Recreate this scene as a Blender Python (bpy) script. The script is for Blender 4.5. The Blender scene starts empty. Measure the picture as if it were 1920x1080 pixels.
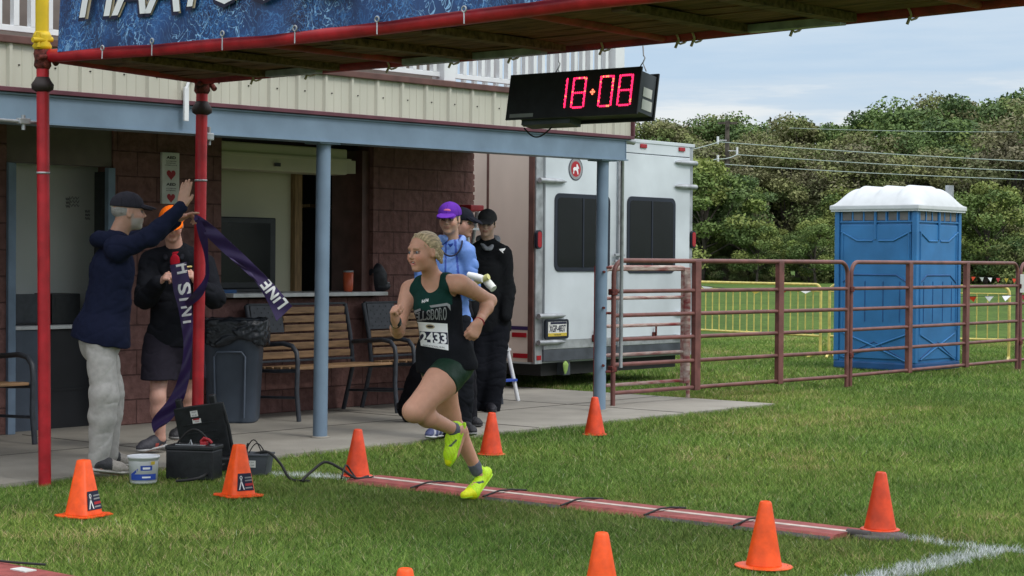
import bpy, bmesh, math, random
import numpy as np
from mathutils import Vector, Matrix
from mathutils.bvhtree import BVHTree
random.seed(7); rng = np.random.default_rng(7)
S = bpy.context.scene; COL = S.collection
# ------------------------------------------------------------------ camera
F_PX, CAM_H = 3475.0, 1.4
PITCH, ROLL = math.radians(.923), math.radians(.45)
cam = bpy.data.objects.new('camera', bpy.data.cameras.new('camera')); COL.objects.link(cam)
cam.data.sensor_width = 36; cam.data.lens = F_PX / 1920 * 36
cam.data.clip_start = .1; cam.data.clip_end = 2000
CM = Matrix.Translation((0, 0, CAM_H)) @ Matrix.Rotation(math.pi/2 - PITCH, 4, 'X') @ Matrix.Rotation(ROLL, 4, 'Z')
cam.matrix_world = CM; S.camera = cam
# ------------------------------------------------------------------ world, sun, exposure
SUN_EL, SUN_AZ = math.radians(48), math.radians(128)      # azimuth clockwise from +Y
w = bpy.data.worlds.new('World'); S.world = w; w.use_nodes = True
nt = w.node_tree; nt.nodes.clear()
def N(t, **k):
    n = nt.nodes.new(t)
    for a, b in k.items(): setattr(n, a, b)
    return n
out = N('ShaderNodeOutputWorld'); sky = N('ShaderNodeTexSky', sky_type='NISHITA', sun_disc=False)
sky.sun_elevation = SUN_EL; sky.sun_rotation = SUN_AZ
b1 = N('ShaderNodeBackground'); b1.inputs[1].default_value = .09; nt.links.new(sky.outputs[0], b1.inputs[0])
tc = N('ShaderNodeTexCoord'); mp = N('ShaderNodeMapping'); mp.inputs['Scale'].default_value = (5, 5, 46)
nt.links.new(tc.outputs['Generated'], mp.inputs[0])
nz = N('ShaderNodeTexNoise'); nz.inputs['Scale'].default_value = 1.6; nz.inputs['Detail'].default_value = 8; nz.inputs['Roughness'].default_value = .55
nt.links.new(mp.outputs[0], nz.inputs['Vector'])
sx = N('ShaderNodeSeparateXYZ'); nt.links.new(tc.outputs['Generated'], sx.inputs[0])
m1 = N('ShaderNodeMath', operation='MULTIPLY_ADD'); m1.inputs[1].default_value = .075
nt.links.new(nz.outputs['Fac'], m1.inputs[0]); nt.links.new(sx.outputs['Z'], m1.inputs[2])
rp = N('ShaderNodeValToRGB'); nt.links.new(m1.outputs[0], rp.inputs[0])
el = rp.color_ramp.elements
el[0].position = 0; el[0].color = (.70, .74, .78, 1); el[1].position = 1; el[1].color = (1.85, 1.9, 1.98, 1)
for p, c in [(.100, (.78, .82, .85)), (.115, (.84, .87, .89)), (.124, (.60, .71, .83)), (.142, (.50, .65, .82)), (.162, (.60, .72, .85)), (.200, (.66, .77, .88)), (.4, (1.35, 1.4, 1.48))]:
    e = el.new(p); e.color = (*c, 1)
b2 = N('ShaderNodeBackground'); b2.inputs[1].default_value = 1.08; nt.links.new(rp.outputs[0], b2.inputs[0])
mx = N('ShaderNodeMixShader'); mx.inputs[0].default_value = .85
nt.links.new(b1.outputs[0], mx.inputs[1]); nt.links.new(b2.outputs[0], mx.inputs[2]); nt.links.new(mx.outputs[0], out.inputs[0])
sl = bpy.data.lights.new('sun', 'SUN'); sl.energy = 1.3; sl.angle = math.radians(14); sl.color = (1, .96, .9)
sun = bpy.data.objects.new('sun', sl); COL.objects.link(sun)
sd = Vector((math.sin(SUN_AZ)*math.cos(SUN_EL), math.cos(SUN_AZ)*math.cos(SUN_EL), math.sin(SUN_EL)))
sun.rotation_euler = sd.to_track_quat('Z', 'Y').to_euler()
S.view_settings.view_transform = 'Standard'; S.view_settings.look = 'None'; S.view_settings.exposure = 0; S.view_settings.gamma = 1
# ------------------------------------------------------------------ measuring helpers (surveying the photograph)
R3 = np.array(CM.to_3x3()); CP = np.array([0, 0, CAM_H])
TH = math.radians(50.2); UU = np.array([math.cos(TH), math.sin(TH), 0]); WW = np.array([-math.sin(TH), math.cos(TH), 0])
FR = Matrix.Rotation(TH, 4, 'Z')                  # frame of the pavilion: x = along the facade, y = away from the field
def ray(x, y): return R3 @ np.array([(x-960)/F_PX, -(y-540)/F_PX, -1.])
def G(x, y, z=0): q = ray(x, y); return CP + q*(z-CAM_H)/q[2]
def J(x, y, D): q = ray(x, y); return CP + q*D/q[1]
def toF(P): return np.array([P @ UU, P @ WW, P[2]])
def GF(x, y, z=0): return toF(G(x, y, z))
def RW(x, y, ww): q = ray(x, y); return toF(CP + q*ww/(q @ WW))      # hit on the plane w = ww
def RU(x, y, u): q = ray(x, y); return toF(CP + q*u/(q @ UU))        # hit on the plane u = u
def fw(u, w_, z=0): return u*UU + w_*WW + np.array([0, 0, z])
def nrm(a): a = np.asarray(a, float); return a/np.linalg.norm(a)
# ------------------------------------------------------------------ materials
def mat(name, col, rough=.6, metal=0., var=.12, scale=6., bump=0., bscale=None, col2=None, attr=None, spec=.4, emit=None, estr=0, detail=4, mapscale=None, trans=0, sheen=0, sss=0):
    m = bpy.data.materials.new(name); m.use_nodes = True; t = m.node_tree; bs = t.nodes['Principled BSDF']
    bs.inputs['Roughness'].default_value = rough; bs.inputs['Metallic'].default_value = metal
    bs.inputs['Specular IOR Level'].default_value = spec
    if sheen: bs.inputs['Sheen Weight'].default_value = sheen
    if sss: bs.inputs['Subsurface Weight'].default_value = sss; bs.inputs['Subsurface Radius'].default_value = (.012, .005, .003); bs.inputs['Subsurface Scale'].default_value = 1
    L = t.links.new; tc = t.nodes.new('ShaderNodeTexCoord'); vec = tc.outputs['Object']
    if mapscale:
        mpn = t.nodes.new('ShaderNodeMapping'); mpn.inputs['Scale'].default_value = mapscale; L(vec, mpn.inputs[0]); vec = mpn.outputs[0]
    nz = t.nodes.new('ShaderNodeTexNoise'); nz.inputs['Scale'].default_value = scale; nz.inputs['Detail'].default_value = detail; L(vec, nz.inputs['Vector'])
    if attr:
        at = t.nodes.new('ShaderNodeVertexColor'); at.layer_name = attr; src = at.outputs[0]
        hs = t.nodes.new('ShaderNodeHueSaturation'); L(src, hs.inputs['Color'])
        mr = t.nodes.new('ShaderNodeMapRange'); mr.inputs[3].default_value = 1-var; mr.inputs[4].default_value = 1+var
        mr.inputs[1].default_value = .3; mr.inputs[2].default_value = .7
        L(nz.outputs['Fac'], mr.inputs[0]); L(mr.outputs[0], hs.inputs['Value']); L(hs.outputs[0], bs.inputs['Base Color'])
    else:
        c2 = col2 or tuple(max(0, c*(1-2*var)) for c in col); cr = t.nodes.new('ShaderNodeValToRGB')
        cr.color_ramp.elements[0].position = .32; cr.color_ramp.elements[0].color = (*c2, 1)
        cr.color_ramp.elements[1].position = .68; cr.color_ramp.elements[1].color = (*col, 1) if col2 else (*[min(1, c*(1+var*.5)) for c in col], 1)
        L(nz.outputs['Fac'], cr.inputs[0]); L(cr.outputs[0], bs.inputs['Base Color'])
    if bump:
        n2 = t.nodes.new('ShaderNodeTexNoise'); n2.inputs['Scale'].default_value = bscale or scale*5; n2.inputs['Detail'].default_value = 5; L(vec, n2.inputs['Vector'])
        bp = t.nodes.new('ShaderNodeBump'); bp.inputs['Strength'].default_value = bump; bp.inputs['Distance'].default_value = .02
        L(n2.outputs['Fac'], bp.inputs['Height']); L(bp.outputs[0], bs.inputs['Normal'])
    if emit: bs.inputs['Emission Color'].default_value = (*emit, 1); bs.inputs['Emission Strength'].default_value = estr
    m.use_fake_user = False
    return m
def block_mat():
    m = bpy.data.materials.new('split_face_block'); m.use_nodes = True; t = m.node_tree; bs = t.nodes['Principled BSDF']; L = t.links.new
    bs.inputs['Roughness'].default_value = .93; bs.inputs['Specular IOR Level'].default_value = .15
    tc = t.nodes.new('ShaderNodeTexCoord'); sp = t.nodes.new('ShaderNodeSeparateXYZ'); ad = t.nodes.new('ShaderNodeMath'); ad.operation = 'ADD'; cb = t.nodes.new('ShaderNodeCombineXYZ')
    L(tc.outputs['Object'], sp.inputs[0]); L(sp.outputs[0], ad.inputs[0]); L(sp.outputs[1], ad.inputs[1]); L(ad.outputs[0], cb.inputs[0]); L(sp.outputs[2], cb.inputs[1])
    br = t.nodes.new('ShaderNodeTexBrick'); br.inputs['Scale'].default_value = 1; br.inputs['Brick Width'].default_value = .41; br.inputs['Row Height'].default_value = .205
    br.inputs['Mortar Size'].default_value = .006; br.inputs['Mortar Smooth'].default_value = .5; br.inputs['Bias'].default_value = -.2
    br.inputs['Color1'].default_value = (.185, .10, .09, 1); br.inputs['Color2'].default_value = (.155, .082, .072, 1); br.inputs['Mortar'].default_value = (.11, .06, .055, 1)
    L(cb.outputs[0], br.inputs['Vector'])
    nz = t.nodes.new('ShaderNodeTexNoise'); nz.inputs['Scale'].default_value = 14; nz.inputs['Detail'].default_value = 8; L(tc.outputs['Object'], nz.inputs['Vector'])
    mr = t.nodes.new('ShaderNodeMapRange'); mr.inputs[1].default_value = .3; mr.inputs[2].default_value = .7; mr.inputs[3].default_value = .75; mr.inputs[4].default_value = 1.2; L(nz.outputs['Fac'], mr.inputs[0])
    hs = t.nodes.new('ShaderNodeHueSaturation'); L(br.outputs['Color'], hs.inputs['Color']); L(mr.outputs[0], hs.inputs['Value']); L(hs.outputs[0], bs.inputs['Base Color'])
    m2 = t.nodes.new('ShaderNodeMath'); m2.operation = 'MULTIPLY_ADD'; m2.inputs[1].default_value = -.8; L(br.outputs['Fac'], m2.inputs[0]); L(nz.outputs['Fac'], m2.inputs[2])
    bp = t.nodes.new('ShaderNodeBump'); bp.inputs['Strength'].default_value = .9; bp.inputs['Distance'].default_value = .03; L(m2.outputs[0], bp.inputs['Height']); L(bp.outputs[0], bs.inputs['Normal'])
    return m
def banner_mat():
    m = bpy.data.materials.new('banner_print'); m.use_nodes = True; t = m.node_tree; bs = t.nodes['Principled BSDF']; L = t.links.new
    bs.inputs['Roughness'].default_value = .45; tc = t.nodes.new('ShaderNodeTexCoord')
    base = t.nodes.new('ShaderNodeTexNoise'); base.inputs['Scale'].default_value = 3.5; base.inputs['Detail'].default_value = 4; L(tc.outputs['Object'], base.inputs['Vector'])
    cr = t.nodes.new('ShaderNodeValToRGB'); cr.color_ramp.elements[0].position = .35; cr.color_ramp.elements[0].color = (.008, .018, .07, 1); cr.color_ramp.elements[1].position = .68; cr.color_ramp.elements[1].color = (.02, .085, .27, 1)
    L(base.outputs['Fac'], cr.inputs[0]); prev = cr.outputs[0]
    for i, (sc, wd, c) in enumerate([(13, .012, (.09, .3, .68)), (9, .008, (.3, .55, .85)), (18, .014, (.03, .15, .42))]):
        mp = t.nodes.new('ShaderNodeMapping'); mp.inputs['Location'].default_value = (i*7.3, i*3.1, i*5.7); mp.inputs['Scale'].default_value = (1, 1, .8); L(tc.outputs['Object'], mp.inputs[0])
        n = t.nodes.new('ShaderNodeTexNoise'); n.inputs['Scale'].default_value = sc; n.inputs['Detail'].default_value = 2; n.inputs['Distortion'].default_value = 2.2; L(mp.outputs[0], n.inputs['Vector'])
        a = t.nodes.new('ShaderNodeMath'); a.operation = 'SUBTRACT'; a.inputs[1].default_value = .5; L(n.outputs['Fac'], a.inputs[0])
        b = t.nodes.new('ShaderNodeMath'); b.operation = 'ABSOLUTE'; L(a.outputs[0], b.inputs[0])
        c_ = t.nodes.new('ShaderNodeMapRange'); c_.inputs[1].default_value = wd; c_.inputs[2].default_value = wd*2.4; c_.inputs[3].default_value = 1; c_.inputs[4].default_value = 0; L(b.outputs[0], c_.inputs[0])
        g = t.nodes.new('ShaderNodeTexNoise'); g.inputs['Scale'].default_value = 2.4+i; L(mp.outputs[0], g.inputs['Vector'])
        gm = t.nodes.new('ShaderNodeMapRange'); gm.inputs[1].default_value = .42; gm.inputs[2].default_value = .6; L(g.outputs['Fac'], gm.inputs[0])
        mu = t.nodes.new('ShaderNodeMath'); mu.operation = 'MULTIPLY'; L(c_.outputs[0], mu.inputs[0]); L(gm.outputs[0], mu.inputs[1])
        mxn = t.nodes.new('ShaderNodeMixRGB'); mxn.inputs[2].default_value = (*c, 1); L(mu.outputs[0], mxn.inputs[0]); L(prev, mxn.inputs[1]); prev = mxn.outputs[0]
    L(prev, bs.inputs['Base Color']); return m
def grass_ground_mat():
    m = bpy.data.materials.new('turf'); m.use_nodes = True; t = m.node_tree; bs = t.nodes['Principled BSDF']; L = t.links.new
    bs.inputs['Roughness'].default_value = .95; bs.inputs['Specular IOR Level'].default_value = .1
    tc = t.nodes.new('ShaderNodeTexCoord'); prev = None
    def noise(sc, det=5, ms=(1, 1, 1)):
        mp = t.nodes.new('ShaderNodeMapping'); mp.inputs['Scale'].default_value = ms; L(tc.outputs['Object'], mp.inputs[0])
        n = t.nodes.new('ShaderNodeTexNoise'); n.inputs['Scale'].default_value = sc; n.inputs['Detail'].default_value = det; L(mp.outputs[0], n.inputs['Vector']); return n.outputs['Fac']
    def ramp(f, a, b, c1, c2):
        r = t.nodes.new('ShaderNodeValToRGB'); r.color_ramp.elements[0].position = a; r.color_ramp.elements[0].color = (*c1, 1); r.color_ramp.elements[1].position = b; r.color_ramp.elements[1].color = (*c2, 1); L(f, r.inputs[0]); return r.outputs[0]
    big = ramp(noise(.35, 3), .35, .65, (.060, .112, .026), (.092, .155, .036))
    fine = ramp(noise(9, 8), .3, .7, (.35, .42, .3), (1.3, 1.25, 1.1))
    fine2 = ramp(noise(1.1, 6, (1, 4, 1)), .3, .7, (.8, .82, .75), (1.15, 1.12, 1.0))
    a = t.nodes.new('ShaderNodeMixRGB'); a.blend_type = 'MULTIPLY'; a.inputs[0].default_value = 1; L(big, a.inputs[1]); L(fine, a.inputs[2])
    b = t.nodes.new('ShaderNodeMixRGB'); b.blend_type = 'MULTIPLY'; b.inputs[0].default_value = 1; L(a.outputs[0], b.inputs[1]); L(fine2, b.inputs[2])
    L(b.outputs[0], bs.inputs['Base Color'])
    bp = t.nodes.new('ShaderNodeBump'); bp.inputs['Strength'].default_value = .5; bp.inputs['Distance'].default_value = .03; L(noise(30, 6), bp.inputs['Height']); L(bp.outputs[0], bs.inputs['Normal'])
    return m
X = {}
X['block'] = block_mat(); X['banner'] = banner_mat(); X['turf'] = grass_ground_mat()
X['concrete'] = mat('concrete', (.31, .29, .25), .9, var=.1, scale=2.2, bump=.25, bscale=60, detail=9)
X['joint'] = mat('joint', (.10, .09, .08), .95)
X['red'] = mat('red_paint', (.47, .018, .028), .38, var=.16, scale=9, bump=.08, bscale=30)
X['red_old'] = mat('weathered_red_paint', (.30, .02, .025), .55, var=.3, scale=7, bump=.25, bscale=25)
X['rust'] = mat('rusty_clamp', (.16, .03, .022), .75, var=.4, scale=30, bump=.5, bscale=80)
X['dark_clamp'] = mat('dark_clamp', (.03, .02, .02), .6)
X['yellow'] = mat('yellow_paint', (.72, .50, .01), .42, var=.1)
X['yellow2'] = mat('yellow_barrier_paint', (.70, .58, .16), .45, var=.15, scale=14)
X['steel_blue'] = mat('blue_grey_steel_paint', (.175, .25, .335), .42, var=.1, scale=3, bump=.1, bscale=9)
X['siding'] = mat('cream_siding', (.53, .515, .435), .45, var=.07, scale=2.5, mapscale=(1, 1, .3))
X['maroon'] = mat('maroon_trim', (.12, .035, .05), .45, var=.15)
X['brown_trim'] = mat('brown_trim', (.13, .06, .05), .5, var=.2)
X['white'] = mat('white_paint', (.74, .76, .78), .5, var=.05, scale=4)
X['wood_old'] = mat('old_wood', (.17, .105, .06), .85, var=.35, scale=5, mapscale=(7, 1, 7), bump=.35, bscale=14)
X['plank'] = mat('plank', (.17, .085, .05), .9, var=.35, scale=4, mapscale=(9, 1, 9), bump=.3, bscale=14)
X['galv'] = mat('galvanised', (.42, .44, .46), .5, metal=.6, var=.18, scale=12)
X['grey_wall'] = mat('grey_upper_wall', (.16, .135, .12), .8, var=.1)
X['room'] = mat('room_paint', (.74, .78, .74), .8, var=.06, scale=1.4)
X['cream_panel'] = mat('cream_panel', (.52, .50, .36), .6, var=.05, scale=2)
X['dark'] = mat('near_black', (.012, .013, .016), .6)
X['soffit'] = mat('soffit', (.06, .045, .038), .9)
X['black_plastic'] = mat('black_plastic', (.016, .018, .021), .42, var=.2, scale=20, bump=.06, bscale=60)
X['screen'] = mat('dark_glass', (.006, .008, .009), .22, spec=.22)
X['timber'] = mat('pale_timber', (.30, .19, .09), .7, var=.2, mapscale=(6, 6, 1))
X['blue_metal'] = mat('blue_grey_frame', (.17, .24, .33), .5)
X['slat'] = mat('bench_slat', (.36, .215, .11), .55, var=.22, scale=5, mapscale=(1, 8, 8))
X['bench'] = mat('bench_metal', (.045, .052, .065), .45, var=.15, scale=20)
X['can'] = mat('trash_can_plastic', (.075, .098, .135), .5, var=.12, scale=4, bump=.05, bscale=30)
X['bag'] = mat('black_liner', (.016, .02, .026), .28, var=.2, bump=.5, bscale=22)
X['ledge'] = mat('ledge', (.60, .62, .62), .5)
X['trailer'] = mat('trailer_white', (.60, .655, .69), .34, var=.13, scale=1.1, detail=9, bump=.03, bscale=3)
X['tan'] = mat('trailer_side', (.78, .66, .58), .4, var=.1, scale=1.2, mapscale=(1, 1, .4))  # tan tint puts a dirty brownish reflection into the side's colour
X['alu'] = mat('aluminium', (.45, .47, .49), .4, metal=.5, var=.2, scale=8)
X['rubber'] = mat('rubber', (.02, .02, .02), .7)
X['bumper'] = mat('bumper', (.07, .08, .095), .6, var=.2)
X['gasket'] = mat('window_gasket', (.012, .016, .03), .4)
X['red_lens'] = mat('red_lens', (.35, .012, .02), .25)
X['gate'] = mat('maroon_gate_paint', (.18, .070, .060), .48, var=.2, scale=6, bump=.08)
X['gate_worn'] = mat('worn_gate_paint', (.22, .035, .035), .6, col2=(.55, .47, .42), scale=5, mapscale=(1, 4, 4), bump=.3)
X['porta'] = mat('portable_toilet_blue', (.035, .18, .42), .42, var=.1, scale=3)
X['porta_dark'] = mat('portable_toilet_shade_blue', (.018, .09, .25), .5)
X['porta_roof'] = mat('portable_toilet_roof', (.60, .63, .65), .5, var=.05)
X['mesh_grey'] = mat('vent_mesh', (.16, .16, .16), .8)
X['cone'] = mat('cone_orange', (.92, .095, .008), .5, var=.13, scale=16, detail=10, bump=.05)
X['cone_red'] = mat('cone_red_orange', (.76, .066, .014), .48, var=.16, scale=14, detail=10, bump=.05)
X['mat_red'] = mat('timing_mat_red', (.31, .075, .068), .8, var=.18, scale=14, bump=.25, bscale=80)
X['mat_edge'] = mat('timing_mat_grey', (.10, .09, .09), .85, var=.2, scale=20)
X['stripe'] = mat('mat_stripe', (.58, .50, .44), .7, var=.15, scale=18)
X['navy'] = mat('navy_print', (.012, .014, .045), .5)
X['white_print'] = mat('white_print', (.84, .85, .86), .55, var=.04)
X['tan_print'] = mat('tan_print', (.45, .38, .26), .55)
X['black_print'] = mat('black_print', (.02, .02, .025), .5)
X['blue_print'] = mat('blue_print', (.03, .08, .42), .45)
X['red_print'] = mat('red_print', (.42, .02, .03), .5)
X['yellow_print'] = mat('yellow_print', (.62, .47, .06), .5)
X['grey_print'] = mat('grey_print', (.28, .29, .30), .5)
X['paper'] = mat('paper', (.70, .71, .68), .7)
X['led'] = mat('led', (.3, 0, .02), .4, emit=(1, .02, .10), estr=2.6)
X['led2'] = mat('led_orange', (.3, .02, 0), .4, emit=(1, .16, .08), estr=3)
X['purple'] = mat('purple_ribbon', (.036, .018, .095), .45, var=.1, scale=6)
X['orange_cup'] = mat('orange_tumbler', (.62, .12, .05), .35)
X['bark'] = mat('bark', (.10, .085, .07), .9, var=.3, scale=4)
X['leaf'] = mat('leaf', (.1, .1, .1), .7, attr='Col', var=.15, scale=.6, spec=.2)
X['blade'] = mat('blade', (.1, .1, .1), .7, attr='Col', var=.18, scale=.8, spec=.12)
X['skin'] = mat('skin', (.5, .3, .2), .5, attr='Col', var=.06, scale=30, spec=.4, sss=.12, bump=.06, bscale=200)
X['eye'] = mat('eye', (.5, .5, .5), .2, attr='Col', var=0)
X['hair'] = mat('hair', (.5, .35, .2), .5, attr='Col', var=.3, scale=40, mapscale=(1, 1, 3.5), bump=.6, bscale=120)
X['cloth'] = mat('cloth', (.5, .5, .5), .85, attr='Col', var=.1, scale=30, bump=.22, bscale=26, spec=.1)
X['nylon'] = mat('nylon_shell', (.5, .5, .5), .5, attr='Col', var=.08, scale=18, bump=.35, bscale=16, spec=.35)
X['neon'] = mat('neon_mesh', (.5, .9, .02), .5, attr='Col', var=.08, scale=60, bump=.3, bscale=150)
X['shoe'] = mat('shoe_fabric', (.5, .5, .5), .6, attr='Col', var=.15, scale=50, bump=.3, bscale=90)
# ------------------------------------------------------------------ object helpers
MW = {}
def props(o, label=None, cat=None, group=None, kind=None):
    if label: o['label'] = label
    if cat: o['category'] = cat
    if group: o['group'] = group
    if kind: o['kind'] = kind
    return o
def thing(name, label, cat, loc, rot=0., group=None):
    o = bpy.data.objects.new(name, None); o.empty_display_size = .1; COL.objects.link(o)
    o.location = tuple(loc); o.rotation_euler = (0, 0, rot)
    MW[o] = Matrix.Translation(Vector(tuple(loc))) @ Matrix.Rotation(rot, 4, 'Z')
    return props(o, label, cat, group)
class MB:
    """collects shapes in a frame, links them as one mesh"""
    def __init__(s, frame=None): s.v = []; s.f = []; s.sm = []; s.mi = []; s.fr = frame
    def add(s, vs, fs, smooth=False, mi=0):
        o = len(s.v); s.v += [tuple(map(float, p)) for p in vs]
        for f in fs: s.f.append([i+o for i in f]); s.sm.append(smooth); s.mi.append(mi)
        return s
    def box(s, a, b, bev=0., mi=0, M=None):
        x0, x1 = sorted((a[0], b[0])); y0, y1 = sorted((a[1], b[1])); z0, z1 = sorted((a[2], b[2]))
        bm = bmesh.new(); bmesh.ops.create_cube(bm, size=1)
        for v in bm.verts: v.co = Vector(((x0+x1)/2+v.co.x*(x1-x0), (y0+y1)/2+v.co.y*(y1-y0), (z0+z1)/2+v.co.z*(z1-z0)))
        if bev: bmesh.ops.bevel(bm, geom=bm.edges[:], offset=min(bev, .45*min(x1-x0, y1-y0, z1-z0)), segments=2, profile=.6, affect='EDGES')
        bm.verts.index_update()
        vs = [(M @ v.co if M else v.co) for v in bm.verts]; fs = [[v.index for v in f.verts] for f in bm.faces]; bm.free()
        return s.add(vs, fs, False, mi)
    def tube(s, pts, r, n=12, mi=0, caps=True):
        pts = [Vector(tuple(p)) for p in pts]; k = len(pts); rs = r if hasattr(r, '__len__') else [r]*k
        vs = []; up = None
        for i, p in enumerate(pts):
            t = (pts[min(i+1, k-1)]-pts[max(i-1, 0)]).normalized()
            if up is None: up = t.orthogonal().normalized()
            up = (up - t*up.dot(t)).normalized(); sd_ = t.cross(up)
            for j in range(n):
                a = 2*math.pi*j/n; vs.append(p + (up*math.cos(a)+sd_*math.sin(a))*rs[i])
        fs = [[i*n+j, i*n+(j+1) % n, (i+1)*n+(j+1) % n, (i+1)*n+j] for i in range(k-1) for j in range(n)]
        s.add(vs, fs, True, mi)
        if caps: s.add([vs[j] for j in range(n)], [list(range(n))[::-1]], False, mi); s.add([vs[(k-1)*n+j] for j in range(n)], [list(range(n))], False, mi)
        return s
    def lathe(s, c, prof, n=24, mi=0, sq=None, smooth=True, axis=None):
        """profile of (radius, z); sq = squareness for rounded square sections"""
        vs = []
        for r, z in prof:
            for j in range(n):
                a = 2*math.pi*(j+.5)/n; q = 1.
                if sq: q = 1/((abs(math.cos(a))**sq+abs(math.sin(a))**sq)**(1/sq))
                vs.append((c[0]+r*q*math.cos(a), c[1]+r*q*math.sin(a), c[2]+z))
        k = len(prof)
        fs = [[i*n+j, i*n+(j+1) % n, (i+1)*n+(j+1) % n, (i+1)*n+j] for i in range(k-1) for j in range(n)]
        if prof[0][0] > 1e-5: fs.append(list(range(n))[::-1])
        if prof[-1][0] > 1e-5: fs.append([(k-1)*n+j for j in range(n)])
        return s.add(vs, fs, smooth, mi)
    def sheet(s, P, mi=0, smooth=True, thick=0.):
        """P: grid [i][j] of points"""
        a = len(P); b = len(P[0]); vs = [Vector(tuple(p)) for r in P for p in r]
        fs = [[i*b+j, (i+1)*b+j, (i+1)*b+j+1, i*b+j+1] for i in range(a-1) for j in range(b-1)]
        s.add(vs, fs, smooth, mi)
        if thick:
            nv = [Vector() for _ in vs]
            for f in fs:
                nn = (vs[f[1]]-vs[f[0]]).cross(vs[f[2]]-vs[f[0]])
                for i in f: nv[i] += nn
            v2 = [v - n_.normalized()*thick for v, n_ in zip(vs, nv)]
            s.add(v2, [f[::-1] for f in fs], smooth, mi)
            ring = [j for j in range(b)]+[i*b+b-1 for i in range(1, a)]+[(a-1)*b+j for j in range(b-2, -1, -1)]+[i*b for i in range(a-2, 0, -1)]
            rv = [vs[i] for i in ring]+[v2[i] for i in ring]; m_ = len(ring)
            s.add(rv, [[i, (i+1) % m_, m_+(i+1) % m_, m_+i] for i in range(m_)], False, mi)
        return s
    def build(s, name, m, parent=None, loc=None, rot=0., attr=None, **pr):
        me = bpy.data.meshes.new(name)
        if parent is not None: inv = MW[parent].inverted()
        elif loc is not None: inv = (Matrix.Translation(Vector(tuple(loc))) @ Matrix.Rotation(rot, 4, 'Z')).inverted()
        else: inv = Matrix()
        T = np.array(inv @ (s.fr or Matrix())); v = np.array(s.v) @ T[:3, :3].T + T[:3, 3]
        me.from_pydata(v.tolist(), [], s.f); me.polygons.foreach_set('use_smooth', s.sm); me.polygons.foreach_set('material_index', s.mi)
        for q in (m if isinstance(m, (list, tuple)) else [m]): me.materials.append(X[q] if isinstance(q, str) else q)
        me.update(); o = bpy.data.objects.new(name, me); COL.objects.link(o)
        if parent is not None: o.parent = parent; MW[o] = MW[parent]
        elif loc is not None: o.location = tuple(loc); o.rotation_euler = (0, 0, rot); MW[o] = inv.inverted()
        else: MW[o] = Matrix()
        return props(o, **pr)
def copy_tree(o, parent=None):
    c = o.copy(); COL.objects.link(c)
    if parent: c.parent = parent
    for ch in list(o.children): copy_tree(ch, c)
    return c
_txt = {}
def text2d(body, size=1., bold=0., shear=0., extrude=0., space=1.):
    key = (body, size, bold, shear, extrude, space)
    if key in _txt: return _txt[key]
    cu = bpy.data.curves.new('t', 'FONT'); cu.body = body; cu.size = size; cu.offset = bold*size; cu.shear = shear; cu.extrude = extrude; cu.space_character = space
    cu.align_x = 'CENTER'; cu.align_y = 'CENTER'; cu.resolution_u = 3
    o = bpy.data.objects.new('t', cu); COL.objects.link(o); dg = bpy.context.evaluated_depsgraph_get(); me = o.evaluated_get(dg).to_mesh()
    vs = [tuple(v.co) for v in me.vertices]; fs = [list(p.vertices) for p in me.polygons]
    o.evaluated_get(dg).to_mesh_clear(); bpy.data.objects.remove(o); bpy.data.curves.remove(cu)
    xs = [v[0] for v in vs]; ys = [v[1] for v in vs]; cx, cy = (min(xs)+max(xs))/2, (min(ys)+max(ys))/2
    W_, H_ = max(xs)-min(xs), max(ys)-min(ys)
    _txt[key] = ([((v[0]-cx)/W_, (v[1]-cy)/H_, v[2]) for v in vs], fs); return _txt[key]
def put_text(mb, body, c, right, up, w_, h_, mi=0, off=.002, **k):
    """flat lettering of width w_ and height h_ centred on c"""
    vs, fs = text2d(body, **k); r = Vector(tuple(right)).normalized(); u = Vector(tuple(up)).normalized(); n = r.cross(u); c = Vector(tuple(c))+n*off
    mb.add([c+r*v[0]*w_+u*v[1]*h_+n*v[2] for v in vs], fs, False, mi)
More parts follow.
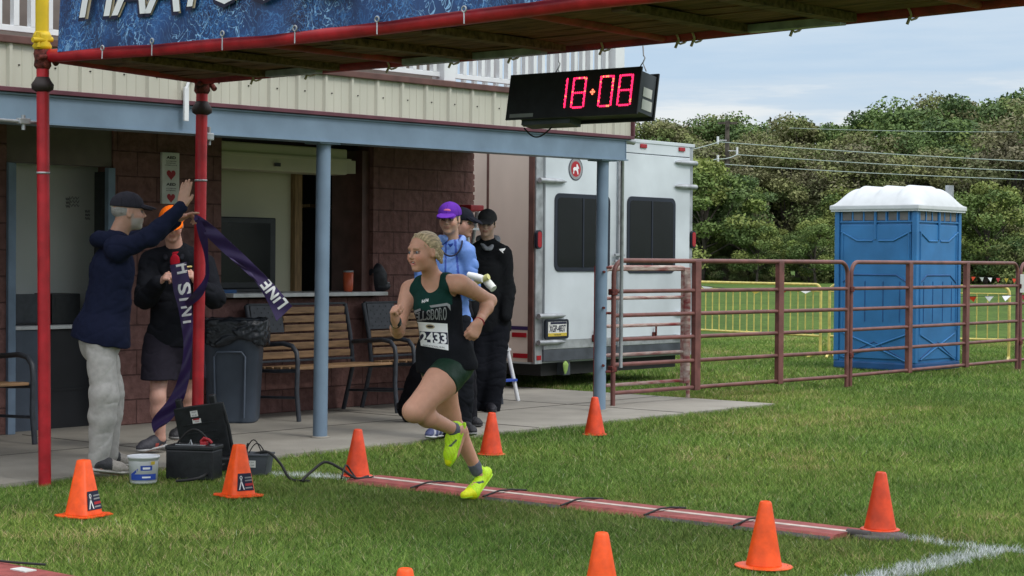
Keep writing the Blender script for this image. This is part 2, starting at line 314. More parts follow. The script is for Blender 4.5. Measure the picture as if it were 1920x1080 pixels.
# ------------------------------------------------------------------ sculpting: smooth union of rounded cones and ellipsoids, meshed by surface nets
class Sdf:
    def __init__(s): s.p = []
    def cap(s, a, b, ra, rb, k=.02, n=None, fl=1., op='u'): s.p.append(('c', np.array(a, float), np.array(b, float), ra, rb, k, n, fl, op)); return s
    def ell(s, c, r, ax=None, k=.02, op='u'): s.p.append(('e', np.array(c, float), np.array(r, float), np.array(ax if ax is not None else np.eye(3), float), 0, k, None, 1., op)); return s
    def half(s, c, n, k=.004): s.p.append(('h', np.array(c, float), nrm(n), 0, 0, k, None, 1., 'h')); return s
    def mesh(s, h=.006, disp=None):
        lo = np.full(3, 1e9); hi = -lo
        for q in s.p:
            if q[8] != 'u': continue
            r = max(q[3], q[4]) if q[0] == 'c' else q[2].max(); pts = (q[1], q[2]) if q[0] == 'c' else (q[1],)
            for c in pts: lo = np.minimum(lo, c-r); hi = np.maximum(hi, c+r)
        lo -= .04; hi += .04; n = np.ceil((hi-lo)/h).astype(int)+1
        ax = [lo[i]+h*np.arange(n[i]) for i in range(3)]; Fd = np.full(n, 1., np.float32)
        for t, a, b, ra, rb, k, nn, fl, op in s.p:
            if t == 'h':
                P0, P1, P2 = np.meshgrid(*ax, indexing='ij', sparse=True); d = (P0-a[0])*b[0]+(P1-a[1])*b[1]+(P2-a[2])*b[2]
                hh = np.maximum(k-np.abs(Fd-d), 0)/k; Fd = (np.maximum(Fd, d)+hh*hh*k*.25).astype(np.float32); continue
            r = max(ra, rb) if t == 'c' else b.max(); pad = k+3*h+.012
            l = np.minimum(a, b)-r-pad if t == 'c' else a-r-pad; u_ = np.maximum(a, b)+r+pad if t == 'c' else a+r+pad
            i0 = np.clip(((l-lo)/h).astype(int), 0, n-1); i1 = np.clip(((u_-lo)/h).astype(int)+2, 1, n)
            if (i1 <= i0).any(): continue
            sl_ = tuple(slice(i0[i], i1[i]) for i in range(3)); P = np.meshgrid(*[ax[i][sl_[i]] for i in range(3)], indexing='ij'); P = np.stack(P, -1)-a
            if t == 'c':
                ba = b-a
                if nn is not None:
                    P = P+(1/fl-1)*(P@nn)[..., None]*nn; ba = ba+(1/fl-1)*(ba@nn)*nn
                tt = np.clip(P@ba/max(ba@ba, 1e-9), 0, 1); d = np.linalg.norm(P-tt[..., None]*ba, axis=-1)-(ra+(rb-ra)*tt)
            else:
                Q = P@ra.T; k0 = np.linalg.norm(Q/b, axis=-1); k1 = np.linalg.norm(Q/b**2, axis=-1)+1e-9; d = k0*(k0-1)/k1
            cur = Fd[sl_]
            if op == 'u': hh = np.maximum(k-np.abs(cur-d), 0)/k; Fd[sl_] = np.minimum(cur, d)-hh*hh*k*.25
            else: d = -d; hh = np.maximum(k-np.abs(cur-d), 0)/k; Fd[sl_] = np.maximum(cur, d)+hh*hh*k*.25
        if disp:
            m = np.nonzero(np.abs(Fd) < .05); P = np.stack([ax[i][m[i]] for i in range(3)], -1); Fd[m] += disp(P).astype(np.float32)
        S0 = Fd < 0; C = [(i, j, k_) for i in (0, 1) for j in (0, 1) for k_ in (0, 1)]
        cnt = sum(S0[c[0]:n[0]-1+c[0], c[1]:n[1]-1+c[1], c[2]:n[2]-1+c[2]].astype(np.int8) for c in C)
        I = np.nonzero((cnt > 0) & (cnt < 8)); I = np.stack(I, -1); idx = np.full(n-1, -1, np.int32); idx[tuple(I.T)] = np.arange(len(I))
        val = {c: Fd[I[:, 0]+c[0], I[:, 1]+c[1], I[:, 2]+c[2]] for c in C}; acc = np.zeros((len(I), 3)); w_ = np.zeros(len(I))
        for c in C:
            for a_ in range(3):
                if c[a_] == 0:
                    e = list(c); e[a_] = 1; e = tuple(e); v0, v1 = val[c], val[e]; mk = (v0 < 0) != (v1 < 0)
                    t_ = np.where(mk, v0/np.where(mk, v0-v1, 1), 0); p = np.tile(np.array(c, float), (len(I), 1)); p[:, a_] = t_; acc += p*mk[:, None]; w_ += mk
        V_ = lo+h*(I+acc/w_[:, None]); quads = []
        for a_ in range(3):
            b_, c_ = (a_+1) % 3, (a_+2) % 3; sA = [slice(0, n[i]) for i in range(3)]; sB = list(sA); sA[a_] = slice(0, n[a_]-1); sB[a_] = slice(1, n[a_])
            fl0 = S0[tuple(sA)]; fl1 = S0[tuple(sB)]; E_ = np.stack(np.nonzero(fl0 != fl1), -1)
            ok = (E_[:, b_] > 0) & (E_[:, c_] > 0) & (E_[:, b_] < n[b_]-1) & (E_[:, c_] < n[c_]-1); E_ = E_[ok]
            def cell(db, dc): q = E_.copy(); q[:, b_] -= db; q[:, c_] -= dc; return idx[tuple(q.T)]
            Q = np.stack([cell(1, 1), cell(0, 1), cell(0, 0), cell(1, 0)], -1); inside = fl0[tuple(E_.T)]; Q[~inside] = Q[~inside][:, ::-1]
            quads.append(Q)
        Qd = np.concatenate(quads); Qd = Qd[(Qd >= 0).all(1)]
        return V_, Qd
def np_obj(name, V_, Q, m, parent=None, col=None, loc=None, smooth=True, **pr):
    me = bpy.data.meshes.new(name); inv = MW[parent].inverted() if parent is not None else (Matrix.Translation(Vector(tuple(loc))).inverted() if loc is not None else Matrix())
    T = np.array(inv); v = np.asarray(V_) @ T[:3, :3].T+T[:3, 3]; k = Q.shape[1]
    me.vertices.add(len(v)); me.vertices.foreach_set('co', v.astype(np.float32).ravel()); me.loops.add(Q.size); me.loops.foreach_set('vertex_index', Q.astype(np.int32).ravel())
    me.polygons.add(len(Q)); me.polygons.foreach_set('loop_start', np.arange(0, Q.size, k, dtype=np.int32)); me.update(calc_edges=True); me.validate()
    me.polygons.foreach_set('use_smooth', np.full(len(me.polygons), smooth))
    if col is not None:
        ca = me.color_attributes.new('Col', 'FLOAT_COLOR', 'POINT'); c4 = np.ones((len(v), 4), np.float32); c4[:, :3] = col; ca.data.foreach_set('color', c4.ravel())
    me.materials.append(X[m]); o = bpy.data.objects.new(name, me); COL.objects.link(o)
    if parent is not None: o.parent = parent; MW[o] = MW[parent]
    elif loc is not None: o.location = tuple(loc); MW[o] = inv.inverted()
    else: MW[o] = Matrix()
    return props(o, **pr)
def sculpt(name, sd_, m, parent, col, h=.006, disp=None, bvh=False, **pr):
    V_, Q = sd_.mesh(h, disp); c = col(V_) if callable(col) else np.tile(np.array(col, float), (len(V_), 1))
    o = np_obj(name, V_, Q, m, parent, c, **pr)
    if bvh: return o, BVHTree.FromPolygons([tuple(p) for p in V_], Q.tolist())
    return o
def wrinkle(amp, sc=22., seed=0, stretch=(1, 1, 1)):
    r = np.random.default_rng(seed); D_ = [nrm(r.normal(size=3))*np.array(stretch) for _ in range(7)]; ph = r.uniform(0, 6.3, 7)
    def f(P):
        q = P*sc; q = q+.9*np.sin(q[:, [1, 2, 0]]*.7+ph[0]); a = sum(np.sin(q@D_[i]*(1+.35*i)+ph[i])/(1+.4*i) for i in range(7)); a = a*.5; return amp*(a*.7+1.1*np.clip(1-np.abs(a)*1.8, 0, 1)**2-.35) if amp > .003 else amp*a
    return f
def subdiv2d(vs, fs, n):
    vs = [tuple(v[:2]) for v in vs]; t = []
    for f in fs: t += [(f[0], f[i], f[i+1]) for i in range(1, len(f)-1)]
    for _ in range(n):
        e = {}; t2 = []
        def mid(a, b):
            k = (min(a, b), max(a, b))
            if k not in e: e[k] = len(vs); vs.append(((vs[a][0]+vs[b][0])/2, (vs[a][1]+vs[b][1])/2))
            return e[k]
        for a, b, c in t:
            ab, bc, ca = mid(a, b), mid(b, c), mid(c, a); t2 += [(a, ab, ca), (b, bc, ab), (c, ca, bc), (ab, bc, ca)]
        t = t2
    return vs, [list(q) for q in t]
def decal(name, m, parent, bvh, polys2d, off=.003, sub=2, **pr):
    """lay flat shapes, given where they appear in the survey, onto a garment: each vertex goes to the surface it belongs to"""
    mb = MB(); c = Vector(tuple(CP))
    for vs, fs in polys2d:
        if sub: vs, fs = subdiv2d(vs, fs, sub)
        o3 = []; last = None
        for x, y in vs:
            d = Vector(tuple(ray(x, y))).normalized(); hit = bvh.ray_cast(c, d)
            if hit[0] is None: o3.append(None); continue
            o3.append(hit[0]-d*off)
        ks = [i for i, q in enumerate(o3) if q is not None]
        if not ks: continue
        mp_ = {k_: i for i, k_ in enumerate(ks)}
        mb.add([o3[k_] for k_ in ks], [[mp_[i] for i in f] for f in fs if all(i in mp_ for i in f)])
    o = mb.build(name, m, parent, **pr); DB[o] = BVHTree.FromPolygons(mb.v, mb.f); return o
DB = {}
def quad2d(p, n=10, m=8):
    """subdivided quad from four survey corners TL TR BR BL"""
    vs = []; p = [np.array(q, float) for q in p]
    for j in range(m+1):
        for i in range(n+1):
            s_, t_ = i/n, j/m; q = (p[0]*(1-s_)+p[1]*s_)*(1-t_)+(p[3]*(1-s_)+p[2]*s_)*t_; vs.append(tuple(q))
    return vs, [[j*(n+1)+i, (j+1)*(n+1)+i, (j+1)*(n+1)+i+1, j*(n+1)+i+1] for j in range(m) for i in range(n)]
def text_px(body, c, right, up, **k):
    vs, fs = text2d(body, **k); c = np.array(c, float); r = np.array(right, float); u = np.array(up, float)
    return [tuple(c+r*v[0]+u*v[1]) for v in vs], fs
def poly_px(pts): return [tuple(p) for p in pts], [list(range(len(pts)))]
# ================================================================== GROUND AND SLAB
WALL, COLW, EDGE = 12.2, 10.31, 9.6
gb = MB(); gb.add([(-400, -60, -.026), (400, -60, -.026), (400, 700, -.026), (-400, 700, -.026)], [[0, 1, 2, 3]]); gb.build('ground', 'turf', kind='structure')
sb = MB(FR); sb.box((2, EDGE, -.1), (15.55, 17.5, 0)); slab = sb.build('concrete_pavement', 'concrete', kind='structure')
jb = MB(FR)
for u in (8.6, 11.9, 14.0): jb.box((u, EDGE+.02, .0), (u+.012, 12.1, .003))
jb.box((2, 10.95, .0), (15.5, 10.962, .003)); jb.build('pavement_joint', 'joint', slab)
# ================================================================== PAVILION
def slope(mb):
    mb.v = [(x, y, z+.0085*(x-10.3)) for x, y, z in mb.v]; return mb
pav = thing('pavilion', 'pavilion with red block walls, blue-grey beam on round columns and white railed deck above', 'building', fw(10, 12.2), TH)
uA, uB = RW(12, 400, WALL)[0], RW(212, 400, WALL)[0]; uC, uD = RW(415, 400, WALL)[0], RW(700, 400, WALL)[0]; uE = RW(887, 400, WALL)[0]
zL = 1.075
wb = MB(FR)
wb.box((2, WALL, 0), (uA, WALL+.2, 2.45)); wb.box((uB, WALL, 0), (uC, WALL+.2, 2.45)); wb.box((uC, WALL, 0), (uD, WALL+.2, zL-.05)); wb.box((uD, WALL, 0), (uE, WALL+.2, 2.5))
wb.box((uE-.2, WALL+.2, 0), (uE, 17, 2.5)); wb.build('block_wall', 'block', pav)
wb = MB(FR)                                # rough broken corner of the split face blocks
for k in range(12):
    z = k*.205
    for j in range(3): wb.box((uE-.001, WALL+.001, z+.01+j*.062), (uE+.012+.028*random.random(), WALL+.19, z+.065+j*.062), bev=.01)
wb.build('rough_corner', 'block', pav)
wb = MB(FR)
for k in range(13):
    for j in range(2):
        uu = uD+.02+random.random()*.0; 
wl = MB(FR); wl.box((uA, WALL+.02, 2.12), (uB, WALL+.18, 2.45)); wl.build('lintel', 'grey_wall', pav)
rb = MB(FR)                                # inside of the rooms
rb.box((uA-1.2, 12.78, 0), (uB+.6, 12.88, 2.45)); rb.box((uB+.5, WALL+.2, 0), (uB+.6, 12.779, 2.45)); rb.box((uA-1.2, WALL+.2, 0), (uA-1.1, 12.779, 2.45))
rb.build('room_wall', 'room', pav)
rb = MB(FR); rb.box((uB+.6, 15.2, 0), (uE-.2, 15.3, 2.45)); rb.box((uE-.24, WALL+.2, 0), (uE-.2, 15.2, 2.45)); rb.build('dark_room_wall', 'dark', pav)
rb = MB(FR); rb.box((2, COLW+.12, 2.462), (uE+.001, 17.2, 2.50)); slope(rb).build('soffit', 'soffit', pav)
# serving window
sv = MB(FR); a_ = RW(545, 400, WALL+.5)[0]; sv.box((uB+.62, WALL+.5, zL-.2), (a_, WALL+.54, 2.2)); sv.build('partition_panel', 'cream_panel', pav)
sv = MB(FR); sv.box((a_, WALL+.44, 0), (a_+.09, WALL+.56, 2.2)); sv.build('timber_post', 'timber', pav)
sv = MB(FR); hb = RW(420, 315, WALL)[2]; sv.box((uC+.01, WALL+.03, hb), (uD-.32, WALL+.32, 2.40), bev=.015); sv.box((uC+.01, WALL+.015, hb+.12), (uD-.28, WALL+.03, 2.31), bev=.004)
sv.box((uD-.28, WALL+.08, hb+.02), (uD-.16, WALL+.32, 2.30)); sh_ = sv.build('shutter_housing', 'cream_panel', pav)
sv = MB(FR); q = RW(522, 308, WALL+.015); sv.box((q[0]-.05, WALL+.005, q[2]-.02), (q[0]+.02, WALL+.014, q[2]+.012)); sv.build('maker_label', 'black_print', sh_)
sv = MB(FR); sv.box((uD-.1, WALL+.05, zL), (uD-.001, WALL+.45, 2.4)); sv.build('opening_jamb', 'brown_trim', pav)
u0 = RW(432, 545, WALL-.1)[0]; sv = MB(FR); sv.box((u0, WALL-.14, zL-.035), (RW(728, 541, WALL-.14)[0], WALL+.5, zL), bev=.006); sv.build('serving_ledge', 'ledge', pav)
sv = MB(FR); sv.box((uC+.02, WALL-.001, zL-.05), (u0-.002, WALL+.5, zL-.036)); sv.build('counter_top', 'black_plastic', pav)
# door frames of the left room
for a0 in (uA, uB-.07):
    sv = MB(FR); sv.box((a0, WALL-.03, 0), (a0+.07, WALL+.02, 2.11), bev=.005); sv.build('door_frame', 'blue_metal', pav)
sv = MB(FR); sv.box((uB-.035, WALL+.021, .01), (uB-.002, WALL+.2, 2.08)); sv.build('dark_reveal', 'black_plastic', pav)  # doorway reveal, added as a near-black strip; no door leaf here
# beam, columns
bb = MB(FR); zb0, zb1 = 2.282, 2.478
bb.box((2, COLW-.085, zb0+.012), (13.9, COLW-.075, zb1-.012)); bb.box((2, COLW-.10, zb1-.012), (13.93, COLW+.10, zb1)); bb.box((2, COLW-.10, zb0), (13.93, COLW+.10, zb0+.012)); bb.box((13.9, COLW-.09, zb0+.0125), (13.91, COLW+.09, zb1-.0125))
slope(bb).build('steel_beam', 'steel_blue', pav)
for i, (x, y, xt) in enumerate([(600, 822, 607), (1124, 768, 1131), (-520, 880, -515)]):
    g_ = RW(x, y, COLW) if i < 2 else np.array([6.2-1.1, COLW, 0]); u = g_[0]; zt = zb0+.0085*(u-10.3)
    cb = MB(FR); cb.tube([(u, COLW, 0), (u+(.02 if i < 2 else 0), COLW, zt-.012)], .056, 24); c_ = cb.build('column', 'steel_blue', pav)
    cb = MB(FR); cb.box((u-.10, COLW-.085, zt-.012), (u+.12, COLW+.085, zt-.001)); cb.build('cap_plate', 'steel_blue', c_)
    cb = MB(FR); cb.lathe((u, COLW, 0), [(.075, .001), (.075, .006), (.058, .012)], 20); cb.build('base_ring', 'concrete', c_)
    if i == 1:
        cb = MB(FR)
        for z, a in ((1.28, -1), (1.32, 1), (.95, -1), (.9, 1), (.42, -1), (.36, 1)): cb.tube([(u+a*.02, COLW-.05, z), (u+a*.055, COLW-.085, z)], .012, 8)
        cb.build('gate_bolt', 'rust', c_)
# cream siding with ribs
zs0, zs1 = 2.51, 2.795; us, zz = [], []
prof = []; u = 2.0; step = .285
while u < 13.96:
    for du, dw in ((0, 0), (.014, -.022), (.036, -.022), (.05, 0), (.12, 0), (.124, -.004), (.130, -.004), (.134, 0), (.20, 0), (.204, -.004), (.210, -.004), (.214, 0)):
        if u+du < 13.97: prof.append((u+du, COLW-.09+dw))
    u += step
prof.append((13.975, COLW-.09)); prof.append((13.975, 17))
sd2 = MB(FR); vs = [(a, b, zs0) for a, b in prof]+[(a, b, zs1) for a, b in prof]; k = len(prof)
sd2.add(vs, [[i, i+1, k+i+1, k+i] for i in range(k-1)]); sid = slope(sd2).build('cream_ribbed_siding', 'siding', pav)
sc = MB(FR); u = 2.1
while u < 13.9: sc.lathe((u, COLW-.092, 2.66), [(0.007, -.004), (.007, .004)], 6); u += step
slope(sc).build('siding_screws', 'dark_clamp', sid, kind='stuff')
tr = MB(FR); tr.box((2, COLW-.125, 2.482), (13.99, COLW-.0, 2.512), bev=.004); tr.box((13.975, COLW-.125, 2.513), (13.998, COLW-.07, 2.86)); slope(tr).build('lower_trim', 'maroon', pav)
tr = MB(FR); tr.box((2, COLW-.13, 2.795), (13.99, COLW+.1, 2.845), bev=.006); slope(tr).build('upper_trim', 'brown_trim', pav)
tr = MB(FR); tr.box((2, COLW+.11, 2.80), (13.97, 17, 2.84)); slope(tr).build('deck_floor', 'wood_old', pav)
tr = MB(FR); tr.box((2, 12.35, 2.85), (13.75, 12.45, 5.2)); slope(tr).build('upper_storey_wall', 'grey_wall', pav)
tr = MB(FR); q = RW(1152, 268, COLW-.1); tr.tube([(13.96, COLW-.02, 2.51), (13.96, COLW-.02, 2.44), (14.0, COLW+.02, 2.38), (14.0, COLW+.02, .35)], .018, 10); tr.tube([(13.9, COLW-.06, 2.47), (14.06, COLW-.06, 2.465)], .03, 10); slope(tr).build('downpipe', 'galv', pav)
# railing
upost = RW(832, 150, COLW)[0]
def rail_panel(u0_, u1_, n):
    rl = MB(FR); rl.box((u0_, COLW-.02, 2.885), (u1_, COLW+.02, 2.925), bev=.004); rl.box((u0_, COLW-.03, 3.80), (u1_, COLW+.03, 3.85), bev=.004)
    r_ = slope(rl).build('railing_panel', 'white', pav)
    for i in range(n):
        uu = u0_+(i+.5)*(u1_-u0_)/n; b_ = MB(FR); b_.box((uu-.021, COLW-.021, 2.925), (uu+.021, COLW+.021, 3.80)); slope(b_).build('baluster', 'white', r_)
rail_panel(6.0, upost-2.55, 22); rail_panel(upost-2.4, upost-.07, 19); rail_panel(upost+.07, 13.75, 19)
for u in (upost-2.475, upost, 13.83):
    p_ = MB(FR); p_.box((u-.07, COLW-.07, 2.85), (u+.07, COLW+.07, 3.95), bev=.008); slope(p_).build('railing_post', 'white', pav)
p_ = MB(FR); p_.box((13.80, COLW+.08, 2.885), (13.84, 14, 2.925)); p_.box((13.79, COLW+.08, 3.80), (13.85, 14, 3.85))
for i in range(26): p_.box((13.80, COLW+.15+i*.14, 2.93), (13.84, COLW+.19+i*.14, 3.80))
slope(p_).build('side_railing', 'white', pav)
# white bracket hanging on the siding
q = RW(347, 190, COLW-.13); hk = MB(FR); hk.box((q[0]-.02, q[1]-.02, q[2]-.14), (q[0]+.02, q[1]+.0, q[2]+.10), bev=.004); hk.tube([(q[0], q[1]-.01, q[2]+.08), (q[0]+.03, q[1]-.01, q[2]+.16), (q[0]+.10, q[1]-.01, q[2]+.20)], .012, 8)
hk.build('wall_bracket', 'white', loc=fw(q[0], q[1], q[2]), rot=TH, label='small white metal bracket hanging on the cream siding beside the red post', cat='bracket')
# AED sign
a0, a1 = RW(300, 285, WALL), RW(332, 383, WALL); sg = thing('wall_sign', 'narrow white wall sign lettered with red hearts on the block pier', 'sign', fw((a0[0]+a1[0])/2, WALL, a1[2]), TH)
sm_ = MB(FR); sm_.box((a0[0], WALL-.03, a1[2]), (a1[0], WALL-.001, a0[2]), bev=.006); sm_.build('board', 'paper', sg)
tm = MB(FR); cu, hz = (a0[0]+a1[0])/2, a0[2]-a1[2]; uw = a1[0]-a0[0]
for t_, zf, wf, hf, bd in (('AED', .90, .55, .055, .04), ('AUTOMATED', .83, .6, .018, .02), ('EXTERNAL', .79, .55, .018, .02), ('DEFIBRILLATOR', .75, .7, .018, .02), ('AED', .38, .55, .055, .04), ('AUTOMATED', .30, .6, .018, .02), ('EXTERNAL', .26, .55, .018, .02)):
    put_text(tm, t_, (cu, WALL-.031, a1[2]+hz*zf), (1, 0, 0), (0, 0, 1), uw*wf, hz*hf, bold=bd)
tm.build('lettering', 'black_print', sg)
for zf, sc_ in ((.57, 1.), (.12, .9)):
    pts = []; hm = MB(FR)
    for i in range(28):
        t_ = 2*math.pi*i/28; pts.append((cu+16*math.sin(t_)**3/34*uw*.55*sc_, WALL-.033, a1[2]+hz*zf+(13*math.cos(t_)-5*math.cos(2*t_)-2*math.cos(3*t_)-math.cos(4*t_))/34*uw*.55*sc_))
    hm.add(pts, [list(range(28))]); hm.build('heart', 'red_print', sg)
# ================================================================== FINISH GANTRY
uF, wP = GF(84, 905)[0], GF(84, 905)[1]; uB2 = RW(369, 873, wP)[0]
fp = [RU(x, y, uF) for x, y in ((100, 104), (300, 91), (500, 75), (640, 60), (860, 33), (1090, 3))]; bp_ = [RU(x, y, uB2) for x, y in ((385, 146), (640, 122), (960, 95), (1280, 64), (1900, -3))]
def ext(L_):
    L_ = [np.array(p) for p in L_]; L_[0][1] = wP; d = (L_[-1]-L_[-2])/(L_[-2][1]-L_[-1][1]); L_.append(L_[-1]+d*(L_[-1][1]-2.6)); return L_
fp, bp_ = ext(fp), ext(bp_)
for L_ in (fp, bp_): L_[-1][2] = L_[-2][2]
def zf(w_): return float(np.interp(-w_, [-p[1] for p in fp], [p[2] for p in fp]))
def zbk(w_): return float(np.interp(-w_, [-p[1] for p in bp_], [p[2] for p in bp_]))
gan = thing('finish_gantry', 'red steel pipe gantry with plank roof spanning the finish line', 'gantry', fw(uF, wP), TH)
def pole(u, w0, top, zt_):
    m_ = MB(FR); m_.tube([(u, w0, -.03), (top[0], top[1], zt_)], .0385, 20); p = m_.build('pole', 'red', gan)
    t = np.array([top[0], top[1]]); m_ = MB(FR); m_.lathe((t[0], t[1], zt_-.22), [(.04, 0), (.065, .015), (.068, .045), (.05, .07), (.04, .09)], 16); m_.build('collar', 'dark_clamp', p)
    m_ = MB(FR); m_.lathe((t[0], t[1], zt_-.08), [(.042, 0), (.055, .02), (.05, .06), (.058, .09), (.045, .14)], 10); m_.tube([(t[0]-.07, t[1]-.05, zt_-.02), (t[0]+.07, t[1]-.05, zt_+.01)], .016, 8); m_.tube([(t[0]+.05, t[1]-.07, zt_-.05), (t[0]+.05, t[1]+.04, zt_+.05)], .018, 8); m_.build('pipe_clamp', 'rust', p)
    z2 = zt_-.72 if u < 7.5 else zt_-.66; f_ = (z2)/zt_; cx, cy = u+(t[0]-u)*f_, w0+(t[1]-w0)*f_
    m_ = MB(FR); m_.lathe((cx, cy, z2), [(.040, 0), (.043, 0), (.043, .012), (.040, .012)], 16); m_.build('strap_band', 'galv', p)
    return p
t1 = RW(80, 120, wP); t2 = RW(379, 152, wP)
p1 = pole(uF, wP, t1, zf(wP)); p2 = pole(uB2, wP, t2, zbk(wP)-.02); pole(uF, 2.6, (uF, 2.6), fp[-1][2]); pole(uB2, 2.6, (uB2, 2.6), bp_[-1][2])
# scaffold swivel clamps on the poles
for (x, y, pp, uu) in ((20, 225, p1, uF), (392, 255, p2, uB2)):
    q = RW(x, y, wP); m_ = MB(FR)
    if pp is p1:
        m_.tube([(q[0]-.5, wP+.05, q[2]), (uF-.02, wP+.05, q[2]+.0)], .010, 8); m_.tube([(uF-.13, wP+.05, q[2]-.05), (uF-.13, wP+.05, q[2]+.04)], .012, 8); m_.box((uF-.17, wP+.03, q[2]-.015), (uF-.09, wP+.07, q[2]+.02), bev=.005); m_.tube([(q[0]-.18, wP+.05, q[2]-.06), (q[0]-.18, wP+.05, q[2])], .01, 8)
    else: m_.box((q[0]-.04, wP-.03, q[2]-.03), (q[0]+.02, wP+.03, q[2]+.02), bev=.008); m_.tube([(q[0], wP, q[2]-.06), (q[0], wP, q[2]+.06)], .012, 8)
    m_.build('swivel_clamp', 'galv', pp)
m_ = MB(FR); m_.tube([(p[0], p[1], p[2]) for p in fp], .041, 16); m_.build('front_pipe', 'red', gan)
m_ = MB(FR); m_.tube([(p[0], p[1], p[2]) for p in bp_], .041, 16); m_.build('rear_pipe', 'red_old', gan)
for w_ in (wP, 7.55, 5.7, 3.9):
    m_ = MB(FR); m_.tube([(uF, w_, zf(w_)+.0), (uB2, w_, zbk(w_)+.0)], .034, 12); m_.build('cross_pipe', 'red_old', gan)
for i in range(7):                              # planks of the roof, running the length of the gantry
    f0, f1 = i/7+.0008, (i+1)/7-.0008; top = []
    vs = []
    ws = np.linspace(wP-.036, 2.7, 24)
    for w_ in ws:
        for f_ in (f0, f1):
            z = zf(w_)*(1-f_)+zbk(w_)*f_-.005+.006*math.sin(i*5+w_*2); u = uF+.042+(uB2-uF-.084)*f_
            vs += [(u, w_, z), (u, w_, z+.035)]
    fs = []
    for j in range(len(ws)-1):
        a = j*4; fs += [[a, a+2, a+6, a+4], [a+1, a+5, a+7, a+3], [a, a+4, a+5, a+1], [a+2, a+3, a+7, a+6]]
    fs += [[0, 1, 3, 2]]; m_ = MB(FR); m_.add(vs, fs); m_.build('plank', 'plank', gan)
for w_ in (8.75, 8.1, 7.0, 6.35, 5.15, 4.55, 3.35):
    m_ = MB(FR); z0, z1 = zf(w_), zbk(w_)
    vs = [(u, w_+dw, z+dz) for u, z in ((uF+.05, z0), (uB2-.09, z1+.01)) for dw in (-.045, .045) for dz in (-.055, -.014)]
    m_.add(vs, [[0, 1, 3, 2], [4, 6, 7, 5], [0, 4, 5, 1], [2, 3, 7, 6], [0, 2, 6, 4], [1, 5, 7, 3]]); m_.build('joist', 'wood_old', gan)
for w_, L_ in ((8.45, .45), (6.7, .5), (4.85, .55), (7.3, .4)):
    m_ = MB(FR); z = zbk(w_); m_.box((uB2-.13, w_-L_/2, z-.05), (uB2-.07, w_+L_/2, z-.012)); m_.build('steel_angle', 'galv', gan)
for i, w_ in enumerate((8.9, 8.4, 7.7, 7.2, 6.75, 6.1, 5.6, 5.5, 4.9, 4.25)):   # rope ties round the rear pipe
    m_ = MB(FR); z = zbk(w_); m_.tube([(uB2+.05*math.cos(t), w_+.012*math.sin(3*t), z+.05*math.sin(t)) for t in np.linspace(0, 6.28, 14)], .006, 6)
    m_.tube([(uB2-.03, w_, z-.04), (uB2-.04, w_+.01, z-.075)], .008, 6); m_.build('rope_tie', 'tan_print', gan)
ty = MB(FR); y1 = RW(79, 78, wP); ty.tube([(y1[0], y1[1], y1[2]), (y1[0]-.005, y1[1], y1[2]+1.6)], .041, 16); yp = ty.build('yellow_post', 'yellow', gan)
ty = MB(FR); ty.lathe((y1[0], y1[1], y1[2]-.05), [(.05, 0), (.062, .02), (.045, .05), (.06, .08), (.045, .11)], 10); ty.tube([(y1[0]-.09, y1[1]-.03, y1[2]), (y1[0]+.05, y1[1]-.03, y1[2]+.015)], .017, 8); ty.tube([(y1[0]-.05, y1[1]-.03, y1[2]-.04), (y1[0]-.05, y1[1]-.03, y1[2]+.05)], .013, 8); ty.build('yellow_clamp', 'yellow', yp)
# banner on the front pipe
bn = thing('banner', 'long blue printed banner with white slab letters tied along the gantry edge', 'banner', fw(uF-.05, 9.3, 2.65), TH)
wl_ = RU(106, 100, uF-.05)[1]; grid = []
for i, s_ in enumerate(np.linspace(0, 1, 90)):
    w_ = wl_+(2.8-wl_)*s_; r_ = []
    for j, t_ in enumerate(np.linspace(0, 1, 14)):
        z0 = zf(w_)+.014+.008*abs(math.sin(s_*22)); z = z0+(1.15)*t_; ww_ = w_-(1-s_)**8*.07*t_
        r_.append((uF-.055+.018*math.sin(s_*40+t_*3)*(1-t_)*.6+.012*math.sin(s_*17+2), ww_, z))
    grid.append(r_)
m_ = MB(FR); m_.sheet(grid, thick=.002); m_.build('printed_vinyl', 'banner', bn)
def btext(t, x0, x1, y0, y1, h_):
    a, b = RU(x0, y0, uF-.08), RU(x1, y1, uF-.08); r = nrm(b-a); up = nrm(np.array([0, 0, 1])+.0*r); c = (a+b)/2+up*h_/2; W_ = np.linalg.norm(b-a)
    for m, bd, dx, dz, off in (('tan_print', .045, 0, 0, .0), ('navy', .02, -.012, -.014, .004), ('white_print', .012, .004, .006, .008)):
        mb_ = MB(FR); put_text(mb_, t, c+r*dx+up*dz, r, up, W_*(1+bd*.3), h_*(1+bd*.6), off=off, bold=bd, shear=.3); mb_.build('banner_lettering', m, bn)
btext('PIAA', 150, 338, 35, 23, .34); btext('FOOTBALL', 352, 820, 16, -28, .34)
for i, (x, y) in enumerate(((192, 90), (285, 77), (417, 63), (553, 53), (707, 36), (870, 17))):
    q = RU(x, y, uF-.075); m_ = MB(FR); m_.tube([(q[0]+.013*math.cos(t)*0, q[1]+.014*math.cos(t), q[2]+.014*math.sin(t)) for t in np.linspace(0, 6.28, 12)], .005, 6); m_.tube([(q[0], q[1], q[2]-.012), (q[0]-.01, q[1]-.01, zf(q[1])-.05)], .004, 5); m_.build('grommet', 'galv', bn)
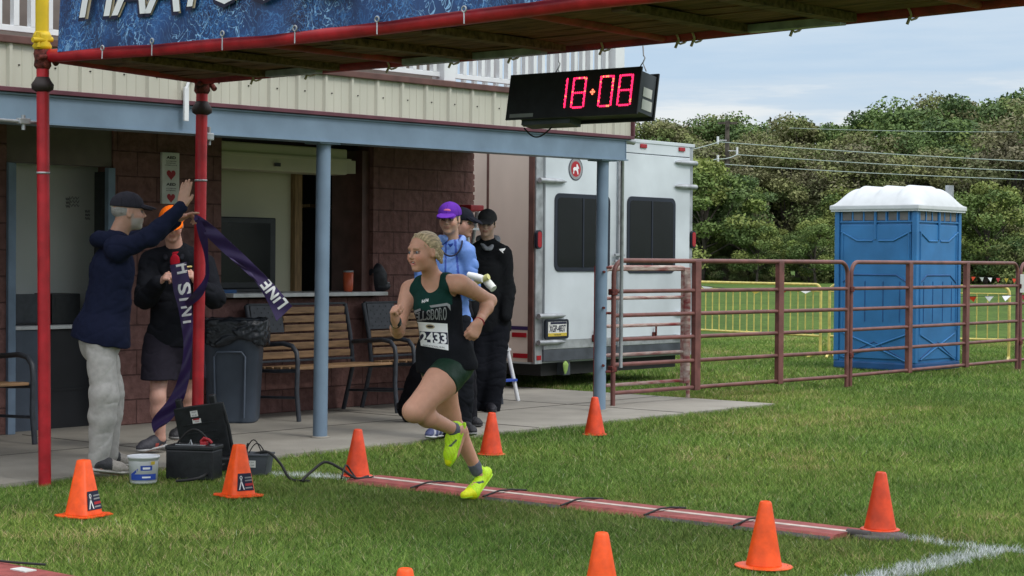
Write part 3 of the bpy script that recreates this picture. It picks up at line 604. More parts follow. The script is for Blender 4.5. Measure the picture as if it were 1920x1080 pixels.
# ------------------------------------------------------------------ race clock
uK = uB2-.06; c0 = RU(1072, 176, uK); a, b = RU(942, 183, uK), RU(1198, 168, uK); Wd = abs(a[1]-b[1])*.96; rt = nrm([0.0, -1, (b[2]-a[2])/Wd]); upv = nrm([.17, 0, .985]); upv = nrm(upv-rt*(upv@rt)); nn = np.cross(rt, upv)
KM = Matrix(((rt[0], upv[0], nn[0], c0[0]), (rt[1], upv[1], nn[1], c0[1]), (rt[2], upv[2], nn[2], c0[2]), (0, 0, 0, 1))); KF = FR @ KM
clk = thing('race_clock', 'black hanging race clock with red lit digits under the gantry', 'clock', tuple(KF.to_translation()))
Hk = .262
m_ = MB(KF); m_.box((-Wd/2, -Hk/2, -.012), (Wd/2, Hk/2, 0), bev=.003); m_.box((-Wd/2, -Hk/2, -.17), (Wd/2, Hk/2, -.158), bev=.003); m_.build('face_panel', 'black_plastic', clk)
m_ = MB(KF); m_.box((-Wd/2+.04, -Hk/2+.02, -.157), (Wd/2-.012, Hk/2-.02, -.013)); m_.box((-Wd/2+.08, -Hk/2-.02, -.15), (-.03, -Hk/2+.019, -.05)); m_.build('housing', 'bumper', clk)
m_ = MB(KF); m_.box((Wd/2-.011, -.02, -.13), (Wd/2-.009, .03, -.05)); m_.box((Wd/2-.011, -.09, -.14), (Wd/2-.009, -.035, -.05)); m_.build('sticker', 'paper', clk)
m_ = MB(KF); m_.box((-Wd/2+.03, -Hk/2+.012, .0005), (-Wd/2+.20, -Hk/2+.033, .0015)); m_.build('name_strip', 'grey_print', clk)
def kx(px): q = RU(px, 174, uK); return (q-c0)@rt
SEG = {'a': ((0, 1), (1, 1)), 'b': ((1, 1), (1, .5)), 'c': ((1, .5), (1, 0)), 'd': ((0, 0), (1, 0)), 'e': ((0, .5), (0, 0)), 'f': ((0, 1), (0, .5)), 'g': ((0, .5), (1, .5))}
dg_ = MB(KF); do = MB(KF); dh = .165
def dot(mb_, x, y, r=.0062): mb_.lathe((x, y, 0), [(0, .006), (r*.7, .004), (r, .001)], 8)
def digit(px, segs, wd=.085):
    x = kx(px)
    for s_ in segs:
        (x0, y0), (x1, y1) = SEG[s_]; n = 6 if s_ in 'adg' else 7
        for i in range(n):
            t = (i+.5)/n; cut = .92
            X_ = x+((x0+(x1-x0)*t)-.5)*wd; Y_ = ((y0+(y1-y0)*t)-.5)*dh+.004
            if s_ in 'ad': X_ = x+(X_-x)*.8
            dot(do if random.random() < .12 else dg_, X_, Y_)
            if s_ not in 'adg': dot(dg_, X_+(.009 if x0 == 0 else -.009)*(.5 if i % 2 else 0), Y_+.006, .005)
digit(1050, 'bc'); digit(1085, 'abcdefg'); digit(1136, 'abcdef'); digit(1172, 'abcdefg')
xd = kx(1111); dm = MB(KF)
for a in range(4): dot(dm, xd+.011*math.cos(a*math.pi/2), .004+.011*math.sin(a*math.pi/2))
dot(dm, xd, .004, .005); dm.build('dot_led', 'led2', clk); dg_.build('digit_led', 'led', clk, kind='stuff'); do.build('orange_digit_led', 'led2', clk, kind='stuff')
for s_ in (-.22, .42):
    m_ = MB(KF); x = s_*Wd; m_.tube([(x-.03, Hk/2, -.1), (x, Hk/2+.05, -.1), (x+.03, Hk/2, -.1)], .004, 6); m_.tube([(x, Hk/2+.045, -.1), (x+.012, Hk/2+.075, -.1), (x, Hk/2+.09, -.1), (x-.012, Hk/2+.15, -.1)], .004, 6); m_.build('hanging_hook', 'galv', clk)
m_ = MB(KF); m_.tube([(-Wd/2+.08+.2*t, -Hk/2-.03-.055*math.sin(math.pi*t), -.08) for t in np.linspace(0, 1, 12)], .0045, 6); m_.build('cable', 'rubber', clk)
# ================================================================== THINGS IN AND ON THE PAVILION
def P3(p): return tuple(fw(*p))
# leaning desk with laptop inside the left room
d0, d1 = RW(14, 612, 12.35), RW(150, 612, 12.35); zd = d0[2]
dk = thing('counter_desk', 'dark counter desk with pale top inside the left doorway', 'desk', fw((d0[0]+d1[0])/2, 13, 0), TH)
m_ = MB(FR); m_.box((uA+.05, 12.31, zd-.03), (uB-.08, 12.76, zd), bev=.004); m_.build('desk_top', 'ledge', dk)
m_ = MB(FR); m_.box((uA+.06, 12.34, 0), (uA+.45, 12.74, zd-.031)); m_.build('side_cabinet', 'can', dk)
m_ = MB(FR); m_.box((uA+.47, 12.36, 0), (uB-.1, 12.74, zd-.031)); m_.box((uA+.47, 12.35, .3), (uB-.1, 12.359, .32)); m_.build('cupboard', 'dark', dk)
q = RW(38, 560, 12.6); lp = thing('laptop', 'open black laptop on the counter inside the left doorway', 'laptop', fw(q[0], 12.6, zd), TH)
m_ = MB(FR); m_.box((q[0]-.19, 12.45, zd+.001), (q[0]+.17, 12.68, zd+.018), bev=.005); m_.build('keyboard_base', 'black_plastic', lp)
m_ = MB(FR); m_.box((q[0]-.19, 12.44, zd+.02), (q[0]+.17, 12.448, zd+.25), bev=.004); m_.build('laptop_screen', 'bench', lp)
m_ = MB(FR); q = RW(125, 560, 12.5)
m_.box((q[0]-.18, 12.45, zd+.001), (q[0]+.1, 12.7, zd+.25), bev=.01); m_.box((q[0]-.15, 12.447, zd+.14), (q[0]+.02, 12.449, zd+.22))
m_.build('printer', 'black_plastic', loc=fw(q[0], 12.6, zd), rot=TH, label='black box shaped printer on the counter behind the red post', cat='printer')
m_ = MB(FR)
rr = random.Random(3)
for (x, y, wd) in ((140, 378, .10), (165, 403, .05), (128, 380, .04), (20, 377, .04)):
    q = RW(x, y, 12.77)
    for k in range(3): m_.tube([(q[0]-wd/2+wd*t, 12.776, q[2]+.03*(k-1)+.012*math.sin(t*19+k)) for t in np.linspace(0, 1, 14)], .003, 4)
m_.build('wall_scribbles', 'grey_print', pav, kind='stuff')
# television in the serving window
a, b = RW(424, 406, WALL+.30), RW(517, 540, WALL+.30); tv = thing('television', 'black flat television standing behind the serving window', 'television', fw((a[0]+b[0])/2, WALL+.33, zL), TH)
m_ = MB(FR); m_.box((uC+.02, WALL+.30, zL+.03), (b[0], WALL+.36, a[2]), bev=.012); m_.build('casing', 'black_plastic', tv)
m_ = MB(FR); m_.box((uC+.05, WALL+.297, zL+.09), (b[0]-.07, WALL+.299, a[2]-.05)); m_.build('screen', 'screen', tv)
m_ = MB(FR); m_.box((uC+.2, WALL+.26, zL+.001), (b[0]-.2, WALL+.42, zL+.03), bev=.004); m_.build('stand', 'black_plastic', tv)
q = RW(432, 535, WALL+.1); m_ = MB(FR); m_.box((uC+.03, WALL+.03, zL-.033), (uC+.21, WALL+.16, zL+.03), bev=.006); m_.box((uC+.15, WALL+.028, zL-.015), (uC+.18, WALL+.0295, zL+.015))
m_.build('small_box', 'porta_dark', loc=fw(q[0], q[1], zL), rot=TH, label='small blue-grey box on the left end of the serving counter', cat='box')
q = RW(653, 520, WALL+.0); tb = thing('tumbler', 'orange drinks tumbler standing on the serving ledge', 'tumbler', fw(q[0], WALL, zL), TH)
m_ = MB(FR); m_.lathe((q[0], WALL, zL+.001), [(0, 0), (.036, 0), (.045, .03), (.048, .185)], 20); m_.build('cup', 'orange_cup', tb)
m_ = MB(FR); m_.lathe((q[0], WALL, zL+.001), [(.0485, .180), (.049, .19), (.046, .197), (0, .199)], 20); m_.build('lid', 'alu', tb)
q = RW(714, 510, WALL-.02); m_ = MB(); c = P3((q[0], WALL+.02, zL))
sd_ = Sdf(); cc = np.array(c); uu3 = np.array(UU)
sd_.ell(cc+[0, 0, .12], (.09, .08, .135), k=.03).ell(cc+uu3*.04+[0, 0, .05], (.09, .08, .05), k=.03).ell(cc-uu3*.03+[0, 0, .2], (.06, .05, .07), k=.03).half(cc+[0, 0, .001], [0, 0, -1])
bgp = thing('backpack', 'black soft bag slumped on the right end of the serving ledge', 'bag', c)
sculpt('bag_body', sd_, 'nylon', bgp, (.012, .013, .018), .008, wrinkle(.005, 30, 4))
m_ = MB(FR); m_.lathe((q[0]+.05, WALL-.065, zL+.08), [(.0, .012), (.016, .006), (.016, 0)], 10); m_.build('buckle', 'alu', bgp)
# shelf items in the dark room
m_ = MB(FR); q = RW(575, 385, 13.4); m_.box((q[0]-.05, 13.3, q[2]-.02), (q[0]+.75, 13.6, q[2]+.01), bev=.003); m_.build('wall_shelf', 'timber', pav)
m_ = MB(FR)
for i, (x, h_) in enumerate(((560, .12), (568, .2), (650, .1))):
    q = RW(x, 430, 13.35); m_.tube([(q[0], 13.4, q[2]-.12), (q[0], 13.4, q[2]-.12+h_)], .03, 10)
m_.build('utensils', 'mesh_grey', pav, kind='stuff')
# ------------------------------------------------------------------ benches
def make_bench():
    """1.25 m metal bench: x along the seat, y backwards, origin at the left front foot"""
    L_ = 1.25; root = thing('bench', 'metal bench with wooden slats', 'bench', (0, 0, 0), 0); W_ = MB
    for x in (.02, L_-.02):
        m_ = W_(); m_.tube([(x, .0, 0), (x, .03, .25), (x, .02, .5), (x, .035, .585), (x, .09, .64), (x, .2, .655), (x, .5, .63), (x, .56, .625)], .021, 10); m_.tube([(x, .02, .2), (x, .6, .18)], .012, 8); m_.build('arm_frame', 'bench', root)
        m_ = W_(); m_.tube([(x, .68, 0), (x, .62, .2), (x, .56, .42), (x, .60, .7), (x, .67, .97)], .021, 10); m_.tube([(x, .03, .43), (x, .3, .415), (x, .57, .41)], .017, 8); m_.build('leg', 'bench', root)
    back = lambda z: .56+(.11)*(z-.42)/.55
    for k in range(6):
        z = .50+k*.078; x0 = .42 if k > 2 else .05
        m_ = W_(); m_.box((x0, back(z)-.012, z), (L_-.05, back(z)+.012, z+.060), bev=.006); m_.build('back_slat', 'slat', root)
    for zz in (.965, .468): m_ = W_(); m_.box((.03, back(zz)-.016, zz), (L_-.03, back(zz)+.016, zz+.02), bev=.004); m_.build('back_rail', 'bench', root)
    m_ = W_(); pn = []
    z0, z1 = .73, .965; x0, x1 = .045, .41
    vs = [(x0, back(z0)-.02, z0), (x1, back(z0)-.02, z0), (x1, back(z1)-.02, z1), (x0, back(z1)-.02, z1)]; m_.add(vs, [[0, 1, 2, 3]]); m_.add([(a, b+.03, c) for a, b, c in vs], [[3, 2, 1, 0]])
    m_.build('back_panel', 'bench', root)
    m_ = W_()
    for i in range(8):
        for j in range(6):
            if (i+j) % 2 == 0:
                x, z = x0+.04+i*.041, z0+.03+j*.036; y = back(z)-.0225
                m_.add([(x-.008, y, z), (x, y-.0005, z-.008), (x+.008, y, z), (x, y+.0005, z+.008)], [[0, 1, 2, 3]])
    m_.build('panel_holes', 'dark', root, kind='stuff')
    for k in range(5):
        m_ = W_(); y = .04+k*.105; m_.box((.04, y, .435-.004*k), (L_-.04, y+.088, .458-.004*k), bev=.005); m_.build('seat_slat', 'slat', root)
    return root
bench = make_bench(); bl = ['slatted metal bench nearest the round bin, with the loose ribbon end in front of it', 'slatted metal bench behind the runner, right of the other bench', 'slatted metal bench at the left edge of the photo, only its curved arm showing']
for i, (x, y) in enumerate(((580, 793), (750, 770), (62, 833))):
    o = bench if i == 0 else copy_tree(bench); o['label'] = bl[i]; o['group'] = 'metal benches along the pavilion wall'
    g_ = GF(x, y); u = [g_[0], g_[0]-.0, g_[0]-1.23][i]; wv = 11.42
    o.location = fw(u, wv, 0); o.rotation_euler = (0, 0, TH); MW[o] = Matrix.Translation(fw(u, wv, 0)) @ Matrix.Rotation(TH, 4, 'Z')
q = GF(-8, 700, .46); m_ = MB(FR); u9 = GF(62, 833)[0]-.38; m_.box((u9-.12, 11.42+.1, .47), (u9+.1, 11.42+.3, .75), bev=.04)
m_.build('yellow_bag', 'yellow', loc=fw(u9, 11.6, .47), rot=TH, label='yellow bag lying on the left edge bench', cat='bag')
# ------------------------------------------------------------------ trash can with liner
g_ = G(438, 795); g_ = g_+nrm([g_[0], g_[1], 0])*.25; tcn = thing('trash_can', 'dark grey-blue round bin with a black liner hanging over its rim', 'bin', g_, 0)
m_ = MB(); m_.lathe(g_, [(0, 0.002), (.195, .002), (.205, .02), (.245, .80), (.262, .805), (.262, .84)], 36, sq=5)
for s_ in (-.6,):
    m_.tube([(g_[0]-.12+.0, g_[1]-.232, .05), (g_[0]-.13, g_[1]-.25, .56), (g_[0]-.10, g_[1]-.254, .60), (g_[0]+.10, g_[1]-.254, .60), (g_[0]+.13, g_[1]-.25, .56), (g_[0]+.12, g_[1]-.232, .05)], .010, 6)
m_.build('can', 'can', tcn)
sd_ = Sdf(); c = np.array(g_)
for a in np.linspace(0, 2*math.pi, 44)[:-1]:
    r = .262/((abs(math.cos(a))**5+abs(math.sin(a))**5)**.2)*.985; e = c+[r*math.cos(a), r*math.sin(a), .0]; drop = .10+.09*abs(math.sin(a*2.3+1))
    sd_.cap(e+[0, 0, .845], e+[.012*math.cos(a), .012*math.sin(a), .85-drop], .022, .016, k=.05)
sculpt('liner', sd_, 'bag', tcn, (.02, .02, .02), .008, wrinkle(.006, 45, 2))
m_ = MB(); m_.lathe(c, [(.235, .862), (.262, .868), (.268, .85)], 36, sq=5); m_.build('rim', 'can', tcn)
# ------------------------------------------------------------------ stepladder behind the waiting men
g_ = GF(903, 752); lad = thing('stepladder', 'folding stepladder with red cap, white rails and blue treads behind the men', 'ladder', fw(g_[0], g_[1], 0), TH)
uu, ww = g_[0], g_[1]
topz = 1.86; tq = RW(884, 392, ww+.2)
for s_ in (-1, 1):
    m_ = MB(FR); m_.tube([(uu+s_*.26, ww-.25, 0), (tq[0]+s_*.10, ww+.2, topz)], .020, 8); m_.build('front_rail', 'white', lad)
    m_ = MB(FR); m_.tube([(uu+s_*.24+.05, ww+.65, 0), (tq[0]+s_*.10+.03, ww+.24, topz)], .018, 8); m_.build('rear_rail', 'alu', lad)
for k in range(6):
    t = (k+.7)/6.3; cx = uu+(tq[0]-uu)*t; hw = .26-(.16)*t; m_ = MB(FR); m_.box((cx-hw, ww-.25+.45*t-.05, topz*t-.012), (cx+hw, ww-.25+.45*t+.04, topz*t+.012), bev=.004); m_.build('tread', 'blue_print' if k % 2 == 0 else 'white', lad)
m_ = MB(FR); m_.box((tq[0]-.10, ww+.12, topz), (tq[0]+.10, ww+.32, topz+.06), bev=.012); m_.build('cap', 'red_print', lad)
# ------------------------------------------------------------------ box trailer behind the pavilion
cn = RU(1003, 683, 15.25); WT = cn[1]; zt0 = cn[2]; uT0, uT1 = 15.25, RW(1297, 560, WT)[0]; zt1 = RW(1230, 266, WT)[2]
tl = thing('box_trailer', 'white box trailer with two rear doors and dark windows parked beyond the pavilion', 'trailer', fw(uT0, WT, 0), TH)
LT = 6.0
m_ = MB(FR); m_.box((uT0, WT+.06, zt0), (uT1, WT+LT, zt1-.02)); m_.build('cargo_body', 'trailer', tl)
m_ = MB(FR); m_.box((uT0-.012, WT+.09, zt0+.02), (uT0-.002, WT+LT, zt1-.03)); side = m_.build('side_skin', 'tan', tl)
m_ = MB(FR)
for k in range(1, 9): m_.box((uT0-.016, WT+.65*k, zt0+.05), (uT0-.0125, WT+.65*k+.03, zt1-.05))
m_.build('side_seam', 'brown_trim', side)
m_ = MB(FR); m_.box((uT0-.02, WT+.02, zt0+.02), (uT0-.0, WT+.089, zt1-.02), bev=.004); m_.build('corner_trim', 'brown_trim', tl)
for x, y in ((974, 628), (976, 667)):
    q = RU(x, y, uT0-.012); m_ = MB(FR); m_.box((uT0-.022, q[1]-.1, q[2]-.025), (uT0-.0125, q[1]+.1, q[2]+.025), bev=.004); m_.build('side_marker', 'red_lens', tl)
q = RU(973, 615, uT0-.012); m_ = MB(FR); m_.box((uT0-.016, q[1]-.18, q[2]-.02), (uT0-.0127, q[1]+.18, q[2]+.02)); m_.build('side_lettering', 'purple', tl)
def rt_(px, py): q = RW(px, py, WT); return q[0], q[2]
m_ = MB(FR)
ua = rt_(1018, 500)[0]; ub = rt_(1290, 500)[0]; zs_ = zt0+.15; zhd = rt_(1230, 290)[1]
m_.box((uT0, WT, zt0), (ua, WT+.059, zt1), bev=.004); m_.build('corner_post', 'alu', tl); m_ = MB(FR); m_.box((ub, WT, zt0), (uT1, WT+.059, zt1), bev=.004); m_.build('corner_post', 'alu', tl)
m_ = MB(FR); m_.box((ua, WT-.012, zhd), (ub, WT+.059, zt1), bev=.006); m_.box((uT0-.01, WT-.02, zt1-.03), (uT1+.01, WT+.1, zt1+.01), bev=.006); hd = m_.build('header', 'trailer', tl)
for x in (1204, 1276, 1060):
    q = rt_(x, 268); m_ = MB(FR); m_.box((q[0]-.06, WT-.03, zt1-.085), (q[0]+.06, WT-.0121, zt1-.04), bev=.006); m_.build('marker_light', 'red_lens', tl)
um = rt_(1153, 500)[0]; um2 = rt_(1160, 500)[0]
def rounded(u0, u1, z0, z1, r, y, n=5):
    pts = []
    for cx, cz, a0 in ((u1-r, z1-r, 0), (u0+r, z1-r, 90), (u0+r, z0+r, 180), (u1-r, z0+r, 270)):
        for k in range(n+1): a = math.radians(a0+90*k/n); pts.append((cx+r*math.cos(a), y, cz+r*math.sin(a)))
    return pts
def prism(m_, pts, y0, y1):
    n = len(pts); vs = [(p[0], y0, p[2]) for p in pts]+[(p[0], y1, p[2]) for p in pts]; m_.add(vs, [list(range(n))[::-1] if False else list(range(n)), list(range(n, 2*n))[::-1]]+[[i, (i+1) % n, n+(i+1) % n, n+i] for i in range(n)])
for (da, db, wx0, wx1, wy0, wy1) in ((ua, um, 1036, 1124, 364, 509), (um2, ub, 1172, 1262, 370, 512)):
    m_ = MB(FR); m_.box((da+.01, WT-.022, zs_+.0), (db-.006, WT+.055, zhd-.01), bev=.006); dr = m_.build('rear_door', 'trailer', tl)
    q0 = rt_(wx0, (wy0+wy1)/2); q1 = rt_(wx1, (wy0+wy1)/2); qt = rt_((wx0+wx1)/2, wy0)[1]; qb = rt_((wx0+wx1)/2, wy1)[1]; wr = q1[0] if wx0 > 1100 else db-.14
    m_ = MB(FR); prism(m_, rounded(q0[0], wr, qb, qt, .08, 0), WT-.034, WT-.021); wn = m_.build('window', 'gasket', dr)
    m_ = MB(FR); prism(m_, rounded(q0[0]+.045, wr-.045, qb+.045, qt-.045, .05, 0), WT-.036, WT-.0345); m_.build('pane', 'screen', wn)
    m_ = MB(FR); mu = (q0[0]+wr)/2; m_.box((mu-.012, WT-.041, qb+.04), (mu+.012, WT-.0365, qt-.04)); m_.build('mullion', 'gasket', wn)
    m_ = MB(FR); m_.box((da+.02, WT-.026, zs_+.005), (db-.016, WT-.0225, zs_+.10)); m_.build('kick_plate', 'alu', dr)
    L_ = da < um2-.2
    for py in ((340, 592, 641) if L_ else (305, 350, 586, 630)):
        z = rt_(1040 if L_ else 1275, py)[1]; m_ = MB(FR); x0, x1 = (uT0-.0, ua+.34) if L_ else (ub-.34, uT1)
        xs_ = np.linspace(x0, x1, 7); tp = [.03, .03, .03, .03, .028, .024, .006] if L_ else [.006, .024, .028, .03, .03, .03, .03]
        m_.tube([(x, WT-.045, z) for x in xs_], tp, 8); m_.build('strap_hinge', 'alu', dr)
    m_ = MB(FR); hx = db-.45 if L_ else db-.75; m_.box((hx, WT-.05, zs_+.06), (hx+.06, WT-.023, zs_+.14), bev=.01); m_.tube([(hx+.03, WT-.06, zs_+.1), (hx+.03, WT-.06, zs_+.22)], .012, 6); m_.build('hold_back', 'rust', dr)
m_ = MB(FR); m_.tube([(um+.005, WT-.05, zs_+.0), (um+.005, WT-.05, zhd+.06)], .018, 10)
for z in (1.36, 1.43): m_.box((um-.09, WT-.075, z), (um+.09, WT-.052, z+.03), bev=.006)
m_.build('lock_rod', 'galv', tl)
for x in (1003.5, 1293):
    q = rt_(x+4, 449); m_ = MB(FR); prism(m_, rounded(q[0]-.045, q[0]+.045, q[1]-.10, q[1]+.10, .04, 0), WT-.03, WT-.001); tlp = m_.build('tail_light', 'gasket', tl)
    m_ = MB(FR); prism(m_, rounded(q[0]-.032, q[0]+.032, q[1]-.085, q[1]+.085, .03, 0), WT-.036, WT-.0305); m_.build('lens', 'red_lens', tlp)
for (a_, b_) in ((uT0+.005, ua-.005), (ub+.005, uT1-.005)):
    m_ = MB(FR); m_.box((a_+.02, WT-.006, zt0+.04), (b_-.02, WT-.001, zt0+.09)); m_.build('reflector', 'red_lens', tl)
m_ = MB(FR); m_.box((ua, WT-.02, zt0+.02), (ub, WT+.05, zs_-.002), bev=.006); m_.build('rear_bumper', 'bumper', tl)
m_ = MB(FR); m_.box((ua+.1, WT+.1, zt0-.14), (ub-.1, WT+LT, zt0-.001)); m_.build('chassis', 'rubber', tl)
for w_ in (WT+1.5, WT+2.35):
    for u_ in (uT0+.25, uT1-.25):
        m_ = MB(FR @ Matrix.Translation((u_, w_, .33)) @ Matrix.Rotation(math.pi/2, 4, 'Y')); m_.lathe((0, 0, 0), [(.2, -.1), (.33, -.1), (.35, -.06), (.35, .06), (.33, .1), (.2, .1)], 24); wh = m_.build('wheel', 'rubber', tl)
        m_ = MB(FR @ Matrix.Translation((u_, w_, .33)) @ Matrix.Rotation(math.pi/2, 4, 'Y')); m_.lathe((0, 0, 0), [(0, -.06), (.12, -.06), (.2, -.09), (.2, .09), (.12, .06), (0, .06)], 18); m_.build('rim', 'alu', wh)
q = rt_(1063, 690); m_ = MB(FR); m_.box((q[0]-.05, WT+.0, zt0-.14), (q[0]+.06, WT+.3, zt0-.001), bev=.008); m_.build('hitch_step', 'bumper', tl)
# number plate
pq = rt_(1038, 617); m_ = MB(FR); prism(m_, rounded(pq[0]-.20, pq[0]+.20, pq[1]-.105, pq[1]+.105, .03, 0), WT-.05, WT-.0265); pf = m_.build('plate_holder', 'gasket', tl)
m_ = MB(FR); m_.box((pq[0]-.16, WT-.053, pq[1]-.075), (pq[0]+.16, WT-.0505, pq[1]+.08)); m_.build('number_plate', 'paper', pf)
m_ = MB(FR); m_.box((pq[0]-.16, WT-.0545, pq[1]-.075), (pq[0]+.16, WT-.0532, pq[1]-.04)); m_.build('plate_band', 'yellow_print', pf)
m_ = MB(FR); m_.box((pq[0]-.12, WT-.0545, pq[1]+.055), (pq[0]+.155, WT-.0532, pq[1]+.078)); m_.build('plate_top', 'navy', pf)
m_ = MB(FR); put_text(m_, 'XGP-4837', (pq[0], WT-.0535, pq[1]+.008), (1, 0, 0), (0, 0, 1), .28, .075, bold=.02); put_text(m_, 'TRAILER', (pq[0], WT-.0548, pq[1]-.058), (1, 0, 0), (0, 0, 1), .12, .014); m_.build('plate_lettering', 'navy', pf)
# round horse badge on the door
bq = rt_(1076, 317)
m_ = MB(FR); m_.lathe((0, 0, 0), [(0, 0)], 3) if False else None
def disc(m_, u, z, r1, r0, y, n=28):
    if r0 == 0: m_.add([(u+r1*math.cos(2*math.pi*i/n), y, z+r1*math.sin(2*math.pi*i/n)) for i in range(n)], [list(range(n))])
    else:
        vs = [(u+r*math.cos(2*math.pi*i/n), y, z+r*math.sin(2*math.pi*i/n)) for r in (r0, r1) for i in range(n)]; m_.add(vs, [[i, (i+1) % n, n+(i+1) % n, n+i] for i in range(n)])
m_ = MB(FR); disc(m_, bq[0], bq[1], .125, 0, WT-.0265); bdg = m_.build('round_badge', 'navy', tl)
m_ = MB(FR); disc(m_, bq[0], bq[1], .115, 0, WT-.0275); m_.build('badge_ring', 'grey_print', bdg)
m_ = MB(FR); disc(m_, bq[0], bq[1], .085, 0, WT-.0285); m_.build('badge_disc', 'red_print', bdg)
hs_ = [(-.05, -.05), (-.035, -.055), (-.03, -.02), (0, -.012), (.02, -.03), (.03, -.06), (.045, -.055), (.038, -.015), (.035, .01), (.05, .0), (.055, .012), (.04, .03), (.022, .055), (.012, .05), (.005, .02), (-.03, .02), (-.05, .005), (-.06, -.02), (-.052, .0), (-.045, -.02)]
m_ = MB(FR); m_.add([(bq[0]+a, WT-.0295, bq[1]+b) for a, b in hs_], [[0, 1, 2, 19], [2, 3, 14, 15], [2, 15, 16, 19], [3, 4, 7, 8], [4, 5, 6, 7], [3, 8, 13, 14], [8, 9, 10, 11], [8, 11, 12, 13], [16, 17, 18]]); m_.build('badge_horse', 'white_print', bdg)
# pale green rag under the bumper
q = RW(1060, 690, WT-.05); sd_ = Sdf(); c = fw(*q); sd_.cap(c+[0, 0, .03], c+[.0, 0, -.05], .045, .02, n=WW, fl=.4, k=.02)
rg = thing('rag', 'pale green rag hanging from the trailer hitch step', 'rag', c+np.array([0, 0, -.06])); sculpt('cloth_rag', sd_, 'cloth', rg, (.28, .42, .12), .006, wrinkle(.006, 60, 3))
# ------------------------------------------------------------------ tube gates
def gate(name_label, p0, p1, ztop, zs_, uprights, m='gate', group='maroon tube gates', r=.021, zbot=.08):
    p0, p1 = np.array(p0[:2]), np.array(p1[:2]); d = p1-p0; L_ = np.linalg.norm(d); an = math.atan2(d[1], d[0]); fr = Matrix.Translation((p0[0], p0[1], 0)) @ Matrix.Rotation(an, 4, 'Z')
    g = thing('tube_gate', name_label, 'gate', (p0[0], p0[1], 0), an, group); c = .14
    m_ = MB(fr); arc = lambda cx, cz, a0, a1: [(cx+c*math.cos(a), 0, cz+c*math.sin(a)) for a in np.linspace(a0, a1, 7)]
    m_.tube([(0, 0, .0)]+arc(c, ztop-c, math.pi, math.pi/2)+arc(L_-c, ztop-c, math.pi/2, 0)+[(L_, 0, .0)], r*1.12, 12); m_.build('outer_frame', m, g)
    for z in zs_:
        m_ = MB(fr); m_.tube([(0, 0, z), (L_, 0, z)], r*.95, 10); m_.build('rail', m, g)
    for f_ in uprights:
        m_ = MB(fr); x = L_*f_; m_.box((x-.045, -.028, zs_[-1]-.03), (x+.045, .028, ztop), bev=.006); m_.build('upright', m, g)
    for z in (ztop-.3, .35): m_ = MB(fr); m_.box((-.05, -.03, z-.03), (.03, .03, z+.03), bev=.01); m_.build('hinge', 'rust', g)
    return g
def fr_along(a, b, px):      # fraction along ground line a-b under survey column px
    n_ = ray(px, 540); n2 = np.array([n_[1], -n_[0]]); A, B = np.array(a[:2]), np.array(b[:2]); return float(-(A@n2)/((B-A)@n2))
zr = [1.09, .86, .63, .39, .12]
gA, gB = G(1149, 745, .08), G(1587, 712, .08); g1 = gate('long maroon tube gate hinged beside the right blue column', gA, gB, 1.385, zr, [fr_along(gA, gB, x) for x in (1306, 1462)])
gC, gD = G(1594, 711, .08), G(1906, 681, .08); g2 = gate('maroon tube gate in front of the blue portable toilet', gC, gD, 1.385, [z*1.0 for z in zr], [fr_along(gC, gD, x) for x in (1705, 1812)])
dd = (gD-gC)/np.linalg.norm(gD-gC); g3 = gate('maroon tube gate cut off by the right edge of the photo', gD+dd*.10, gD+dd*4.1, 1.385, zr, [.33, .66])
m_ = MB(); q = gD+dd*.12; m_.box((q[0]-.03, q[1]-.06, 1.0), (q[0]+.03, q[1]-.045, 1.24), bev=.004); m_.build('gate_tag', 'paper', g3)
off = np.array([-.10, .14, 0]); gE, gF_ = gA+off, J(1304, 700, 19.6); gF_ = gA+off+(gB-gA)*.335; gate('narrow worn maroon gate with chipped rails folded behind the long gate', gE, gF_, 1.32, [1.30, 1.02, .75, .47, .18], [.96], m='gate_worn', r=.018)
m_ = MB(); q = G(1117, 752); m_.tube([(q[0], q[1]+.2, 0), (q[0]+.0, q[1]+.2, 1.33)], .018, 8); m_.build('gate_stake', 'red_old', loc=(q[0], q[1]+.2, 0), label='thin dark red stake standing behind the right blue column', cat='stake')
# ------------------------------------------------------------------ yellow barriers
def barrier(label, p0, p1):
    p0, p1 = np.array(p0[:2]), np.array(p1[:2]); d = p1-p0; L_ = np.linalg.norm(d); an = math.atan2(d[1], d[0]); fr = Matrix.Translation((p0[0], p0[1], 0)) @ Matrix.Rotation(an, 4, 'Z')
    g = thing('crowd_barrier', label, 'barrier', (p0[0], p0[1], 0), an, 'yellow crowd barriers on the field'); c = .10; zt, zb = 1.05, .30
    arc = lambda cx, cz, a0, a1: [(cx+c*math.cos(a), 0, cz+c*math.sin(a)) for a in np.linspace(a0, a1, 6)]
    m_ = MB(fr); m_.tube([(0, 0, .02)]+arc(c, zt-c, math.pi, math.pi/2)+arc(L_-c, zt-c, math.pi/2, 0)+[(L_, 0, .02)], .021, 10); m_.tube([(0, 0, zb), (L_, 0, zb)], .018, 8); m_.tube([(0, 0, zt-.1), (L_, 0, zt-.1)], .010, 6); m_.build('frame', 'yellow2', g)
    n = int(L_/.155)
    for i in range(n): m_ = MB(fr); x = (i+1)*L_/(n+1); m_.tube([(x, 0, zb), (x, 0, zt-.1)], .009, 6); m_.build('bar', 'yellow2', g)
    for x in (.0, L_): m_ = MB(fr); m_.tube([(x, -.28, .0), (x, -.1, .05), (x, .1, .05), (x, .28, .0)], .02, 8); m_.build('foot', 'yellow2', g)
barrier('yellow crowd barrier seen between the trailer and the blue toilet', (2.75, 29.3), (4.5, 27.0)); barrier('yellow crowd barrier half hidden behind the blue toilet', (4.62, 26.95), (7.02, 26.15)); 
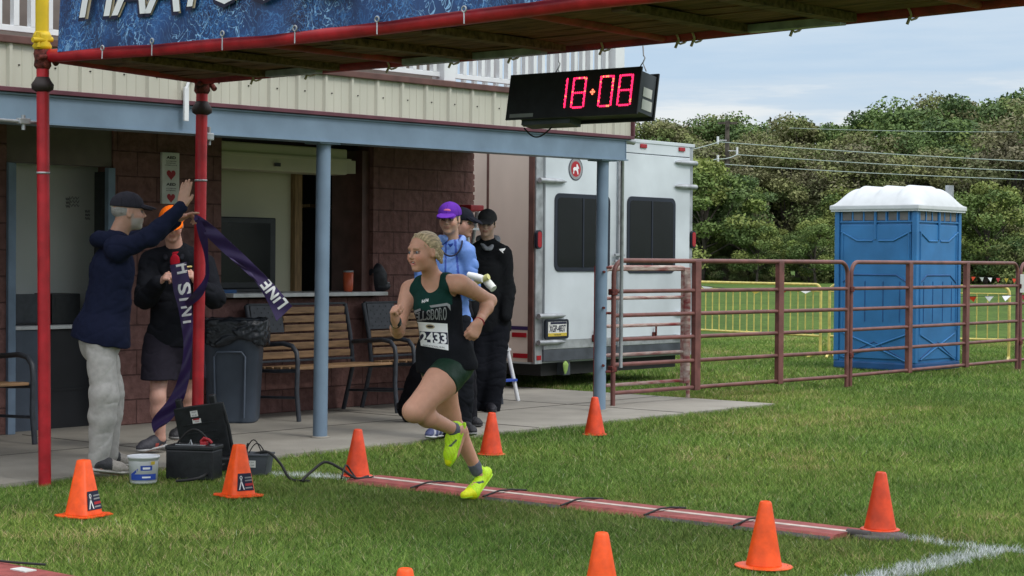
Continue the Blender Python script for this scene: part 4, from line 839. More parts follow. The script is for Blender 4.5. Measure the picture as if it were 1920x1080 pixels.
def pennants(label, p0, p1, n, sag, sz, seed):
    r = random.Random(seed); g = thing('pennant_string', label, 'bunting', (p0[0], p0[1], p0[2])); pt = lambda t: Vector((p0[0]+(p1[0]-p0[0])*t, p0[1]+(p1[1]-p0[1])*t, p0[2]+(p1[2]-p0[2])*t-sag*math.sin(math.pi*t)))
    m_ = MB(); m_.tube([pt(t) for t in np.linspace(0, 1, 20)], .004, 5); m_.build('cord', 'rubber', g)
    for i in range(n):
        a, b = pt((i+.15)/n), pt((i+.7)/n); c = (a+b)/2+Vector((r.uniform(-.03, .03), r.uniform(-.04, .04), -sz)); m_ = MB(); m_.add([a, b, c], [[0, 1, 2]]); m_.add([a+Vector((0, .004, 0)), b+Vector((0, .004, 0)), c+Vector((0, .004, 0))], [[2, 1, 0]]); m_.build('flag', ['white_print', 'red_print', 'yellow_print', 'cone_red', 'paper'][i % 5], g)
pennants('red white and yellow pennants strung along the left yellow barrier', (2.9, 29.0, 1.0), (4.5, 26.9, .98), 5, .05, .05, 1)
pennants('pennant string running behind the portable toilet to the right edge', (4.6, 26.8, .98), (7.3, 25.9, .95), 12, .06, .08, 2)
pennants('distant pennant string across the field edge at the right', (14.5, 62, .95), (20, 60, .95), 22, .1, .15, 5)
# ------------------------------------------------------------------ portable toilet
pc = G(1716, 697); an = math.radians(41); e1 = np.array([-math.cos(an), math.sin(an), 0]); e2 = np.array([math.sin(an), math.cos(an), 0]); SZ = 1.2
pt_ = thing('portable_toilet', 'blue portable toilet with white ribbed roof standing on the grass', 'toilet', pc+(e1+e2)*SZ/2, 0)
def pf_(face):   # frame with x to the right along a face, y into the cabin, z up
    if face == 0: o = pc+e1*SZ; x = -e1; y = e2
    else: o = pc; x = e2; y = e1
    return Matrix(((x[0], y[0], 0, o[0]), (x[1], y[1], 0, o[1]), (0, 0, 1, 0), (0, 0, 0, 1)))
HB = 2.06
fr0 = Matrix(((-e1[0], e2[0], 0, (pc+e1*SZ)[0]), (-e1[1], e2[1], 0, (pc+e1*SZ)[1]), (0, 0, 1, 0), (0, 0, 0, 1)))
m_ = MB(fr0); m_.box((.03, .03, .1), (SZ-.03, SZ-.03, HB)); cab = m_.build('cabin', 'porta', pt_)
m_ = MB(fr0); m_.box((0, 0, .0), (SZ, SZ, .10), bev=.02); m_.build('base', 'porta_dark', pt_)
for x, y in ((0, 0), (SZ-.07, 0), (0, SZ-.07), (SZ-.07, SZ-.07)): m_ = MB(fr0); m_.box((x, y, .1), (x+.07, y+.07, HB), bev=.012); m_.build('corner_column', 'porta', pt_)
for face in (0, 1):
    fr = pf_(face); tag_ = 'side_panel' if face == 0 else 'door_panel'
    m_ = MB(fr); m_.box((.09, .012, .14), (SZ-.09, .029, HB-.19), bev=.008); pn = m_.build(tag_, 'porta', pt_)
    m_ = MB(fr)
    def rid(pts, r=.013): m_.tube([(x*SZ, .010, z) for x, z in pts], r, 6)
    rid([(.08, 1.78), (.28, 1.66), (.47, 1.66)]); rid([(.54, 1.66), (.72, 1.66), (.93, 1.78)]); rid([(.12, .46), (.45, .32), (.88, .12)]); rid([(.88, .46), (.5, .3), (.12, .14)]); rid([(.1, .46), (.1, 1.78)]); rid([(.9, .5), (.9, 1.78)]); rid([(.5, HB-.02), (.5, 1.68)], .02)
    m_.build('moulded_rib', 'porta', pn)
    m_ = MB(fr)
    def gr(pts, r=.009): m_.tube([(x*SZ, .012, z) for x, z in pts], r, 6)
    gr([(.1, 1.12), (.24, 1.22), (.76, 1.22), (.9, 1.12)], .012); gr([(.12, .16), (.5, .36), (.86, .14)]);
    for x in (.18, .38, .6, .8): gr([(x, .62), (x, 1.14)], .008)
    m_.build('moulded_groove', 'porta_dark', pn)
    m_ = MB(fr)
    for k in range(6): x0 = .11+k*(SZ-.22)/6+(.02 if k >= 3 else 0); m_.box((x0, .018, HB-.135), (x0+(SZ-.22)/6-.03, .024, HB-.025))
    m_.build('vent_opening', 'mesh_grey', pt_)
    m_ = MB(fr); m_.box((.07, .008, HB-.165), (SZ-.07, .03, HB-.145), bev=.004); m_.box((.07, .008, HB-.02), (SZ-.07, .03, HB), bev=.004)
    for k in range(7): x0 = .1+k*(SZ-.22)/6; m_.box((x0-.01, .010, HB-.145), (x0+.01, .03, HB-.02))
    m_.build('vent_frame', 'porta', pt_)
m_ = MB(fr0); nx, ny = 72, 30; grid = []
for i in range(nx+1):
    x = -.04+(SZ+.08)*i/nx; r_ = []
    for j in range(ny+1):
        y = -.04+(SZ+.08)*j/ny; tx, ty = min(i, nx-i)/nx*2, min(j, ny-j)/ny*2; bx = 1-(1-min(1, tx*2.6))**2.4; by = 1-(1-min(1, ty*1.7))**2.2
        rib = .034*max(0, math.cos((i/nx-.5)*2*math.pi*4))**5*min(1, tx*3)*min(1, ty*3); r_.append((x, y, HB+.06+.23*min(bx, 1)*by+rib))
    grid.append(r_)
m_.sheet([r[::-1] for r in grid][::-1] if False else grid, smooth=True); roof = m_.build('roof', 'porta_roof', pt_)
m_ = MB(fr0); m_.box((-.05, -.05, HB+.001), (SZ+.05, SZ+.05, HB+.06), bev=.012); m_.box((-.035, -.035, HB-.02), (SZ+.035, SZ+.035, HB)); m_.build('roof_rim', 'porta_roof', roof)
m_ = MB(fr0); m_.tube([(SZ-.12, SZ-.12, HB+.05), (SZ-.12, SZ-.12, HB+.34)], .055, 14); m_.build('vent_pipe', 'galv', pt_)
# ------------------------------------------------------------------ timing mats
mA, mB_ = GF(672, 896), GF(1602, 996); uM = (mA[0]+mB_[0])/2+.0; w1, w0_ = mA[1], mB_[1]
mt = thing('timing_mat', 'long red timing mat with a pale centre stripe across the finish line', 'mat', fw(uM, w0_, -.02), TH)
nseg = 6; sg_ = (w1-w0_)/nseg
for i in range(nseg):
    a_, b_ = w0_+i*sg_, w0_+(i+1)*sg_-.012; m_ = MB(FR); tw = .012*((-1)**i); z1 = .004
    vs = [(uM+x+(tw if y == b_ else 0), y, z) for y in (a_, b_) for x, z in ((-.185, -.02), (-.14, z1), (.14, z1), (.185, -.02))]
    m_.add(vs, [[0, 1, 5, 4], [1, 2, 6, 5], [2, 3, 7, 6], [0, 3, 2, 1], [4, 5, 6, 7]]); s_ = m_.build('mat_segment', 'mat_red', mt)
    m_ = MB(FR); m_.box((uM-.022, a_, z1-.001), (uM+.022, b_, z1+.003)); m_.build('stripe', 'stripe', s_)
    if i in (0, 1, 3): m_ = MB(FR); m_.add([(uM-.21, a_, -.018), (uM-.186, a_, -.002), (uM-.186, b_, -.002), (uM-.21, b_, -.018)], [[0, 1, 2, 3]]); m_.build('mat_border', 'mat_edge', s_)
    if i: m_ = MB(FR); m_.tube([(uM-.20, a_-.006, 0), (uM-.05, a_-.006, .02), (uM+.05, a_-.01, .018), (uM+.2, a_-.006, 0)], .006, 6); m_.build('joint_strap', 'rubber', mt)
q = GF(1650, 1000); m_ = MB(FR); m_.lathe((q[0], q[1], -.02), [(0, .022), (.13, .018), (.15, 0)], 24); m_.tube([(uM, w0_+.01, 0), (uM, w0_-.12, .0)], .02, 8); m_.build('rubber_pad', 'mat_edge', loc=fw(q[0], q[1], -.02), rot=TH, label='flat black rubber pad under the cone at the mat end', cat='pad')
q0, q1 = GF(0, 1056), GF(150, 1082); m_ = MB(FR); uS = (q0[0]+q1[0])/2; ws_ = q0[1]
st = thing('timing_mat', 'red timing mat corner at the lower left edge of the photo', 'mat', fw(uS-.2, ws_, -.02), TH)
m_ = MB(FR); m_.box((uS-.44, ws_-3.0, -.02), (uS, ws_+.35, .006), bev=.006); m_.build('mat_segment', 'mat_red', st)
q = GF(45, 1072); m_ = MB(FR); m_.box((q[0]-.03, q[1]-.05, .006), (q[0]+.03, q[1]+.06, .011)); m_.build('tape_patch', 'paper', st)
q = GF(20, 1064); m_ = MB(FR); m_.tube([(q[0]+.1, q[1]-.12, .014), (q[0]+.02, q[1], .02), (q[0]-.02, q[1]+.3, .014)], .006, 6); m_.build('joint_strap', 'rubber', st)
# ------------------------------------------------------------------ cones
def make_cone(kind):
    root = thing('traffic_cone', 'orange cone', 'cone', (0, 0, 0))
    if kind == 'square':
        m_ = MB(); m_.lathe((0, 0, 0), [(.086, .004), (.081, .012), (.031, .296), (.026, .30), (.022, .29), (.0, .288)], 32, sq=5); m_.build('body', 'cone', root)
        m_ = MB(); pr = []
        n = 48
        for z in (0, .006): pr += [((.118+.010*(i % 4 < 2))*math.cos(2*math.pi*i/n)/((abs(math.cos(2*math.pi*i/n))**6+abs(math.sin(2*math.pi*i/n))**6)**(1/6)), (.118+.010*(i % 4 < 2))*math.sin(2*math.pi*i/n)/((abs(math.cos(2*math.pi*i/n))**6+abs(math.sin(2*math.pi*i/n))**6)**(1/6)), z) for i in range(n)]
        m_.add(pr, [list(range(n, 2*n)), list(range(n))[::-1]]+[[i, (i+1) % n, n+(i+1) % n, n+i] for i in range(n)]); m_.build('base_flange', 'cone', root)
    else:
        wide = kind == 'wide'; mt_ = 'cone' if wide else 'cone_red'; rb_ = .082
        m_ = MB(); m_.lathe((0, 0, 0), [(rb_+.003, .005), (rb_, .014), (.0555, .15), (.0285, .292), (.0245, .30), (.020, .302), (.018, .296), (.0, .294)], 40); m_.build('body', mt_, root)
        R_ = .132 if wide else .100; m_ = MB()
        prf = [(0, 0), (R_, 0), (R_+.003, .003), (R_, .006), (rb_, .009), (0, .009)]; m_.lathe((0, 0, 0), prf, 40); m_.build('base_flange', mt_, root)
    return root
CL = {'square': ['orange square cone with a ribbon sticker, leftmost in front of the red post', 'orange square cone with a ribbon sticker in front of the black case'],
 'wide': ['bright orange cone standing below the far right part of the mat', 'bright orange cone cut by the bottom edge, right of the runner', 'bright orange cone with only its tip showing at the bottom edge'],
 'narrow': ['red-orange cone at the left end of the timing mat', 'red-orange cone on the grass just right of the runner feet', 'red-orange cone at the foot of the right blue column', 'red-orange cone on the black pad at the right end of the mat']}
PR_ = {k: make_cone(k) for k in CL}
for k, pts in (('square', ((157, 966, 0), (447, 929, 0))), ('wide', ((1432, 1062, 0), (1129, 995, .3), (760, 1062, .3))), ('narrow', ((669, 893, 0), (921, 853, 0), (1115, 816, 0), (1650, 996, 0)))):
    for i, (x, y, z) in enumerate(pts):
        o = PR_[k] if i == 0 else copy_tree(PR_[k]); p = G(x, y-3 if z == 0 else y, z); o.location = (p[0], p[1], 0 if (k, i) == ('narrow', 3) else -.008)
        o.rotation_euler = (0, math.radians(random.uniform(-1.2, 1.2)), math.radians([62, 40, 0][i % 3] if k == 'square' else 37*i)); o['label'] = CL[k][i]; o['group'] = 'orange cones marking the finish line'
        if k == 'square':
            rz = Matrix.Translation(o.location) @ o.rotation_euler.to_matrix().to_4x4(); MW[o] = rz
            dirc = -nrm([p[0]+.0, p[1], 0]); best = min(range(4), key=lambda q_: -np.dot(np.array(rz.to_3x3() @ Vector((math.cos(q_*math.pi/2), math.sin(q_*math.pi/2), 0))), nrm(dirc+np.array([.55, 0, 0]))))
            A = rz @ Matrix.Rotation(best*math.pi/2, 4, 'Z'); st_ = lambda z: .0815-(.0815-.0312)*(z-.012)/.284+.0015
            def sp(y, z, o_=0.): return (st_(z)+o_, y, z)
            m_ = MB(A); z0, z1 = .035, .135; m_.add([sp(-st_(z0)*.72, z0), sp(st_(z0)*.72, z0), sp(st_(z1)*.72, z1), sp(-st_(z1)*.72, z1)], [[0, 1, 2, 3]]); m_.build('sticker', 'navy', o)
            m_ = MB(A)
            rib = [(-.03, .04), (-.022, .04), (.0, .085), (.008, .11), (.004, .122), (-.004, .122), (-.008, .11), (.0, .085), (.022, .04), (.03, .04)]
            for s_ in (-1, 1): m_.add([sp(-.025+s_*.020, .042, .001), sp(-.025+s_*.012, .042, .001), sp(-.025-s_*.006, .10, .001), sp(-.025-s_*.0, .103, .001)], [[0, 1, 2, 3]])
            m_.add([sp(-.025+.009*math.cos(t)*(.6 if k_ else 1), .111+.011*math.sin(t)*(.6 if k_ else 1), .001) for k_ in (0, 1) for t in np.linspace(0, 6.283, 13)[:-1]], [[i_, (i_+1) % 12, 12+(i_+1) % 12, 12+i_] for i_ in range(12)]); m_.build('sticker_ribbon', 'white_print', o)
            m_ = MB(A)
            for zz_ in (.105, .088, .046): m_.add([sp(0., zz_, .001), sp(.05, zz_+.002, .001), sp(.045, zz_+.010, .001), sp(.0, zz_+.008, .001)], [[0, 1, 2, 3]])
            m_.build('sticker_lines', 'grey_print', o); m_ = MB(A); m_.add([sp(.0, .062, .001), sp(.052, .064, .001), sp(.05, .078, .001), sp(.0, .076, .001)], [[0, 1, 2, 3]]); m_.build('sticker_red_line', 'red_print', o)
# ------------------------------------------------------------------ bucket, batteries, equipment case, cables
p = G(269, 905); p = p+nrm([p[0], p[1], 0])*.08; bk = thing('bucket', 'small white tub printed with blue lettering on the grass edge', 'bucket', p)
m_ = MB(); m_.lathe((p[0], p[1], -.01), [(0, 0), (.078, 0), (.083, .008), (.093, .155), (.101, .157), (.101, .17), (.095, .17), (.093, .16), (.086, .02), (0, .02)], 32); m_.build('tub', 'white', bk)
def wrapq(a0, a1, z0, z1, n=8, dz=0, r_=.0):
    V_ = [(p[0]+(.0845+.0105*(z/.157)+.001+r_)*math.cos(a), p[1]+(.0845+.0105*(z/.157)+.001+r_)*math.sin(a), z+zo-.01) for j, (z, dz_) in enumerate(((z0, 0), (z1, 0))) for a, zo in [(a0+(a1-a0)*i/n, dz*i/n) for i in range(n+1)]]
    return V_, [[i, i+1, n+2+i, n+1+i] for i in range(n)]
fa = math.atan2(-p[1], -p[0]); m_ = MB(); m_.add(*wrapq(fa-1.0, fa+1.0, .025, .062)); m_.add(*wrapq(fa-.95, fa+.1, .045, .062, dz=.065)); m_.add(*wrapq(fa-.2, fa+.6, .085, .115)); m_.build('label_blue', 'blue_print', bk)
m_ = MB(); m_.add(*wrapq(fa-.05, fa+.45, .092, .105, r_=.001)); m_.add(*wrapq(fa-.1, fa+.5, .038, .048, r_=.001)); m_.build('label_lettering', 'white_print', bk)
m_ = MB(); m_.add(*wrapq(fa+.5, fa+.8, .12, .14, r_=.001)); m_.build('label_spot', 'yellow_print', bk)
def boxat(px, py, wd, dp, ang):
    p_ = G(px, py); f = Matrix.Translation((p_[0], p_[1], -.01)) @ Matrix.Rotation(ang, 4, 'Z'); return p_, f
pp_, f = boxat(354, 897, .3, .2, math.radians(-12)); bt = thing('battery', 'large black battery with rope handle and red clip beside the white tub', 'battery', (pp_[0], pp_[1], -.01), math.radians(-12))
m_ = MB(f); m_.box((-.155, 0, 0), (.155, .18, .185), bev=.008); m_.box((-.16, -.005, .186), (.16, .185, .215), bev=.008); m_.build('battery_case', 'black_plastic', bt)
m_ = MB(f); m_.box((-.10, .02, .216), (.10, .035, .221)); m_.box((.12, .05, .216), (.15, .065, .221)); m_.tube([(-.01, .03, .22), (0, .03, .25), (.008, .03, .22)], .006, 6); m_.build('terminal_strip', 'alu', bt)
m_ = MB(f); m_.box((.06, .03, .216), (.10, .08, .24), bev=.006); m_.tube([(.06, .05, .24), (.08, .05, .262), (.11, .06, .25), (.13, .06, .23)], .009, 8); m_.tube([(.05, .06, .235), (.09, .07, .25)], .007, 6); m_.build('terminal_clip', 'red_print', bt)
m_ = MB(f); m_.tube([(-.12+.24*t, .09, .21+.10*math.sin(math.pi*t)) for t in np.linspace(0, 1, 14)], .007, 8); m_.build('rope_handle', 'rubber', bt)
pp_, f = boxat(374, 880, .3, .2, math.radians(-8)); cs = thing('equipment_case', 'open black hard case with its stickered lid raised, leaning by the red post', 'case', (pp_[0], pp_[1], -.01), math.radians(-8))
m_ = MB(f); m_.box((-.11, 0, 0), (.24, .15, .09), bev=.012); m_.build('case_base', 'black_plastic', cs)
a_ = math.radians(76); lf = f @ Matrix.Translation((0.03, .09, .07)) @ Matrix.Rotation(math.radians(-9), 4, 'Y') @ Matrix.Rotation(math.radians(8), 4, 'X')
m_ = MB(lf); m_.box((-.16, 0, 0), (.16, .06, .36), bev=.02); m_.box((-.165, -.012, -.0), (.165, .0, .365), bev=.008)
for x in (-.13, .1): m_.box((x-.02, .0, .35), (x+.02, .05, .42), bev=.01)
for z in (.06, .12, .18, .24): m_.box((-.12, -.016, z), (.10, -.012, z+.008))
m_.tube([(.17, .02, .02), (.178, .0, .2), (.165, .0, .36)], .012, 8); m_.build('case_lid', 'black_plastic', cs)
m_ = MB(lf); m_.box((-.055, -.018, .295), (-.005, -.0165, .335)); m_.box((-.05, -.018, .25), (.008, -.0165, .280)); m_.build('sticker', 'paper', cs)
m_ = MB(lf); m_.box((-.045, -.0187, .272), (0, -.0181, .281)); put_text(m_, 'TOP', (-.02, -.0185, .262), (1, 0, 0), (0, 0, 1), .03, .009, off=.0004); m_.build('sticker_print', 'red_print', cs)
m_ = MB(lf); put_text(m_, 'UNIT', (-.03, -.0185, .325), (1, 0, 0), (0, 0, 1), .035, .009, off=.0004); put_text(m_, '01-B', (-.03, -.0185, .305), (1, 0, 0), (0, 0, 1), .03, .009, off=.0004); m_.build('sticker_text', 'black_print', cs)
pp_, f = boxat(474, 888, .18, .2, math.radians(-6)); b2_ = thing('battery_box', 'small black battery box with a white sticker right of the equipment case', 'battery', (pp_[0], pp_[1], -.01), math.radians(-6))
m_ = MB(f); m_.add([(x, y, z) for x, y, z in ((-.10, 0, 0), (.08, 0, 0), (.08, .16, 0), (-.10, .16, 0), (-.12, -.01, .13), (.10, -.01, .13), (.10, .17, .13), (-.12, .17, .13))], [[0, 3, 2, 1], [4, 5, 6, 7], [0, 1, 5, 4], [1, 2, 6, 5], [2, 3, 7, 6], [3, 0, 4, 7]]); m_.box((-.125, -.015, .122), (.105, .175, .135), bev=.004); m_.build('battery_case', 'bumper', b2_)
m_ = MB(f); m_.add([(-.03, -.009, .05), (.02, -.009, .05), (.021, -.0125, .095), (-.031, -.0125, .095)], [[0, 1, 2, 3]]); m_.build('sticker', 'paper', b2_)
m_ = MB(f); put_text(m_, '12V', (-.005, -.0115, .083), (1, 0, 0), (0, -.1, 1), .03, .010, off=.001); put_text(m_, 'LOW', (-.005, -.0105, .065), (1, 0, 0), (0, -.1, 1), .035, .008, off=.001); m_.build('sticker_text', 'black_print', b2_)
m_ = MB(f)
for s_ in (0, 1): m_.tube([(-.07+.03*s_+.12*t, .08-.03*s_, .135+(.085-.02*s_)*math.sin(math.pi*min(1, t*1.1))) for t in np.linspace(0, 1, 12)], .004, 6)
m_.tube([(-.06, .06, .13), (-.045, .05, .2)], .008, 6); m_.box((.04, .05, .136), (.07, .08, .155), bev=.005); m_.build('lead_wires', 'rubber', b2_)
def cable(lbl, pts, r=.009):
    P_ = []
    for x, y, z in pts: q = G(x, y+z*300, z); P_.append(q)
    P_ = np.array([G(x, y, 0)+np.array([0, 0, z]) for x, y, z in pts]); t = np.linspace(0, len(P_)-1, 40)
    m_ = MB(); out_ = []
    for s_ in t:   # catmull-rom
        i = min(int(s_), len(P_)-2); f_ = s_-i; p0, p1, p2, p3 = P_[max(i-1, 0)], P_[i], P_[i+1], P_[min(i+2, len(P_)-1)]
        out_.append(.5*((2*p1)+(-p0+p2)*f_+(2*p0-5*p1+4*p2-p3)*f_**2+(-p0+3*p1-3*p2+p3)*f_**3))
    m_.tube(out_, r, 8); m_.build('cable', 'rubber', loc=P_[0], label=lbl, cat='cable', group='black cables of the timing gear')
cable('thick black cable arching from the battery box down onto the grass', [(462, 885, .10), (500, 888, .14), (525, 892, .08), (545, 898, 0), (580, 902, 0)])
cable('black cable lying before the large battery on the grass', [(330, 905, .01), (370, 903, .02), (400, 893, .04), (420, 885, .05)])
cable('black cable looping up between the battery box and the mat', [(565, 902, .0), (585, 898, .05), (610, 896, .10), (640, 897, .06), (668, 900, .01), (690, 896, .01)])
cable('thin black cable hump beside the cone at the left mat end', [(640, 900, .01), (648, 896, .08), (660, 895, .03), (672, 898, .0), (700, 897, .01)], .006)
# ================================================================== POWER LINES
up_ = J(1363, 320, 126); pl_ = thing('utility_pole', 'dark wooden utility pole with crossarm standing before the wood', 'pole', (up_[0], up_[1], 0))
tp = J(1363, 226, 126); m_ = MB(); m_.tube([(up_[0], up_[1], 0), (up_[0], up_[1], tp[2])], [.2, .15], 10); m_.build('shaft', 'bark', pl_)
m_ = MB(); m_.box((up_[0]-.65, up_[1]-.06, tp[2]-.25), (up_[0]+.65, up_[1]+.06, tp[2]-.1)); m_.box((up_[0]-.08, up_[1]-.2, tp[2]-.5), (up_[0]+.08, up_[1]+.1, tp[2]-.35)); m_.build('crossarm', 'bark', pl_)
for x, y in ((1346, 263), (1382, 283), (1346, 298)):
    q = J(x, y, 125.6); m_ = MB(); m_.tube([(q[0], q[1], q[2]-.26), (q[0], q[1], q[2]+.26)], .08, 8); m_.tube([(q[0], q[1], q[2]), (up_[0], up_[1]-.1, q[2]+.02)], .025, 5); m_.build('insulator', 'white', pl_)
def wire(label, pts, D0, D1, sag=0.0, r=.030):
    P_ = [Vector(tuple(J(x, y, D0+(D1-D0)*i/(len(pts)-1)))) for i, (x, y) in enumerate(pts)]; m_ = MB(); out_ = []
    for a, b in zip(P_[:-1], P_[1:]): out_ += [a.lerp(b, t)-Vector((0, 0, sag*4*t*(1-t))) for t in np.linspace(0, 1, 12)[:-1]]
    m_.tube(out_+[P_[-1]], r, 6); m_.build('power_line', 'wire', loc=P_[0], label=label, cat='cable', group='overhead power lines before the wood')
X['wire'] = mat('wire_grey', (.38, .46, .42), .5)
wire('uppermost of the three bright overhead wires running right from the utility pole', [(1348, 266), (1960, 304)], 125.5, 121, .1)
wire('middle one of the three bright overhead wires right of the utility pole', [(1382, 290), (1960, 322)], 125.5, 121, .1)
wire('lowest of the three bright overhead wires right of the utility pole', [(1356, 308), (1960, 338)], 125.5, 121, .1)
wire('overhead wire running left from the utility pole above the trailer roof', [(1346, 267), (1180, 296)], 125.5, 116, .2)
wire('lower overhead wire running left from the utility pole', [(1382, 290), (1346, 298), (1180, 325)], 125.5, 116, .1)
wire('thin faint overhead wire crossing the wood near its top at the right', [(1480, 240), (1960, 247)], 127.5, 127.5, .1, .018)
# ================================================================== TREES
def leaf_mesh(name, seed, H_, Wd_, n_cl, per, lsz, pal, dens_low=.15, shape='round', col_mid=None):
    """crown as many small leaf faces gathered in clumps round the limb ends; returns (crown mesh, trunk mesh)"""
    r = np.random.default_rng(seed); tr = MB(); z0 = H_*dens_low; ccs = []
    pts = [(0, 0, 0), (r.normal()*.1, r.normal()*.1, H_*.3), (r.normal()*.3, r.normal()*.3, H_*.6), (r.normal()*.3, r.normal()*.3, H_*.92)]; tr.tube(pts, [H_*.022, H_*.017, H_*.010, H_*.003], 7)
    for i in range(n_cl):
        t = r.uniform(0, 1)**.8; z = z0+(H_-z0)*t; prof_ = {'round': math.sin(math.pi*min(.98, .16+.80*t))**.6, 'tall': (1-t)**.55*.9+.12, 'bush': math.cos(t*1.5)**.5+.05}[shape]
        a = r.uniform(0, 2*math.pi); rad = Wd_/2*prof_*math.sqrt(r.uniform(.12, 1)); c = np.array([rad*math.cos(a), rad*math.sin(a), z]); ccs.append(c)
        if i % 2 == 0:
            s_ = np.array([pts[1][0], pts[1][1], max(H_*.12, z*.55)]); mid = (s_+c)/2+r.normal(size=3)*.15; tr.tube([s_, mid, c], [H_*.008, H_*.005, H_*.0015], 5)
    n = n_cl*per; ci = np.repeat(np.arange(n_cl), per); C_ = np.array(ccs)[ci]; cr = (Wd_*.13)*r.uniform(.6, 1.35, n_cl)[ci]
    d = r.normal(size=(n, 3)); d /= np.linalg.norm(d, axis=1)[:, None]; rr_ = cr*r.uniform(.1, 1, n)**.45; P = C_+d*rr_[:, None]*np.array([1.15, 1.15, .8]); P[:, 2] = np.maximum(P[:, 2], .05)
    a1 = r.normal(size=(n, 3)); a1 /= np.linalg.norm(a1, axis=1)[:, None]; nn_ = d*.6+r.normal(size=(n, 3))*.6; a2 = np.cross(nn_, a1); a2 /= np.linalg.norm(a2, axis=1)[:, None]; a1 = np.cross(a2, nn_); a1 /= np.linalg.norm(a1, axis=1)[:, None]
    s_ = lsz*r.uniform(.6, 1.4, n)[:, None]; V_ = np.stack([P-a1*s_, P-a2*s_*.55, P+a1*s_, P+a2*s_*.55], 1).reshape(-1, 3); Q = np.arange(n*4).reshape(-1, 4)
    pal = np.array(pal); cc_ = 2.1*pal[r.integers(0, len(pal), n_cl)][ci]*r.uniform(.85, 1.15, n)[:, None]; own = r.random(n) < .07; cc_[own] = pal[r.integers(0, len(pal), own.sum())]*2.5
    o = np_obj('tmp', V_, Q, 'leaf', None, np.repeat(cc_, 4, 0), smooth=False); me = o.data; me.name = name; bpy.data.objects.remove(o); MW.clear() if False else None
    t_ = tr.build('tmp', 'bark'); tm_ = t_.data; bpy.data.objects.remove(t_); return me, tm_, H_
GREEN = [(.047, .075, .024), (.060, .092, .028), (.036, .060, .022), (.080, .105, .030), (.052, .078, .030)]
OLIVE = [(.076, .092, .032), (.092, .106, .038), (.060, .078, .028), (.105, .110, .046), (.082, .082, .040)]
BROWN = [(.080, .085, .042), (.094, .090, .050), (.066, .076, .034), (.074, .068, .042), (.10, .11, .042)]
BRIGHT = [(.082, .108, .028), (.066, .095, .028), (.100, .118, .034), (.054, .080, .026)]
KIND = {'deep': [leaf_mesh('crown', 11+i, 10, 7.5, 50, 400, .105, GREEN, .18) for i in range(3)],
        'olive': [leaf_mesh('crown', 21+i, 10, 7, 48, 380, .10, OLIVE, .12) for i in range(3)],
        'brush': [leaf_mesh('crown', 31+i, 7, 5.5, 52, 190, .082, BROWN, .05, 'tall') for i in range(3)],
        'bright': [leaf_mesh('crown', 41+i, 6, 5, 44, 300, .092, BRIGHT, .06, 'round') for i in range(2)],
        'bush': [leaf_mesh('crown', 51+i, 3, 4.5, 34, 230, .085, GREEN+OLIVE, .02, 'bush') for i in range(2)]}
TL = {'deep': 'tall dark green leafy tree in the wood beyond the field', 'olive': 'olive green tree in the wood beyond the field', 'brush': 'thin grey-brown brushy tree in front of the tall wood', 'bright': 'small yellow-green tree at the front edge of the wood', 'bush': 'low green bush along the foot of the wood'}
TD = {'deep': 'dark green leafy tree', 'olive': 'olive green leafy tree', 'brush': 'thin grey-brown brushy tree', 'bright': 'small yellow-green tree', 'bush': 'low green bush at the field edge'}
TN = {'deep': 'broadleaf_tree', 'olive': 'broadleaf_tree', 'brush': 'brushy_tree', 'bright': 'broadleaf_tree', 'bush': 'bush'}
tr_r = random.Random(12)
def tree(kind, x, y, h_, wsc=1., label=None):
    cm, tm_, H_ = tr_r.choice(KIND[kind]); s_ = h_/H_; g = bpy.data.objects.new(TN[kind], None); g.empty_display_size = .2; COL.objects.link(g); g.location = (x, y, -.03); g.rotation_euler = (0, 0, tr_r.uniform(0, 6.28)); g.scale = (s_*wsc, s_*wsc, s_)
    px_ = 960+F_PX*x/y
    zn = 'hidden behind the white trailer' if px_ < 1165 else 'behind the trailer roof' if px_ < 1300 else 'near the utility pole' if px_ < 1430 else 'left of the toilet' if px_ < 1560 else 'behind the portable toilet' if px_ < 1700 else 'behind the toilet vent pipe' if px_ < 1830 else 'at the right edge of the photo' if px_ < 1925 else 'beyond the right edge of the photo'
    row = '' if label else ('on the skyline ' if y > 150 else 'just below the skyline ' if y > 137 else 'mid height ' if y > 127.4 else 'at the front ') if kind != 'bush' else ''
    props(g, label or (TD[kind]+' '+row+zn), 'bush' if kind == 'bush' else 'tree', (kind+' wood '+row+zn) if not label else None)
    a = bpy.data.objects.new('crown', cm); b = bpy.data.objects.new('trunk', tm_)
    for q in (a, b): COL.objects.link(q); q.parent = g
def top_at(px):    # height in the survey of the tree line
    return float(np.interp(px, [1100, 1180, 1250, 1330, 1400, 1470, 1520, 1560, 1620, 1700, 1740, 1800, 1840, 1890, 2000], [250, 252, 240, 232, 238, 246, 232, 240, 236, 218, 212, 206, 216, 196, 188]))
for px in range(1040, 2240, 46):
    D = 158+tr_r.uniform(-6, 6); q = J(px+tr_r.uniform(-10, 10), top_at(px), D); tree('deep' if tr_r.random() < .72 else 'olive', q[0], q[1], (q[2]+.03)*tr_r.uniform(.96, 1.05), 1.1)
for px in range(1000, 2240, 60):
    D = 143+tr_r.uniform(-5, 5); q = J(px+tr_r.uniform(-14, 14), top_at(px)+22+tr_r.uniform(-6, 22), D); tree('olive' if tr_r.random() < .65 else 'deep', q[0], q[1], q[2], 1.15)
for px in range(1080, 2200, 44):
    D = 131+tr_r.uniform(-4, 4); yt = 305+tr_r.uniform(-35, 40); q = J(px+tr_r.uniform(-12, 12), yt, D); tree('brush' if tr_r.random() < .8 else 'olive', q[0], q[1], q[2], 1.25)
